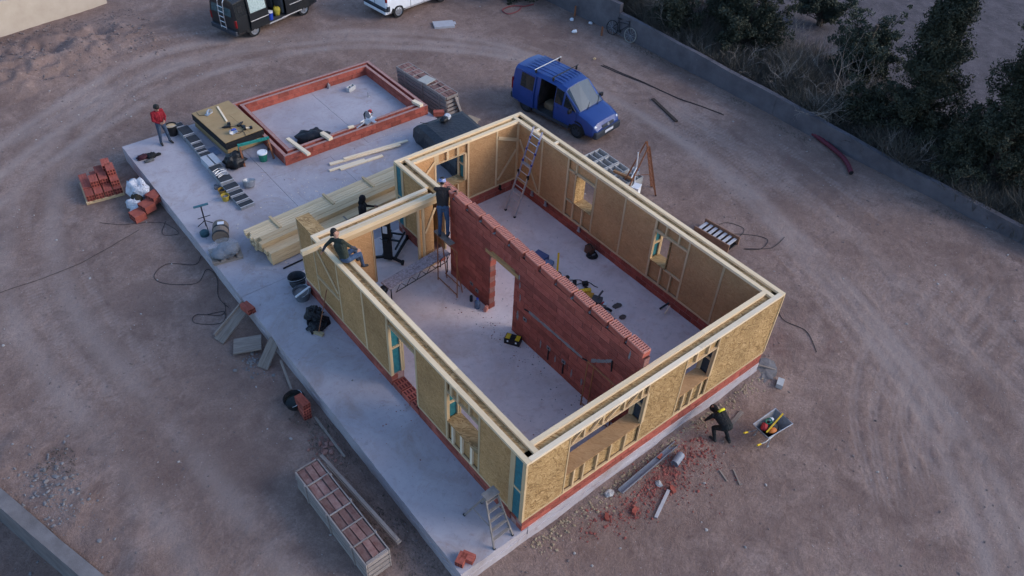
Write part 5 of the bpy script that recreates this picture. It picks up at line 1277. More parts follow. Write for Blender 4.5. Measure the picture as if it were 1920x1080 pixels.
# heap of clothes
ch = thing('clothes_heap', 'small heap of dark clothes and gloves on the slab corner', 'clothes', loc=(-1.40, 22.12, 0))
for i, (x, y, rx, ry, rz_, c) in enumerate(((-.12, .1, .26, .18, .09, (0.05, 0.015, 0.02)), (.16, .0, .22, .16, .10, (0.015, 0.015, 0.017)), (.42, -.04, .13, .07, .06, (0.012, 0.012, 0.014)), (-.02, -.26, .20, .10, .05, (0.10, 0.095, 0.09)))):
    m = MB(); m.blob((x, y, rz_ * .6), (rx, ry, rz_), .6, i + 3, 16, 9, 2.4, flat=-rz_ * .6); m.build('garment', M('cloth_%d' % i, c, .95, .3, 9), ch, smooth=True)
# brick pile on a pallet and big bag beside the slab
g0 = gz(-3.45, 22.05)
pal = thing('pallet', 'small wooden pallet under the pile of red bricks', 'pallet', loc=(-3.42, 22.0, g0), rz=R(-8))
for i in range(5): m = MB(); m.box((-.6 + i * .3, 0, .12), (.2, 1.5, .03)); m.build('slat', WOOD, pal)
for i in range(3): m = MB(); m.box((0, -.65 + i * .65, .055), (1.4, .1, .1)); m.build('bearer', WOOD, pal)
BP = 'red bricks piled on the pallet'; a8 = R(-8)
def on_pallet(x, y): return (-3.42 + x * math.cos(a8) - y * math.sin(a8), 22.0 + x * math.sin(a8) + y * math.cos(a8))
PLN = 0
for (x, y, k) in [(-.62, -.7, 0), (-.28, -.7, 0), (.06, -.7, 0), (-.62, -.12, 0), (-.28, -.12, 0), (.06, -.12, 0), (.40, -.7, 0), (.40, -.12, 0), (-.62, .4, 0), (-.2, .42, 0), (.2, .42, 0), (-.30, -.22, 1), (.04, -.2, 1), (.40, -.5, 1), (.40, .05, 1), (.0, .32, 1), (.36, .36, 1), (.30, .30, 2), (.40, -.1, 2)]:
    px, py = on_pallet(x + .28, y); red_brick('red hollow brick in the pallet pile, %s layer, %s row, %s' % (('bottom', 'second', 'top')[k], 'front' if y < -.4 else 'middle' if y < .2 else 'back', 'far left' if x < -.5 else 'left' if x < -.1 else 'centre right' if x < .3 else 'far right'), (px, py, g0 + .137 + k * .252), a8 + R(90) + rr.uniform(-.05, .05), .52, .3, .25, BP)
bagw = thing('bulk_bag', 'white woven bulk bag slumped against the slab side', 'bag', loc=(-2.45, 20.35, gz(-2.5, 20.3)), rz=R(20))
WBAG = M('white_woven_bag', (0.50, 0.51, 0.55), .7, .16, 5, 1.0, 5, dist=.16)
m = MB(); m.blob((.1, .15, .42), (.36, .52, .48), .45, 2, 24, 14, 1.9, flat=-.42); m.build('bag_body', WBAG, bagw, smooth=True); m = MB(); m.blob((-.42, -.22, .22), (.30, .34, .26), .5, 7, 18, 10, 2.0, flat=-.22); m.build('open_flap', WBAG, bagw, smooth=True)
m = MB(); m.blob((-.22, -.12, .40), (.18, .26, .16), .3, 5, 14, 8); m.build('dark_contents', M('bag_contents', (0.035, 0.028, 0.018), .95), bagw, smooth=True); m = MB(); m.tube([(-.1, -.36, .42), (.14, -.2, .62), (.3, .1, .9)], .03, 6); m.build('strap', M('bag_strap', (0.10, 0.09, 0.12), .9), bagw, smooth=True)
g1 = gz(-2.4, 19.35)
for i, (x, y, z) in enumerate(((-2.92, 19.30, 0), (-2.45, 19.42, .16), (-2.02, 19.62, .30))):
    red_brick(('lowest red brick leaning by the bulk bag', 'middle red brick leaning by the bulk bag', 'upper red brick leaning between bulk bag and slab')[i], (x - .2, y - .2, g1 + z), R(10 + 5 * i), .44, .48, .30)
# roller stand, drum and wrapped pallet at the slab edge
rs2 = thing('roller_stand', 'blue roller stand with T shaped head at the slab edge', 'roller stand', loc=(-1.32, 16.62, 0), rz=R(-8))
m = MB(); m.tube([(-.26, 0, .98), (.26, 0, .98)], .045, 10); m.build('roller', M('teal_blue_metal', (0.03, 0.10, 0.14), .5), rs2); m = MB(); m.tube([(0, 0, .05), (0, 0, .95)], .025, 8); m.tube([(-.22, 0, .45), (.24, 0, .47)], .015, 6); m.build('post', BLACKM, rs2)
for k in range(3): g = k * 2.1 + .5; m = MB(); m.tube([(0, 0, .3), (math.cos(g) * .3, math.sin(g) * .3, .01)], .016, 6); m.build('leg', BLACKM, rs2)
dr = thing('drum', 'brown cardboard drum with a white label lying at the slab edge', 'drum', loc=(-1.12, 15.72, 0), rz=R(-25))
m = MB(); m.lathe([(0, -.36), (.27, -.36), (.28, -.33), (.28, .33), (.27, .36), (0, .36)], 26, (0, 0, .29), rot=(R(90), 0, 0)); m.build('drum_body', M('drum_brown', (0.16, 0.125, 0.10), .7, .2), dr, smooth=False)
for y in (-.3, .05): m = MB(); m.lathe([(.285, -.05), (.292, -.03), (.292, .03), (.285, .05)], 26, (0, y, .29), rot=(R(90), 0, 0)); m.build('band', BLACKM, dr)
m = MB(); m.box((.05, .12, .575), (.22, .16, .012)); m.build('label', PAPER, dr)
m = MB(); m.lathe([(0, 0), (.16, 0), (.17, .14), (.1, .2), (0, .2)], 14); one(m, 'pump', M('dark_teal_metal', (0.02, 0.06, 0.075), .5), 'dark teal pump beside the roller stand foot', 'pump', (-1.55, 16.22, 0))
wp = thing('wrapped_pallet', 'low pallet of bags wrapped in clear plastic film at the slab edge', 'wrapped pallet', loc=(-1.42, 14.72, 0), rz=R(-12))
for i in range(4): m = MB(); m.box((-.42 + i * .28, 0, .11), (.2, .84, .03)); m.build('slat', WOODO, wp)
for i in range(3): m = MB(); m.box((0, -.36 + i * .36, .05), (1.0, .09, .09)); m.build('bearer', WOODO, wp)
for i in range(3): m = MB(); m.blob((-.18 + .2 * i, -.1 + .15 * (i % 2), .24 + .05 * i), (.30, .28, .16), .3, i, 14, 9, flat=-.11); m.build('sack', M('grey_sack', (0.13, 0.14, 0.16), .7, .3), wp, smooth=True)
m = MB(); m.blob((0, 0, .32), (.54, .46, .30), .16, 11, 30, 16, 3.2, flat=-.19); WR = M('clear_film', (0.62, 0.65, 0.70), .12, .2, 6, 1.0, 9, alpha=.13, spec=.5, dist=.12); m.build('plastic_film', WR, wp, smooth=True)
# rod, tubs, bag, broom by the wing wall
m = MB(); m.tube([(-.15, 12.9, .03), (1.9, 12.98, .03)], .03, 8); one(m, 'black_pipe', BLACKP, 'straight black pipe on the slab pointing out from the timber stack', 'pipe')
bucket('rubble_tub', 'dark rubber tub at the end of the wing wall', (-.12, 11.90, 0), .30, .36, M('grey_rubber', (0.045, 0.05, 0.06), .7, .2), inner=BLACKR, cat='tub', fill=.3)
tb = bucket('rubble_tub', 'grey rubber tub with a white batten across it by the wing wall', (-.30, 11.22, 0), .30, .34, M('pale_grey_rubber', (0.11, 0.12, 0.14), .7, .2), inner=MORTAR, cat='tub', fill=.7)
stick('batten', 'white batten resting across the grey tub', 'batten', (-.62, 11.02, .37), (.0, 11.20, .37), .07, .03, WHITE)
m = MB(); m.prism([(-.62, -.26), (-.30, -.40), (.10, -.44), (.30, -.2), (.14, .34), (-.1, .42), (-.34, .2)], 0, .02); m.blob((-.02, .12, .24), (.28, .30, .28), .5, 4, 18, 10, 2.0, flat=-.23); m.blob((-.22, -.16, .06), (.38, .26, .10), .5, 5, 18, 8, 2.0, flat=-.05)
one(m, 'black_sack', M('black_sack', (0.012, 0.013, 0.016), .5, .4, 6, .7, 9, dist=.05), 'flat black sack leaning at the foot of the left wall', 'sack', (-.40, 9.98, 0), R(20), smooth=False)
br = thing('broom', 'long handled broom leaning against the left wall over the black sack', 'broom', loc=(-.70, 9.42, 0))
m = MB(); m.tube([(0, 0, .06), (.62, .26, 1.42)], .016, 6); m.build('handle', RUST, br); m = MB(); m.box((0, 0, .05), (.12, .34, .1), rz=.5); m.build('brush', M('straw', (0.32, 0.25, 0.15), .9, .2), br)
for i in range(2): red_brick(('red brick lying on the slab edge, outer one of two', 'red brick lying on the slab edge, inner one of two')[i], (-1.98 + i * .14, 11.52 + i * .0, 0), R(100), .46, .125, .22)
for i, (x, y, a) in enumerate(((-1.80, .12, 28), (-1.36, .14, 118))): red_brick(('red brick at the very front corner of the slab', 'red brick near the front slab corner toward the stepladder')[i], (x, y, 0), R(a), .34, .22, .18)
# step ladder by the near corner
def stepladder(name, label, loc, rz, h, wb, wt, dep, n, mat, plat=True, back_w=None):
    t = thing(name, label, 'ladder', loc=loc, rz=rz)
    for sy in (-1, 1):
        m = MB(); m.bar((0, sy * wb / 2, 0), (dep * .45, sy * wt / 2, h), .035, .07); m.build('front_rail', mat, t); m = MB(); m.bar((dep, sy * (back_w or wb) / 2 * .95, 0), (dep * .47, sy * wt / 2, h), .03, .05); m.build('rear_leg', mat, t)
        m = MB(); m.box((0, sy * wb / 2, .02), (.07, .05, .04)); m.box((dep, sy * (back_w or wb) / 2 * .95, .02), (.07, .05, .04)); m.build('rubber_foot', BLACKR, t)
    for i in range(1, n + 1): f = i / (n + .6); m = MB(); w = wb + (wt - wb) * f; m.box((dep * .45 * f, 0, h * f), (.075, w, .03)); m.build('step', mat, t)
    if plat: m = MB(); m.box((dep * .46, 0, h + .02), (.26, wt + .06, .03)); m.build('platform', mat, t)
    m = MB(); m.bar((dep * .23, wb * .42, h * .45), (dep * .76, wb * .42, h * .45), .02, .02); m.build('brace', mat, t)
    return t
OLDALU = M('worn_aluminium', (0.27, 0.235, 0.21), .6, .25, 6, metal=.3)
stepladder('step_ladder', 'worn aluminium step ladder standing on the slab at the near corner', (-.53, .07, 0), R(92), 1.55, .62, .34, 1.25, 5, OLDALU)
# ------------------------------------------------------------------ things on the ground, left of the slab
def lean_board(label, p0, p1, w, th=.04, n=1, mat=WOODO):
    t = thing('board', label, 'board', loc=p0); d = Vector(p1) - Vector(p0); L = d.length; d.normalize(); s = Vector((0, 0, 1)).cross(d).normalized()
    for i in range(n): o = s * ((i - (n - 1) / 2) * w); beam('plank', o, o + d * (L - rr.uniform(0, .05)), w - .008, th, mat, t)
    return t
zg = gz(-2.8, 11.2)
lean_board('long weathered board leaning up onto the slab edge, with an upturned rim', (-3.22, 11.62, zg + .04), (-1.98, 11.98, .03), .22, .04, 2)
stick('batten', 'narrow weathered batten lying along the long leaning board', 'batten', (-3.24, 11.86, zg + .14), (-2.0, 12.14, .10), .05, .09, WOODO)
lean_board('wide board of weathered planks leaning in front of the slab, lying crosswise', (-2.98, 10.98, zg + .16), (-2.16, 10.58, zg + .22), .22, .05, 3)
lean_board('short splintered weathered board leaning on the slab, nearest the house door', (-2.62, 9.72, zg + .03), (-1.85, 10.15, -.06), .20, .05, 2)
bucket('rubble_tub', 'round black tub on the dirt beside the slab', (-2.48, 7.82, gz(-2.5, 7.8)), .32, .3, BLACKR, inner=M('tub_water', (0.02, 0.024, 0.02), .2), cat='tub', fill=.6)
gb = gz(-2.2, 7.3)
for i in range(3): red_brick(('bottom red brick of the small stack by the black tub', 'middle red brick of the small stack by the black tub', 'top red brick of the small stack by the black tub')[i], (-2.32 + .03 * i, 7.06 + .04 * i, gb + i * .2), R(85 + 4 * i), .5, .24, .195)
stick('batten', 'weathered batten lying on the dirt along the slab side', 'batten', (-2.25, 7.0, gz(-2.2, 6.5) + .03), (-2.28, 5.2, gz(-2.2, 5.2) + .04), .07, .05, WOODO)
stick('batten', 'thin batten leaning on the slab side below the splintered board', 'batten', (-2.3, 8.4, gz(-2.3, 8.4) + .03), (-2.1, 9.4, -.3), .07, .04, WOODO)
# stacks of framed brick crates
CRW = M('crate_wood', (0.20, 0.165, 0.145), .9, .25, 4, .3, 30, rand=.15, col2=(0.33, 0.285, 0.26), stretch=(.7, 9, 9))
CRB = M('dusty_brick', (0.15, 0.062, 0.05), .95, .25, 6, .4, 40, rand=.25, col2=(0.27, 0.165, 0.14))
def crate_stack(label, loc, rz, L, W, layers, lh, nx, ny, slump=0.0):
    t = thing('brick_crate', label, 'crate', loc=loc, rz=rz)
    for k in range(layers):
        z = k * lh; dx = slump * k; 
        for sy in (-1, 1): beam('side_board', (-L / 2 + dx, sy * (W / 2 - .02), z + lh * .45), (L / 2 + dx - .05 * (k % 2), sy * (W / 2 - .02), z + lh * .45), .035, lh * .8, CRW, t)
        for sx in (-1, 1): beam('end_board', (sx * (L / 2 - .02) + dx, -W / 2 + .05, z + lh * .45), (sx * (L / 2 - .02) + dx, W / 2 - .05, z + lh * .45), .035, lh * .7, CRW, t)
        m = MB(); m.box((dx, 0, z + lh * .35), (L - .1, W - .1, lh * .5)); m.build('brick_core', CRB, t)
    z = layers * lh - lh * .48
    for i in range(nx):
        x0 = -L / 2 + .06 + (L - .12) * i / nx; x1 = -L / 2 + .06 + (L - .12) * (i + 1) / nx
        beam('cross_slat', (x0 + slump * layers, -W / 2 + .05, z + .05), (x0 + slump * layers, W / 2 - .05, z + .05), .035, .05, CRW, t)
        for j in range(ny):
            y0 = -W / 2 + .05 + (W - .1) * j / ny; y1 = -W / 2 + .05 + (W - .1) * (j + 1) / ny
            m = MB(); m.box(((x0 + x1) / 2 + slump * layers, (y0 + y1) / 2, z + .02 + rr.uniform(-.03, .012)), (x1 - x0 - .055, y1 - y0 - .03, .09), rot=(rr.uniform(-.05, .05), rr.uniform(-.04, .04), rr.uniform(-.04, .04))); m.build('brick', CRB, t)
    for x in (-L * .33, 0, L * .33):
        for sy in (-1, 1): beam('upright', (x, sy * (W / 2 + .012), .02), (x + rr.uniform(-.1, .1), sy * (W / 2 + .012), layers * lh - .03), .06, .03, CRW, t, up=(0, 1, 0))
    return t
gc = gz(-3.4, 3.3)
crate_stack('long low crate stack of bricks on the dirt in the near foreground', (-3.42, 3.32, gc), R(91.5), 3.55, .72, 4, .215, 6, 3)
lean_board('long weathered crate side leaning beside the near brick crate', (-2.92, 5.3, gc + .55), (-2.66, 1.75, gc + .62), .10, .04, 1, CRW)
lean_board('second weathered crate side standing beside the near brick crate', (-2.86, 5.05, gc + .32), (-2.60, 1.75, gc + .36), .14, .05, 1, CRW)
gc2 = gz(11, 20.2)
crate_stack('grey crate stack of bricks behind the brick enclosure', (11.02, 20.25, gc2), R(-86), 3.7, .75, 6, .185, 9, 3, slump=-.025)
m = MB(); m.box((0, 0, 0), (.62, .6, .04)); one(m, 'panel', M('pale_board', (0.38, 0.36, 0.32), .8, .1), 'pale square board lying on the far brick crate', 'board', (10.88, 20.2, gc2 + 1.17), R(12))
lean_board('loose grey slat leaning at the end of the far brick crate', (11.5, 18.25, gc2 + .02), (11.28, 18.5, gc2 + 1.0), .12, .03, 2, CRW)
# ------------------------------------------------------------------ front of the house
gy = lambda x, y: gz(x, y)
m = MB(); Lc = 2.5
m.box((Lc / 2, 0, .012), (Lc, .17, .02)); m.box((Lc / 2, .08, .05), (Lc, .015, .075)); m.box((Lc / 2, -.08, .05), (Lc, .015, .075))
one(m, 'steel_channel', M('zinc_channel', (0.20, 0.215, 0.25), .55, .15, 6, metal=.3), 'long grey steel channel lying on the rubble along the front wall', 'channel', (3.22, -.52, gz(4, -.5) + .06), R(3.6))
m = MB(); m.lathe([(.12, 0), (.12, .42), (.105, .42), (.105, 0)], 16, rot=(0, R(90), 0)); one(m, 'pipe_piece', M('grey_pvc', (0.20, 0.22, 0.26), .5, .1), 'short grey pipe piece on the rubble by the steel channel', 'pipe', (5.12, -.82, gz(5.2, -.75) + .12), R(15))
stick('batten', 'pale batten lying on the dirt in front of the brick rubble', 'batten', (3.50, -1.66, gz(3.5, -1.6) + .03), (4.42, -1.28, gz(4.4, -1.3) + .05), .09, .05, M('pale_batten', (0.42, 0.40, 0.40), .8, .12))
stick('plank', 'short pale plank on the dirt beside the bending person', 'plank', (7.55, -.86, gz(7.6, -.8) + .03), (8.30, -.74, gz(8.3, -.7) + .05), .13, .04, WOODO)
stick('stick', 'upper of two thin dark sticks on the dirt in front of the house', 'stick', (6.1, -1.72, gz(6.1, -1.7) + .02), (6.0, -2.1, gz(6, -2.1) + .02), .035, .03, WOODO); stick('stick', 'lower of two thin dark sticks on the dirt in front of the house', 'stick', (6.45, -1.95, gz(6.4, -2) + .02), (6.20, -2.42, gz(6.2, -2.4) + .02), .04, .03, WOODO)
m = MB(); m.box((0, 0, .09), (.32, .2, .18)); m.box((0, -.101, .09), (.26, .004, .12)); one(m, 'pale_block', CBLOCK, 'pale grey block lying alone beyond the right corner of the house', 'block', (10.1, -.78, gz(10.1, -.8)), R(25))
m = MB(); m.blob((0, 0, .0), (.5, .36, .05), .6, 6, 18, 9, 2.5); one(m, 'concrete_lump', M('dusty_concrete', (0.16, 0.145, 0.14), .95, .3, 4), 'flat spill of concrete at the right front corner of the slab', 'concrete', (10.15, -.12, gz(10.2, -.1) + .02), .4)
stick('batten', 'thin dark batten lying on the concrete spill at the right corner', 'batten', (10.0, .12, gz(10, .1) + .12), (10.45, -.35, gz(10.4, -.3) + .08), .05, .04, WOODO)
def stone(label, x, y, s, seed, mat=CONC, cat='stone'):
    m = MB(); m.blob((0, 0, s * .35), (s, s * .8, s * .6), .5, seed, 10, 7, 1.8); return one(m, cat if cat != 'stone' else 'stone', mat, label, cat, (x, y, gz(x, y) - s * .05), seed)
stone('pale stone against the foot of the front slab face', 2.95, -.35, .14, 3); stone('grey stone beside the brick rubble in front', 4.35, -.95, .11, 5)
# wheelbarrow with its load
wb = thing('wheelbarrow', 'wheelbarrow with yellow grips standing loaded in front of the house', 'wheelbarrow', loc=(8.20, -1.80, gz(8.2, -1.8)), rz=R(-4))
m = MB(); TB = [(-.50, -.30), (.52, -.34), (.52, .34), (-.50, .30)]; BB = [(-.32, -.18), (.30, -.20), (.30, .20), (-.32, .18)]
vs = [(x, y, .66) for x, y in TB] + [(x, y, .36) for x, y in BB] + [(x * .97, y * .95, .655) for x, y in TB] + [(x * .97, y * .95, .38) for x, y in BB]
m.add(vs, ((0, 1, 5, 4), (1, 2, 6, 5), (2, 3, 7, 6), (3, 0, 4, 7), (4, 5, 6, 7), (8, 12, 13, 9), (9, 13, 14, 10), (10, 14, 15, 11), (11, 15, 12, 8), (12, 15, 14, 13), (0, 8, 9, 1), (1, 9, 10, 2), (2, 10, 11, 3), (3, 11, 8, 0)))
m.build('tray', M('barrow_tray', (0.16, 0.155, 0.155), .6, .3, 6, col2=(0.28, 0.26, 0.25)), wb); m = MB(); m.tube([(-.50, -.30, .66), (.52, -.34, .66), (.52, .34, .66), (-.50, .30, .66)], .018, 6, closed=True); m.build('rim', ALU, wb)
for sy in (-1, 1):
    m = MB(); m.tube([(.62, sy * .05, .20), (.25, sy * .18, .34), (-.45, sy * .24, .36), (-.78, sy * .26, .52)], .02, 8); m.build('frame_tube', STEEL, wb); m = MB(); m.tube([(-.72, sy * .258, .49), (-.90, sy * .265, .565)], .028, 8); m.build('grip', YELLOW, wb)
    m = MB(); m.tube([(-.20, sy * .22, .36), (-.30, sy * .26, .01), (-.20, sy * .26, .01)], .018, 6); m.build('leg', STEEL, wb)
m = MB(); m.lathe([(0, -.03), (.1, -.03), (.12, -.045), (.2, -.045), (.21, 0), (.2, .045), (.12, .045), (.1, .03), (0, .03)], 20, (.66, 0, .21), rot=(R(90), 0, 0)); m.build('wheel', BLACKR, wb)
def in_barrow(x, y, z): a = R(-4); return (8.20 + x * math.cos(a) - y * math.sin(a), -1.80 + x * math.sin(a) + y * math.cos(a), wb.location.z + z)
m = MB(); m.blob((0, 0, .04), (.32, .2, .14), .4, 2, 16, 9, flat=-.06); one(m, 'dark_bag', BLACKP, 'dark bag at the bottom of the loaded wheelbarrow', 'bag', in_barrow(-.02, 0, .44), .2, smooth=True)
m = MB(); m.tube([(math.cos(g) * .11, math.sin(g) * .08, .02 * math.sin(3 * g)) for g in [k * .42 for k in range(15)]], .022, 6, closed=True); one(m, 'green_rope', M('green_rope', (0.03, 0.16, 0.09), .8), 'coil of green rope in the wheelbarrow', 'rope', in_barrow(-.02, .12, .66))
m = MB(); m.blob((0, 0, 0), (.16, .10, .07), .3, 8); one(m, 'red_cloth', REDP, 'red cloth lying in the wheelbarrow beside the green rope', 'cloth', in_barrow(-.22, .08, .60), .4, smooth=True)
m = MB(); m.blob((0, 0, 0), (.15, .10, .06), .2, 9); one(m, 'orange_helmet', M('orange_plastic', (0.50, 0.14, 0.02), .5), 'orange plastic float in the wheelbarrow', 'float', in_barrow(-.16, -.16, .62), -.2, smooth=True)
stick('yellow_pole', 'yellow pole laid diagonally across the wheelbarrow', 'pole', in_barrow(-.42, -.14, .70), in_barrow(.52, .06, .71), .04, .03, YELLOW)
m = MB(); m.blob((0, 0, 0), (.09, .07, .05), .3, 4); one(m, 'white_rag', WHITE, 'small white rag in the wheelbarrow', 'rag', in_barrow(.12, .14, .62), smooth=True)
# ------------------------------------------------------------------ right side and back yard
tp = thing('tarpaulin_stack', 'pallet stack under a taut black tarpaulin behind the house', 'tarpaulin', loc=(9.15, 15.25, 0), rz=R(-4))
m = MB(); P0 = [(-1.25, -1.7), (1.15, -1.7), (1.15, 1.60), (-1.25, 1.60)]; vs = []
for z, k, j in ((0, .96, .04), (.25, 1.02, .05), (.62, 1.02, .03), (.84, .93, .01), (.97, .72, .01)):
    for i in range(4):
        a, b = Vector((*P0[i], 0)), Vector((*P0[(i + 1) % 4], 0))
        for t_ in range(8): q_ = a.lerp(b, t_ / 8) * k; vs.append((q_.x + rr.uniform(-j, j), q_.y + rr.uniform(-j, j), z + (rr.uniform(-.012, .012) if z > .5 else 0)))
fs = [(k * 32 + i, k * 32 + (i + 1) % 32, (k + 1) * 32 + (i + 1) % 32, (k + 1) * 32 + i) for k in range(4) for i in range(32)] + [tuple(range(128, 160))]
m.add(vs, fs); m.build('tarpaulin', M('dark_tarpaulin', (0.028, 0.031, 0.038), .55, .25, 3, .5, 9, dist=.05), tp, smooth=False)
m = MB(); m.tube([(-1.0, 1.5, .92), (-.6, 1.0, .96), (-.2, .4, .96)], .012, 5); m.build('cord', CABLE, tp)
bg_ = thing('tool_bag', 'black and white bag lying on top of the tarpaulin stack', 'bag', loc=(9.18, 16.30, .955), rz=.5)
m = MB(); m.blob((-.12, 0, .10), (.20, .16, .14), .4, 3, 16, 9, flat=-.1); m.build('dark_half', BLACKP, bg_, smooth=True); m = MB(); m.blob((.16, 0, .10), (.18, .16, .13), .4, 6, 16, 9, flat=-.1); m.build('pale_half', M('pale_bag', (0.40, 0.42, 0.46), .6, .15), bg_, smooth=True)
cb = thing('cardboard', 'flat brown cardboard on a low wood pile behind the tarpaulin stack', 'cardboard', loc=(10.75, 16.75, gz(10.8, 16.7)))
m = MB(); m.box((0, 0, .78), (.9, .62, .02), rz=.3); m.build('sheet', M('card_brown', (0.33, 0.24, 0.16), .9, .1), cb)
for i in range(3): m = MB(); m.box((0, -.2 + .2 * i, .37), (.8, .1, .72), rz=.3); m.build('prop', WOODO, cb)
# hollow concrete blocks and things by the right wall
gq = gz(13.8, 11)
BLN = ('far', 'middle', 'near')
for i in range(3): hollow_block('hollow_block', BLN[i] + ' one of three large hollow concrete blocks outside the right wall', 'block', (13.32 - .03 * i, 11.52 - i * .62, gq), rr.uniform(-.03, .03), CBLOCK, .98, .58, .55, 3, 1, group='large hollow concrete blocks')
for i, (x, y) in enumerate(((13.35, 9.62), (13.92, 9.58))): hollow_block('hollow_block', ('smaller hollow block under the orange brown timber, house side', 'smaller hollow block under the orange brown timber, ladder side')[i], 'block', (x, y, gq), .05, CBLOCK, .5, .5, .48, 2, 1)
stepladder('step_ladder', 'rusty brown A frame ladder standing outside the right wall', (14.55, 9.05, gz(14.5, 9.3)), R(150), 2.35, .62, .36, 1.35, 7, RUST, plat=False)
stick('crossbeam', 'orange brown timber lying on the concrete blocks', 'timber', (13.55, 10.5, gq + .61), (13.85, 9.55, gq + .55), .11, .09, M('orange_timber', (0.32, 0.17, 0.08), .8, .2))
m = MB(); m.box((0, 0, .3), (.34, .26, .6)); m.box((.02, .02, .62), (.4, .3, .03)); one(m, 'white_box', WHITE, 'white box on the ground beside the rusty ladder', 'box', (13.55, 9.15, gz(13.5, 9.2)), .4)
bucket('bucket', 'grey plastic bucket on the concrete blocks by the rusty ladder', (14.15, 9.85, gq + .48), .16, .34, M('pale_grey_plastic', (0.36, 0.37, 0.40), .5), handle=False)
m = MB(); m.tube([(0, 0, .02), (.05, .1, 1.2), (.06, .14, 1.9)], .03, 8); m.tube([(.05, .1, 1.2), (-.4, -.1, 1.0)], .025, 8); one(m, 'white_pipe', WHITE, 'white plastic pipe with side branch leaning by the rusty ladder', 'pipe', (13.75, 9.45, gz(13.7, 9.4)))
pr_ = thing('pallet', 'upturned wooden pallet with white slats outside the right wall', 'pallet', loc=(14.28, 5.45, gz(14.3, 5.4)), rz=R(96))
for i in range(7): m = MB(); m.box((-.66 + i * .22, 0, .26), (.12, .62, .03)); m.build('slat', M('white_slat', (0.45, 0.43, 0.43), .8, .15), pr_)
for sy in (-1, 1): m = MB(); m.box((0, sy * .36, .20), (1.6, .05, .36)); m.build('side_board', M('pallet_side', (0.26, 0.15, 0.10), .9, .2), pr_)
m = MB(); m.box((0, 0, .05), (1.5, .6, .06)); m.build('base_board', BLACKM, pr_)
def cable(label, pts, r=.010, mat=CABLE, name='cable', cat='cable', z=None):
    q = curve(pts, 10); m = MB(); m.tube([(x, y, (gz(x, y) if z is None else z) + r + .004) for x, y in q], r, 5); return one(m, name, mat, label, cat)
cable('loops of black cable on the ground by the upturned pallet', [(14.6, 5.9), (15.4, 5.9), (15.7, 5.2), (15.0, 5.0), (14.8, 5.4), (15.6, 4.8), (15.9, 4.2), (15.2, 4.0), (14.7, 4.4), (15.6, 3.8), (16.6, 3.9)])
cable('dark cable snaking beyond the right corner of the house', [(13.0, 2.6), (13.1, 1.8), (12.7, 1.0), (12.9, .2), (12.4, -.6)], .011)
cable('black cable looped on the dirt beside the wrapped pallet', [(-1.97, 15.9), (-2.35, 15.6), (-3.1, 16.2), (-3.7, 15.9), (-3.55, 15.3), (-2.7, 14.65), (-2.1, 15.1), (-2.0, 14.5), (-2.35, 13.6), (-2.3, 12.9)])
cable('black cable looped on the dirt near the leaning boards', [(-2.3, 13.2), (-2.6, 12.7), (-3.3, 13.2), (-3.5, 12.85), (-2.8, 12.35), (-2.5, 12.8), (-3.0, 13.0)], .010)
cable('straight thin wire stretched across the dirt on the left', [(-9.9, 18.0), (-8.18, 18.1), (-5.74, 18.04), (-3.17, 18.7)], .008)
cable('thin wire loops on the dirt below the brick pile', [(-4.2, 20.0), (-3.6, 19.4), (-2.9, 19.0), (-2.3, 18.5), (-2.1, 17.6), (-2.6, 17.9), (-2.2, 18.6)], .008)
cable('red hose looped on the ground at the top of the yard', [(21.9, 25.6), (21.3, 25.7), (20.8, 26.1), (20.0, 26.05), (19.9, 25.45), (20.6, 25.4), (21.2, 25.8)], .03, M('red_hose', (0.25, 0.05, 0.05), .6), 'hose', 'hose')
m = MB(); q_ = curve([(23.75, 7.8), (23.5, 6.6), (23.1, 5.6), (22.45, 4.85)], 12); m.tube([(x, y, gz(x, y) + .13) for x, y in q_], [.095 + (.012 if i % 2 else 0) for i in range(len(q_))], 12, caps=False); m.tube([(q_[-1][0], q_[-1][1], gz(*q_[-1]) + .13), (q_[-1][0] - .004, q_[-1][1] - .005, gz(*q_[-1]) + .13)], .1, 12, m=1)
one(m, 'corrugated_pipe', [M('dark_red_pipe', (0.11, 0.018, 0.03), .6, .15), BLACKP], 'curved dark red corrugated pipe lying near the boundary wall', 'pipe', smooth=False)
for i, dx in enumerate((0, .14)):
    m = MB(); q_ = curve([(20.2 + dx, 18.2), (20.6 + dx * .7, 16.2), (21.1 - dx * .2, 13.6), (21.66, 11.3 + dx)], 8); m.tube([(x, y, gz(x, y) + .02) for x, y in q_], .02, 6); one(m, 'rebar', M('dark_rust', (0.06, 0.04, 0.035), .9), ('long rusty bar on the ground beyond the blue van, wall side', 'long rusty bar on the ground beyond the blue van, van side')[1 - i], 'bar')
lean_board('dark tapered plank lying on the dirt right of the blue van', (19.95, 14.3, gz(19.9, 14.2) + .03), (19.37, 12.2, gz(19.4, 12.2) + .04), .16, .05, 1, M('dark_plank', (0.05, 0.035, 0.028), .9, .3))
m = MB(); m.box((0, 0, .06), (1.1, .72, .11)); m.box((.62, .1, .05), (.12, .3, .06)); one(m, 'paving_slab', M('pale_slab', (0.38, 0.37, 0.38), .9, .1), 'pale square slab lying on the dirt below the white van', 'slab', (16.14, 26.3, gz(16.1, 26.3) - .01), R(-25))
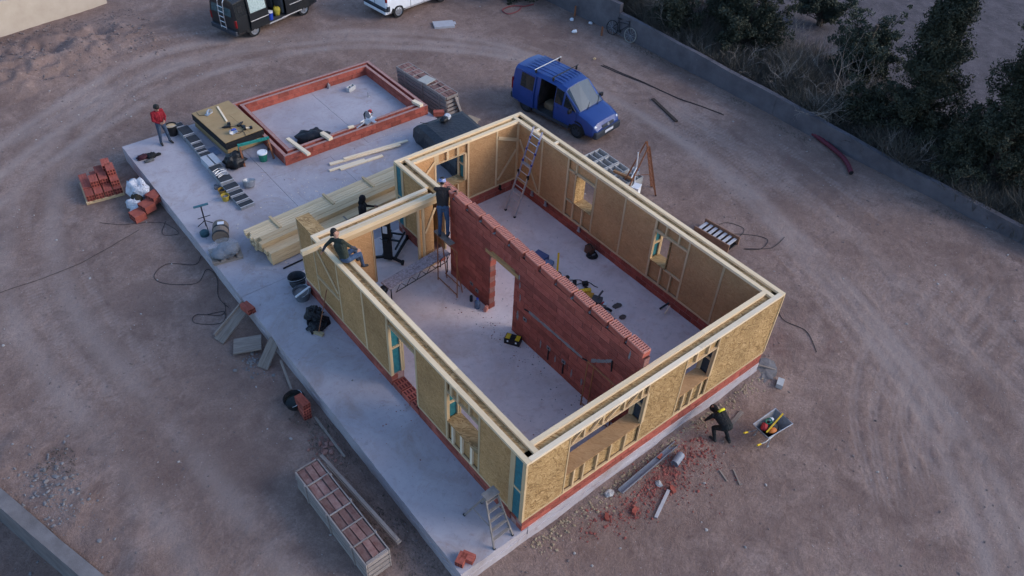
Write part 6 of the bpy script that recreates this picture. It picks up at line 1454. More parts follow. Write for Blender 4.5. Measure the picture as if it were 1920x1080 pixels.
# bicycle leaning at the boundary wall
bk = thing('bicycle', 'old bicycle leaning against the end of the low boundary wall', 'bicycle', loc=(23.12, 19.85, gz(23.1, 19.8)), rot=(R(-12), 0, R(-83)))
for i, x in enumerate((-.60, .62)):
    m = MB(); m.tube([(x + math.cos(g) * .37, 0, .39 + math.sin(g) * .37) for g in [k * math.pi / 14 for k in range(28)]], .022, 6, closed=True); w_ = m.build('wheel', BLACKR if i == 0 else M('pale_tyre', (0.28, 0.26, 0.22), .8), bk)
    m = MB()
    for k in range(10): g = k * math.pi / 5; m.tube([(x, 0, .39), (x + math.cos(g) * .36, 0, .39 + math.sin(g) * .36)], .004, 4)
    m.build('spokes', STEEL, w_)
m = MB(); 
for a, b in (((-.60, 0, .39), (-.12, 0, .36)), ((-.60, 0, .39), (-.25, 0, .82)), ((-.12, 0, .36), (-.27, 0, .95)), ((-.12, 0, .36), (.40, 0, .85)), ((-.24, 0, .80), (.40, 0, .90)), ((.42, 0, .80), (.62, 0, .39)), ((.40, 0, .82), (.36, 0, 1.05))): m.tube([a, b], .02, 6)
m.build('frame', BLACKM, bk); m = MB(); m.tube([(.30, -.28, 1.08), (.40, -.15, 1.07), (.36, 0, 1.06), (.40, .15, 1.07), (.30, .28, 1.08)], .014, 6); m.build('handlebar', BLACKM, bk); m = MB(); m.blob((-.28, 0, .98), (.14, .08, .04), .1, 1); m.build('saddle', BLACKP, bk)
m = MB(); m.lathe([(0, -.01), (.09, -.01), (.09, .01), (0, .01)], 14, (-.12, .05, .36), rot=(R(90), 0, 0)); m.tube([(-.12, .07, .36), (-.02, .09, .24)], .01, 5); m.build('crank', BLACKM, bk)
for i, (x, y, h) in enumerate(((22.5, 20.6, .5), (22.9, 23.2, .6))): m = MB(); m.tube([(0, 0, 0), (.03, .02, h)], [.06, .05], 8); one(m, 'post_stub', RUST, ('short rusty post in the ground beside the bicycle', 'short rusty post in front of the taller wall')[i], 'post', (x, y, gz(x, y) - .02))
for i, (x, y, s, lab) in enumerate(((21.53, 21.7, .16, 'crumpled white and black plastic bag on the dirt above the blue van'), (22.4, 22.9, .14, 'grey crumpled plastic near the taller wall'), (23.0, 22.0, .12, 'pale crumpled paper at the foot of the taller wall'), (20.4, 18.9, .09, 'scrap of tan wood on the dirt behind the blue van'))):
    m = MB(); m.blob((0, 0, s * .4), (s, s * .7, s * .5), .6, i + 2, 12, 8, 2.0); one(m, 'litter', (WHITE, PAPER, PAPER, WOOD)[i], lab, 'litter', (x, y, gz(x, y)), i)
# ------------------------------------------------------------------ things inside the house
# material lift
lf = thing('material_lift', 'black wheeled material lift standing in the recess doorway', 'lift', loc=(3.05, 11.15, 0), rz=R(40))
m = MB(); m.box((.08, 0, 1.0), (.16, .20, 1.9)); m.box((-.04, 0, .95), (.10, .30, 1.7)); m.build('mast', BLACKM, lf)
for sy in (-1, 1):
    m = MB(); m.bar((0, sy * .10, .16), (-.10, sy * .52, .10), .07, .09); m.build('outrigger', BLACKM, lf); m = MB(); m.bar((.05, sy * .22, .10), (1.25, sy * .30, .08), .07, .09); m.build('base_leg', BLACKM, lf)
    for x, y in ((-.12, sy * .55), (1.25, sy * .30)): m = MB(); m.lathe([(0, -.035), (.09, -.035), (.1, 0), (.09, .035), (0, .035)], 14, (x, y, .10), rot=(R(90), 0, 0)); m.build('wheel', BLACKR, lf)
    m = MB(); m.bar((.15, sy * .22, .42), (1.15, sy * .26, .42), .06, .05); m.build('fork', BLACKM, lf)
m = MB(); m.box((.62, 0, .42), (.06, .5, .05)); m.box((1.0, 0, .42), (.06, .5, .05)); m.build('fork_bar', BLACKM, lf); m = MB(); m.lathe([(0, -.06), (.08, -.06), (.08, .06), (0, .06)], 12, (-.12, 0, 1.0), rot=(R(90), 0, 0)); m.tube([(-.12, .08, 1.0), (-.12, .22, 1.05)], .012, 5); m.build('winch', BLACKM, lf); m = MB(); m.box((-.10, .02, 1.45), (.02, .16, .3)); m.build('label_plate', PAPER, lf)
# scaffold board on a truss
sc = thing('scaffold_board', 'paint splashed scaffold board on a steel truss across the room', 'scaffold', loc=(1.80, 9.30, 0), rz=R(6.5))
SPL = M('splashed_board', (0.13, 0.095, 0.10), .9, .6, 16, .3, 40, col2=(0.46, 0.40, 0.41))
m = MB(); m.box((1.32, 0, .83), (2.66, .46, .045)); m.build('deck', SPL, sc)
m = MB()
for y in (-.2, .2):
    m.tube([(.02, y, .80), (2.62, y, .80)], .018, 6); m.tube([(.25, y, .52), (2.5, y, .52)], .016, 6)
    for k in range(6): x = .28 + k * .44; m.tube([(x, y, .52), (x + .20, y, .80)], .012, 5); m.tube([(x + .20, y, .80), (x + .42, y, .52)], .012, 5)
m.build('truss', BLACKM, sc)
for x, y in ((.08, -.18), (.08, .18), (2.55, -.18), (2.55, .18)): m = MB(); m.tube([(x, y, 0), (x, y, .8)], .02, 6); m.build('leg', BLACKM, sc)
m = MB(); m.blob((-.12, -.02, .72), (.14, .16, .16), .3, 3); m.build('clamp_bag', BLACKP, sc, smooth=True)
# orange trestles
def trestle(label, y0, y1, x, h, mat=ORANGE, depth=.3):
    t = thing('trestle', label, 'trestle', loc=(x, (y0 + y1) / 2, 0)); w = (y1 - y0) / 2
    for sy in (-1, 1):
        m = MB(); m.tube([(0, sy * w, 0), (0.02, sy * w * .98, h)], .022, 6); m.build('leg', mat, t); m = MB(); m.tube([(depth, sy * w * .8, 0), (.04, sy * w * .6, h - .03)], .02, 6); m.build('rear_leg', mat, t)
    m = MB(); m.tube([(.02, -w, h), (.02, w, h)], .025, 6); m.build('top_bar', mat, t); m = MB(); m.tube([(0, -w, .12), (0, w, .12)], .02, 6); m.tube([(depth * .7, -w * .75, .3), (depth * .7, w * .75, .3)], .02, 6); m.build('spreader', mat, t)
    return t
trestle('tall orange steel trestle in front of the brick partition end', 8.16, 9.28, 3.87, 2.0)
m = MB(); m.box((0, 0, 0), (.22, .9, .045)); one(m, 'standing_board', WOODO, 'narrow board on the tall trestle under the feet of the person in a cap', 'board', (3.98, 9.02, 2.032), 0)
trestle('orange steel trestle at the near end of the brick partition', 1.0, 2.2, 4.12, 1.95, depth=.18)
tb2 = thing('toolbox', 'black and yellow toolbox on the floor beside the partition doorway', 'toolbox', loc=(4.10, 5.42, 0), rz=R(-58))
m = MB(); m.box((0, 0, .11), (.52, .28, .22)); m.build('case', BLACKP, tb2)
for x in (-.16, .16): m = MB(); m.box((x, 0, .232), (.14, .22, .025)); m.build('lid_panel', YELLOW, tb2)
m = MB(); m.tube([(-.09, 0, .23), (-.07, 0, .27), (.07, 0, .27), (.09, 0, .23)], .015, 6); m.build('handle', BLACKP, tb2); m = MB(); m.box((-.14, -.143, .14), (.05, .01, .06)); m.box((.14, -.143, .14), (.05, .01, .06)); m.build('latch', WHITE, tb2)
def bottle(label, x, y, r, h, mat, cap):
    t = thing('bottle', label, 'bottle', loc=(x, y, 0)); m = MB(); m.lathe([(0, 0), (r, 0), (r, h * .62), (r * .4, h * .82), (r * .36, h * .92), (0, h * .92)], 14); m.build('bottle_body', mat, t); m = MB(); m.lathe([(r * .4, h * .9), (r * .4, h), (0, h)], 10); m.build('cap', cap, t)
bottle('dark slim bottle standing by the partition wall', 4.16, 7.75, .055, .34, M('dark_bottle', (0.015, 0.018, 0.03), .2), WHITE); bottle('large clear blue water bottle standing by the partition wall', 4.14, 7.38, .10, .42, M('blue_bottle', (0.10, 0.15, 0.24), .15, .1, alpha=.75), BLUEP)
m = MB(); m.box((0, 0, .09), (.2, .09, .18)); one(m, 'brick_piece', BRICKT, 'broken brick leaning at the partition doorway', 'brick', (4.28, 7.08, 0), .5, rot=(0, .3, .5))
# leaning ladder in the far corner
la = thing('leaning_ladder', 'aluminium combination ladder leaning in the far corner of the room', 'ladder', loc=(8.22, 10.70, 0))
BLUEL = M('blue_ladder_fitting', (0.03, 0.04, 0.22), .6)
top = Vector((1.14, .02, 3.32)); d = Vector((0, 1, 0)); 
for sy in (-1, 1):
    m = MB(); m.bar((0, sy * .28, 0), tuple(top * .5 + d * sy * .27), .03, .075); m.build('rail', ALU, la); m = MB(); m.bar(tuple(top * .42 + d * sy * .25 + Vector((.03, 0, .02))), tuple(top + d * sy * .24), .03, .065); m.build('rail', M('lilac_aluminium', (0.36, 0.36, 0.50), .4, .15, metal=.5), la)
    m = MB(); m.box((0, sy * .28, .03), (.08, .06, .06)); m.build('rubber_foot', BLACKR, la); m = MB(); m.box(tuple(top * .48 + d * sy * .27), (.08, .07, .16)); m.build('hinge', BLACKP, la)
    for k in (.62, .75, .88): m = MB(); m.box(tuple(top * k + d * sy * .245), (.06, .05, .09)); m.build('fitting', BLUEL, la)
for k in range(1, 12): q_ = top * (k / 12); m = MB(); m.tube([tuple(q_ + d * .26), tuple(q_ - d * .26)], .016, 6); m.build('rung', ALU, la)
m = MB(); m.box(tuple(top * .60), (.12, .5, .02)); m.build('stand_step', ALU, la)
# behind the partition: hose reel, crate, level and tools in a row
hz = thing('hose_reel', 'coiled black hose with a brown machine against the right wall', 'hose', loc=(9.08, 7.02, 0)); m = MB()
for k in range(4): m.tube([(math.cos(g) * (.2 - .02 * k), math.sin(g) * (.2 - .02 * k), .03 + .035 * k) for g in [j * math.pi / 9 for j in range(18)]], .02, 5, closed=True)
m.build('hose_coil', CABLE, hz); m = MB(); m.box((.05, .2, .16), (.24, .3, .3)); m.build('machine', M('brown_case', (0.12, 0.055, 0.035), .6), hz); m = MB(); m.tube([(.05, .05, .3), (.05, .2, .42), (.05, .35, .3)], .02, 6); m.build('handle', BLACKP, hz)
m = MB(); m.box((0, 0, .11), (.36, .5, .22)); one(m, 'blue_crate', M('dusty_blue_crate', (0.07, 0.085, 0.17), .7, .2), 'blue plastic crate on the floor behind the partition', 'crate', (7.45, 8.0, 0), .2)
m = MB(); m.blob((0, 0, .1), (.2, .18, .14), .4, 4, flat=-.1); one(m, 'plastic_bundle', M('blue_film', (0.14, 0.18, 0.27), .4, .2), 'crumpled blue plastic beside the blue crate', 'plastic', (7.45, 7.55, 0), smooth=True)
stick('spirit_level', 'yellow spirit level standing behind the partition among cables', 'level', (7.42, 7.05, .0), (7.62, 7.28, .72), .07, .03, YELLOW)
m = MB()
for k in range(3): m.tube([(math.cos(g) * (.24 - .03 * k), math.sin(g) * (.2 - .03 * k), .02 + .03 * k) for g in [j * math.pi / 9 for j in range(18)]], .016, 5, closed=True)
one(m, 'cable_coil', CABLE, 'coil of black cable at the foot of the yellow level', 'cable', (7.30, 7.02, 0))
specs = [(7.32, 6.55, BLACKP, BLACKM, 0, 'black drill nearest the cable coil behind the partition'), (7.40, 6.15, BLACKP, YELLOW, 0, 'black tool with yellow grip in the tool row behind the partition'), (7.52, 5.78, YELLOW, BLACKP, 0, 'yellow and black tool in the middle of the tool row'), (7.42, 4.62, BLACKM, BLUEP, 1, 'dark blue saw at the near end of the tool row')]
for (x, y, c1, c2, k, lab) in specs: t = power_tool(lab, (x, y, 0), rr.uniform(0, 6), c1, c2, k); t.scale = (1.5, 1.5, 1.5)
m = MB(); m.box((0, 0, .09), (.34, .26, .18)); m.box((0, 0, .185), (.3, .22, .012)); one(m, 'orange_case', M('orange_case', (0.42, 0.20, 0.02), .6), 'orange tool case in the tool row behind the partition', 'case', (7.45, 5.42, 0), .6)
m = MB(); m.box((0, 0, .13), (.32, .34, .26)); m.bar((0, 0, .26), (.3, -.1, .42), .06, .03); one(m, 'dark_box', M('dark_grey_case', (0.06, 0.055, 0.055), .7), 'dark grey box with a handle in the tool row', 'box', (7.48, 5.10, 0), .5)
m = MB(); m.box((0, 0, .05), (.34, .2, .1)); m.box((0, 0, .103), (.3, .06, .008), m=1); one(m, 'packet', [PAPER, REDP], 'white and red packet in the tool row behind the partition', 'packet', (7.56, 4.92, 0), .3)
m = MB(); m.box((0, 0, .08), (.3, .28, .16)); one(m, 'brown_box', M('brown_carton', (0.17, 0.11, 0.085), .9), 'brown carton at the near end of the tool row', 'carton', (7.40, 4.78, 0), .5)
for i, (x, y, r) in enumerate(((8.0, 4.6, .12), (7.76, 4.1, .1))): m = MB(); m.blob((0, 0, .02), (r * 1.4, r, .04), .5, i + 3, 12, 6); one(m, 'mortar_dropping', M('dark_dropping', (0.09, 0.07, 0.06), .95), ('larger dark mortar dropping on the floor right of the tool row', 'smaller dark mortar dropping on the floor right of the tool row')[i], 'mortar', (x, y, .0))
stick('hammer_handle', 'dark bar lying at the foot of the right inner wall', 'bar', (9.05, 3.62, .03), (9.33, 3.5, .25), .05, .05, BLACKM); stick('lath', 'thin pale lath lying at the foot of the right inner wall', 'lath', (9.02, 3.36, .02), (9.3, 3.42, .2), .04, .02, WOODP)
m = MB(); m.tube([(0, 0, .0), (0, 0, 2.1)], .02, 6); one(m, 'steel_prop', ORANGE, 'thin rusty prop standing inside near the left wall corner', 'prop', (.62, .62, 0))
stick('lath', 'thin orange lath leaning along the inside of the left wall', 'lath', (.62, .9, .4), (.58, 2.6, 2.4), .04, .03, ORANGE)
# ------------------------------------------------------------------ plants
def leaf_mat(name, c1, c2):
    m = M(name, c1, .8, .3, 1.3, col2=c2, rand=.0); return m
CYP = leaf_mat('cypress_green', (0.02, 0.025, 0.017), (0.056, 0.058, 0.034)); PINE = leaf_mat('pine_green', (0.026, 0.034, 0.024), (0.066, 0.072, 0.046)); OLIVE = leaf_mat('grey_green', (0.035, 0.045, 0.032), (0.085, 0.09, 0.062))
BARK = M('bark', (0.06, 0.045, 0.036), .95, .3, 8, .5, 30); M('dark_twig', (0.06, 0.05, 0.042), .95, .3, 6); TWIG = M('dry_twig', (0.19, 0.16, 0.14), .95, .25, 6, col2=(0.30, 0.26, 0.23)); DRY = M('dry_grass', (0.10, 0.085, 0.068), .95, .3, 3, col2=(0.20, 0.175, 0.15)); DRYD = M('dark_dry_scrub', (0.055, 0.05, 0.04), .95, .3, 1.2, col2=(0.135, 0.12, 0.098))
def quads_mesh(name, C, A, B, mat):
    """many small two sided leaf quads: centres C, half axes A and B"""
    n = len(C); V = np.empty((n * 4, 3)); V[0::4] = C - A - B * .6; V[1::4] = C + A - B * .3; V[2::4] = C + A * .9 + B; V[3::4] = C - A * .7 + B * .8
    F = np.arange(n * 4).reshape(-1, 4); me = bpy.data.meshes.new(name)
    me.vertices.add(n * 4); me.vertices.foreach_set('co', V.ravel()); me.loops.add(n * 4); me.polygons.add(n); me.loops.foreach_set('vertex_index', F.ravel().astype(np.int32))
    me.polygons.foreach_set('loop_start', np.arange(0, n * 4, 4, dtype=np.int32)); me.polygons.foreach_set('loop_total', np.full(n, 4, dtype=np.int32)); me.update(calc_edges=True); me.materials.append(mat)
    return me
def rand_dirs(rs, n):
    v = rs.normal(size=(n, 3)); return v / np.linalg.norm(v, axis=1)[:, None]
def tree(name, label, loc, h, rad, mat, seed, kind='cypress', n_clump=260, per=46, leaf=.05, group='trees beyond the boundary wall', lean=(0, 0)):
    rs = np.random.RandomState(seed); t = thing(name, label, 'tree', group, loc)
    m = MB(); pts = [(lean[0] * k / 8 * h + math.sin(k * 1.3 + seed) * .05, lean[1] * k / 8 * h + math.cos(k * 1.7 + seed) * .05, h * .97 * k / 8) for k in range(9)]; m.tube(pts, [max(.02, .06 * rad + .10 * (1 - k / 8)) for k in range(9)], 8)
    ctr = []
    lobes = [(rs.normal(0, .42 * rad), rs.normal(0, .42 * rad), h * rs.uniform(.35, .95), rad * rs.uniform(.28, .62)) for _ in range(11)]
    nb = max(10, int(n_clump / 9))
    if kind == 'cypress':
        # ascending side branches of very uneven length, each carrying a plume of clumps
        for k in range(nb):
            f = (k + rs.uniform(0, 1)) / nb; a = rs.uniform(0, 6.283); L_b = (rad * (1 - f) ** .7 + .15) * rs.uniform(.45, 1.35); z0 = f * h * .97 + .15
            p0 = np.array([lean[0] * z0, lean[1] * z0, z0]); d = np.array([math.cos(a), math.sin(a), rs.uniform(.25, .8)]); d /= np.linalg.norm(d); e = p0 + d * L_b
            m.tube([tuple(p0), tuple(p0 + d * L_b * .5), tuple(e)], [.03, .018, .006], 5, caps=False)
            for j in range(9): u = rs.uniform(.25, 1.05); q = p0 + d * L_b * u + rs.normal(0, .07 + .10 * (1 - f), 3); ctr.append((q[0], q[1], q[2], a, L_b * u))
    else:
        for k in range(nb):
            lx, ly, lz, lr = lobes[rs.randint(len(lobes))]; d = rand_dirs(rs, 1)[0]; e = np.array([lx, ly, lz]) + d * lr * rs.uniform(.6, 1.5); e[2] = max(.15, e[2])
            p0 = np.array([0, 0, max(.1, e[2] * rs.uniform(.15, .5))]); mid = (p0 + e) / 2 + rs.normal(0, .12, 3)
            m.tube([tuple(p0), tuple(mid), tuple(e)], [.03, .018, .006], 5, caps=False)
            for j in range(9): u = rs.uniform(.45, 1.08); q = p0 * (1 - u) ** 2 + 2 * mid * u * (1 - u) + e * u * u + rs.normal(0, .14, 3); ctr.append((q[0], q[1], max(.1, q[2]), 0, 1))
    m.build('trunk', BARK, t)
    C = []; A = []; B = []
    for (x, y, z, a, q) in ctr:
        s = rs.uniform(.09, .26) * (.6 + .4 * min(rad, 1.6)); d = rand_dirs(rs, per) * (rs.uniform(.2, 1, (per, 1)) ** .5) * s * np.array([1, 1, .75 if kind != 'cypress' else 1.15])
        if kind == 'cypress': d += np.outer(rs.uniform(0, 1, per), [math.cos(a) * .25, math.sin(a) * .25, .18])
        c = np.array([x, y, z]) + d; ax = rand_dirs(rs, per); bx_ = np.cross(ax, rand_dirs(rs, per)); bx_ /= np.maximum(1e-6, np.linalg.norm(bx_, axis=1))[:, None]
        ls = rs.uniform(.6, 1.3, (per, 1)) * leaf; C.append(c); A.append(ax * ls); B.append(bx_ * ls * (3.2 if kind == 'cypress' else 2.6))
    link('crown', quads_mesh('crown', np.concatenate(C), np.concatenate(A), np.concatenate(B), mat), t)
    return t
def g2(x, y): return gz(x, y) if x < 26.9 else GZ - .1
TR_ = [
 ('cypress_tree', 'tall dark cypress beyond the wall, second from the right edge', 26.5, 4.9, 7.0, 1.7, CYP, 'cypress', 600),
 ('cypress_tree', 'broad dark conifer at the right edge of the photo beyond the wall', 26.5, 1.0, 7.6, 2.3, CYP, 'cypress', 760),
 ('cypress_tree', 'leaning tip of a conifer in the upper right corner', 30.6, 1.2, 6.0, 1.3, CYP, 'cypress', 300),
 ('bushy_tree', 'grey green bushy tree between the cypress and the dry scrub', 29.6, 9.4, 3.4, 1.55, PINE, 'bush', 330),
 ('bushy_tree', 'large dark bushy tree overhanging the middle of the boundary wall', 26.9, 14.6, 4.2, 2.1, CYP, 'bush', 480),
 ('bushy_tree', 'dark tree at the top edge behind the dry branches', 29.3, 17.2, 4.0, 1.9, CYP, 'bush', 380),
 ('bushy_tree', 'dark leafy tree growing behind the bicycle wall corner', 26.3, 22.0, 3.6, 1.6, PINE, 'bush', 340),
 ('bushy_tree', 'dense low tree at the top edge left of the tall wall', 21.6, 28.2, 2.8, 1.6, CYP, 'bush', 330),
 ('bushy_tree', 'small conifer at the foot of the wall below the tall cypress', 25.1, 6.9, 2.3, 1.1, CYP, 'bush', 240),
 ('bushy_tree', 'small grey green tree on the far side of the field edge', 33.5, 14.5, 3.0, 1.4, OLIVE, 'bush', 240),
 ('bushy_tree', 'low dark tree crown right behind the wall near the bicycle', 25.3, 18.0, 2.6, 1.3, CYP, 'bush', 220),
 ('bushy_tree', 'small dark evergreen shrub tree at the wall near the right edge', 25.4, 2.6, 2.0, 1.0, CYP, 'bush', 200)]
for i, (nm, lab, x, y, h, r_, mt, kd, nc) in enumerate(TR_): tree(nm, lab, (x, y, g2(x, y) - .05), h, r_, mt, 30 + i, kd, int(nc * 2.0), 52, .022 if kd == 'cypress' else .026, lean=((.02, .03) if i == 0 else (0, 0)))
# bare branching bushes
def bare_bush(label, x, y, h, n, seed, mat=TWIG, name='bare_bush'):
    r_ = random.Random(seed); m = MB()
    def grow(p, d, L, r, dep):
        pts = [p]; q = Vector(p); dd = Vector(d)
        for k in range(4):
            dd = (dd + Vector((r_.uniform(-.28, .28), r_.uniform(-.28, .28), r_.uniform(-.18, .2)))).normalized(); q = q + dd * L / 4; pts.append(q.copy())
        m.tube(pts, [r, r * .85, r * .7, r * .55, r * .4], 4, caps=False)
        if dep > 0:
            for _ in range(r_.choice((2, 3, 3))):
                k = r_.choice((2, 3, 4)); grow(pts[k], (dd + Vector((r_.uniform(-.9, .9), r_.uniform(-.9, .9), r_.uniform(-.4, .6)))).normalized(), L * r_.uniform(.5, .8), r * .55, dep - 1)
    for _ in range(n): grow(Vector((r_.uniform(-.25, .25), r_.uniform(-.25, .25), 0)), Vector((r_.uniform(-.7, .7), r_.uniform(-.7, .7), 1)).normalized(), h * r_.uniform(.45, .75), .018 + .012 * r_.random(), 3)
    return one(m, name, mat, label, 'bush', (x, y, g2(x, y) - .03), group='bare bushes beyond the boundary wall')
for i, (x, y, h, n, lab) in enumerate(((25.4, 18.6, 2.6, 9, 'bare grey branches beyond the wall right of the bicycle'), (26.6, 17.2, 2.8, 9, 'tall bare branches at the top edge above the boundary wall'), (27.6, 11.8, 2.4, 8, 'bare grey bush on the pale scrub beyond the wall'), (28.2, 12.9, 2.5, 8, 'upper bare bush on the pale scrub by the dark tree'), (26.3, 8.3, 2.8, 10, 'bare pale branches between the bushy tree and the cypress'), (25.2, 10.8, 2.0, 7, 'low bare bush right behind the middle of the wall'), (26.2, 2.9, 1.7, 7, 'low bare bush between the two big conifers'), (24.9, 13.2, 1.6, 6, 'low bare twigs under the large dark tree'), (25.8, 20.6, 2.2, 8, 'bare branches behind the wall corner by the bicycle'))):
    bare_bush(lab, x, y, h, n, 60 + i)
_rt = random.Random(77)
for i in range(16):
    bare_bush(('thin bare tangle %s' % ('close behind the low wall', 'on the scrub strip')[i % 2]) + ', %s counted from the bicycle' % ('first', 'second', 'third', 'fourth', 'fifth', 'sixth', 'seventh', 'eighth')[i // 2], (24.5 if i % 2 == 0 else 26.8) + _rt.uniform(-.2, .6), 20.3 - (i // 2) * 2.45 + _rt.uniform(-.6, .6), _rt.uniform(1.2, 2.2), 6, 160 + i, TWIG if i % 3 else MATS['dark_twig'])
# scrub and dry grass beyond the wall: uncountable
def blades(name, label, cat, region, n, seed, mat, hmin, hmax, dens, wid=.012, spread=.35):
    rs = np.random.RandomState(seed); x = rs.uniform(region[0], region[1], n * 3); y = rs.uniform(region[2], region[3], n * 3); keep = vnoise(x, y, .55, seed) * .75 + vnoise(x, y, 1.7, seed + 1) * .35 > dens; x, y = x[keep][:n], y[keep][:n]; n = len(x)
    z = np.array([g2(a, b) for a, b in zip(x, y)]); h = rs.uniform(hmin, hmax, n) * (.5 + vnoise(x, y, .8, seed + 2)); dirn = rs.uniform(-spread, spread, (n, 2)) * h[:, None]; a = rs.uniform(0, 6.28, n); w = wid * rs.uniform(.6, 1.6, n)
    b0 = np.stack([x - np.cos(a) * w, y - np.sin(a) * w, z - .03], -1); b1 = np.stack([x + np.cos(a) * w, y + np.sin(a) * w, z - .03], -1); md = np.stack([x + dirn[:, 0] * .4, y + dirn[:, 1] * .4, z + h * .6], -1); tp_ = np.stack([x + dirn[:, 0] * 1.3, y + dirn[:, 1] * 1.3, z + h], -1)
    V = np.empty((n * 5, 3)); off = np.stack([np.cos(a) * w * .6, np.sin(a) * w * .6, np.zeros(n)], -1); V[0::5] = b0; V[1::5] = b1; V[2::5] = md + off; V[3::5] = md - off; V[4::5] = tp_
    i0 = np.arange(n) * 5; lv = np.stack([i0, i0 + 1, i0 + 2, i0 + 3, i0 + 3, i0 + 2, i0 + 4], -1).ravel(); me = bpy.data.meshes.new(name); me.vertices.add(n * 5); me.vertices.foreach_set('co', V.ravel()); me.loops.add(len(lv)); me.polygons.add(2 * n); me.loops.foreach_set('vertex_index', lv.astype(np.int32))
    ls = np.empty(2 * n, np.int32); ls[0::2] = np.arange(n) * 7; ls[1::2] = np.arange(n) * 7 + 4; lt = np.empty(2 * n, np.int32); lt[0::2] = 4; lt[1::2] = 3; me.polygons.foreach_set('loop_start', ls); me.polygons.foreach_set('loop_total', lt); me.update(calc_edges=True); me.materials.append(mat)
    return tag(link(name, me), label, cat, kind='stuff')
blades('dry_grass', 'pale dry grass and stalks covering the strip beyond the wall', 'grass', (24.6, 30.5, -4, 24), 52000, 5, DRY, .3, 1.05, .27, .010)
blades('dark_scrub', 'dark tangled scrub along the far side of the boundary wall', 'scrub', (23.95, 27.2, -3, 23), 52000, 9, DRYD, .4, 1.5, .22, .014, .5)
blades('weeds', 'sparse weeds along the foot of the boundary wall', 'weeds', (22.9, 23.6, -2, 19), 700, 14, DRYD, .03, .10, .6, .012, .8)
blades('weeds', 'low dry weeds around the near crate and retaining wall', 'weeds', (-10.0, -8.3, 5, 10.5), 500, 17, DRYD, .03, .10, .6, .012, .8)
blades('weeds', 'thin dry weeds on the dirt between the near crate and the slab', 'weeds', (-2.9, -2.0, .5, 7.5), 1500, 19, DRYD, .02, .10, .5, .01, .8)
# ------------------------------------------------------------------ loose stones and rubble: uncountable
def rubble(name, label, pts, smin, smax, mat, seed, flat=.6, kind='stuff', cat='stones', box=False):
    rs = np.random.RandomState(seed); V = []; F = []; n0 = 0
    ico = np.array([(0, 0, 1), (.894, 0, .447), (.276, .851, .447), (-.724, .526, .447), (-.724, -.526, .447), (.276, -.851, .447), (.724, .526, -.447), (-.276, .851, -.447), (-.894, 0, -.447), (-.276, -.851, -.447), (.724, -.526, -.447), (0, 0, -1)])
    icf = [(0, 1, 2), (0, 2, 3), (0, 3, 4), (0, 4, 5), (0, 5, 1), (1, 6, 2), (2, 7, 3), (3, 8, 4), (4, 9, 5), (5, 10, 1), (6, 7, 2), (7, 8, 3), (8, 9, 4), (9, 10, 5), (10, 6, 1), (11, 7, 6), (11, 8, 7), (11, 9, 8), (11, 10, 9), (11, 6, 10)]
    for (x, y, z) in pts:
        s = smin * (smax / smin) ** (rs.uniform() ** 2.2); a = rs.uniform(0, 6.28); c, sn = math.cos(a), math.sin(a)
        p = ico * rs.uniform(.65, 1.2, (12, 1)) * np.array([s, s * rs.uniform(.55, 1), s * flat * rs.uniform(.6, 1.1)])
        p = np.stack([p[:, 0] * c - p[:, 1] * sn + x, p[:, 0] * sn + p[:, 1] * c + y, p[:, 2] + z + s * .2], -1)
        V += [tuple(q) for q in p]; F += [tuple(i + n0 for i in f) for f in icf]; n0 += 12
    me = bpy.data.meshes.new(name); me.from_pydata(V, [], F); me.materials.append(mat); me.update()
    return tag(link(name, me), label, cat, kind=kind)
def scat(n, reg, seed, dens=.5, f=.6):
    rs = np.random.RandomState(seed); x = rs.uniform(reg[0], reg[1], n * 4); y = rs.uniform(reg[2], reg[3], n * 4); k = vnoise(x, y, f, seed) > dens; x, y = x[k][:n], y[k][:n]
    ok = ~((x > -1.95) & (x < 9.9) & (y > 0) & (y < 23.5)); return [(a, b, gz(a, b)) for a, b in zip(x[ok], y[ok])]
STN = M('pale_stone', (0.28, 0.25, 0.23), .95, .25, 9, col2=(0.42, 0.39, 0.36)); STD2 = M('grey_gravel', (0.13, 0.118, 0.115), .95, .3, 5, col2=(0.25, 0.235, 0.23)); STD = M('dirt_clod', (0.14, 0.105, 0.095), .98, .25, 9, col2=(0.21, 0.165, 0.15)); BRB = M('brick_rubble', (0.20, 0.055, 0.045), .95, .3, 9, col2=(0.30, 0.10, 0.08))
rubble('loose_stones', 'small pale stones scattered over the dirt yard', scat(1500, (-14, 24, -12, 40), 3, .45), .012, .06, STN, 3)
rubble('dirt_clods', 'brown clods scattered over the dirt yard', scat(5200, (-14, 24, -12, 40), 8, .5, .4), .012, .055, STD, 8)
rubble('dirt_clods', 'coarse clods on the spoil bank in the far left corner', scat(1400, (-7, 3.5, 31.5, 37.5), 12, .2), .02, .11, STD, 12)
rubble('gravel_heap', 'grey stones heaped along the retaining wall', [(x, y, gz(x, y)) for x, y in [(-9.15 + rr.gauss(0, .45), 8.9 + rr.gauss(0, .9)) for _ in range(420)] if seg_side(x, y) > -.0 or True], .012, .085, STD2, 13)
rubble('foot_soil', 'straw coloured soil and stones along the front slab face', [(x, y, gz(x, y)) for x, y in [(rr.uniform(.2, 10), -.12 - abs(rr.gauss(0, .22))) for _ in range(1300)]], .012, .06, M('straw_soil', (0.27, 0.20, 0.125), .98, .3, 5, col2=(0.36, 0.29, 0.20)), 14)
pts = []
for (cx, cy, sx, sy, n) in ((4.55, -.85, .75, .28, 520), (5.9, -.75, .5, .25, 260), (3.0, -1.05, .5, .2, 170), (2.2, -.75, .4, .16, 80), (5.2, -1.35, .8, .4, 110)):
    pts += [(x, y, gz(x, y)) for x, y in [(rr.gauss(cx, sx), rr.gauss(cy, sy)) for _ in range(n)] if y < -.05]
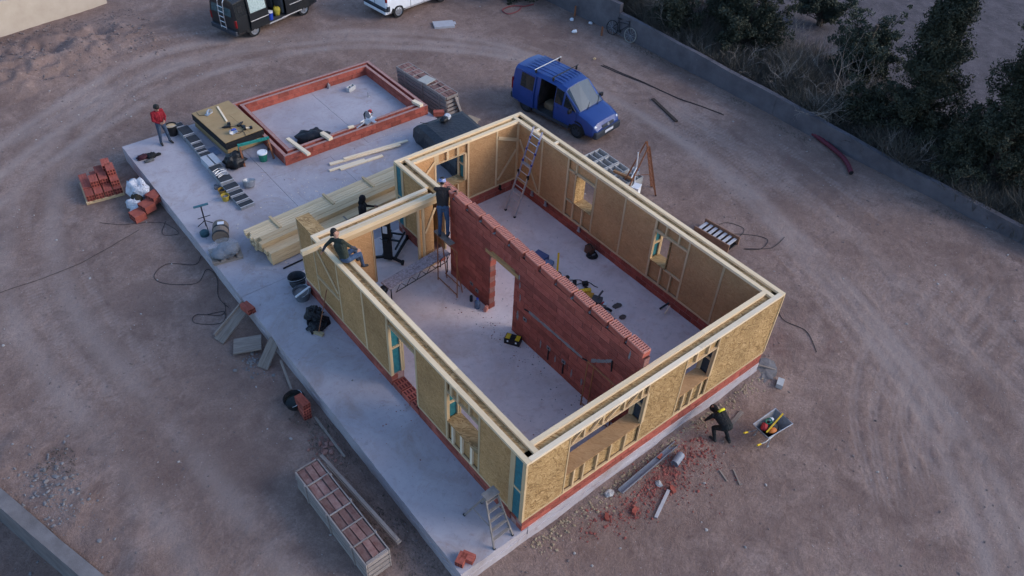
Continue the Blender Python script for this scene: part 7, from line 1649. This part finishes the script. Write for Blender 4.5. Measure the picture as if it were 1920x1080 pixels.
rubble('brick_rubble', 'red brick rubble strewn on the dirt in front of the house', pts + [(a + rr.gauss(0, .2), min(-.06, b + rr.gauss(0, .15)), gz(a, b)) for a, b, c in pts], .010, .06, BRB, 15, cat='rubble')
rubble('brick_rubble', 'brick and mortar fragments beside the slab above the near crate', [(x, y, gz(x, y)) for x, y in [(-2.55 + rr.gauss(0, .22), 5.9 + rr.gauss(0, .38)) for _ in range(60)]], .03, .12, CRB, 16, cat='rubble')
rubble('mortar_rubble', 'grey broken mortar under the leaning boards', [(x, y, gz(x, y)) for x, y in [(-2.75 + rr.gauss(0, .25), 10.2 + rr.gauss(0, .35)) for _ in range(90)]], .012, .10, STD2, 18, cat='rubble')
for i, (x, y, a, lab) in enumerate(((3.1, -1.25, .4, 'broken red brick nearest the pale batten on the left'), (4.55, -1.45, 1.2, 'broken red brick beside the pale batten tip'), (4.9, -.45, .3, 'broken orange brick on the soil under the steel channel'), (2.4, -.95, .9, 'broken red brick at the left end of the rubble'))):
    m = MB(); m.prism([(0, 0), (.2, .01), (.24, .09), (.1, .13), (.01, .1)], 0, .1); one(m, 'broken_brick', BRICK, lab, 'brick', (x, y, gz(x, y)), a)

# crumbs on the slab and floors
def on_slab(n, reg, seed, cl=()):
    rs = np.random.RandomState(seed); x = rs.uniform(reg[0], reg[1], n); y = rs.uniform(reg[2], reg[3], n); pts = [(a, b, .002) for a, b in zip(x, y)]
    for (cx, cy, sx, sy, k) in cl: pts += [(a, b, .002) for a, b in zip(rs.normal(cx, sx, k), rs.normal(cy, sy, k))]
    return pts
rubble('mortar_crumbs', 'grey mortar crumbs scattered over slab and floors', on_slab(240, (-1.8, 9.3, .6, 18), 51, ((3.9, 5.0, .3, 2.2, 160), (5.2, 4.5, .35, 2.5, 160), (-1.0, 16, .5, 1.5, 60))), .008, .035, STD2, 51, .4, cat='crumbs')
rubble('brick_crumbs', 'red brick crumbs scattered along the partition and door', on_slab(60, (.6, 9.2, .6, 9), 52, ((4.0, 5.5, .35, 2.2, 220), (5.0, 3.5, .3, 2.0, 160), (-.3, 5.4, .4, .7, 70), (2.0, 2.0, .7, .7, 50))), .006, .03, BRB, 52, .4, cat='crumbs')
rubble('wood_chips', 'pale wood chips scattered around the timber stack', on_slab(90, (-1.5, 7.5, 12.6, 18), 53, ((3.5, 16.0, 1.8, .7, 200), (1.0, 12.8, 1.0, .5, 90), (7.0, 18.1, .6, .3, 60))), .008, .035, WOODP, 53, .25, cat='chips')
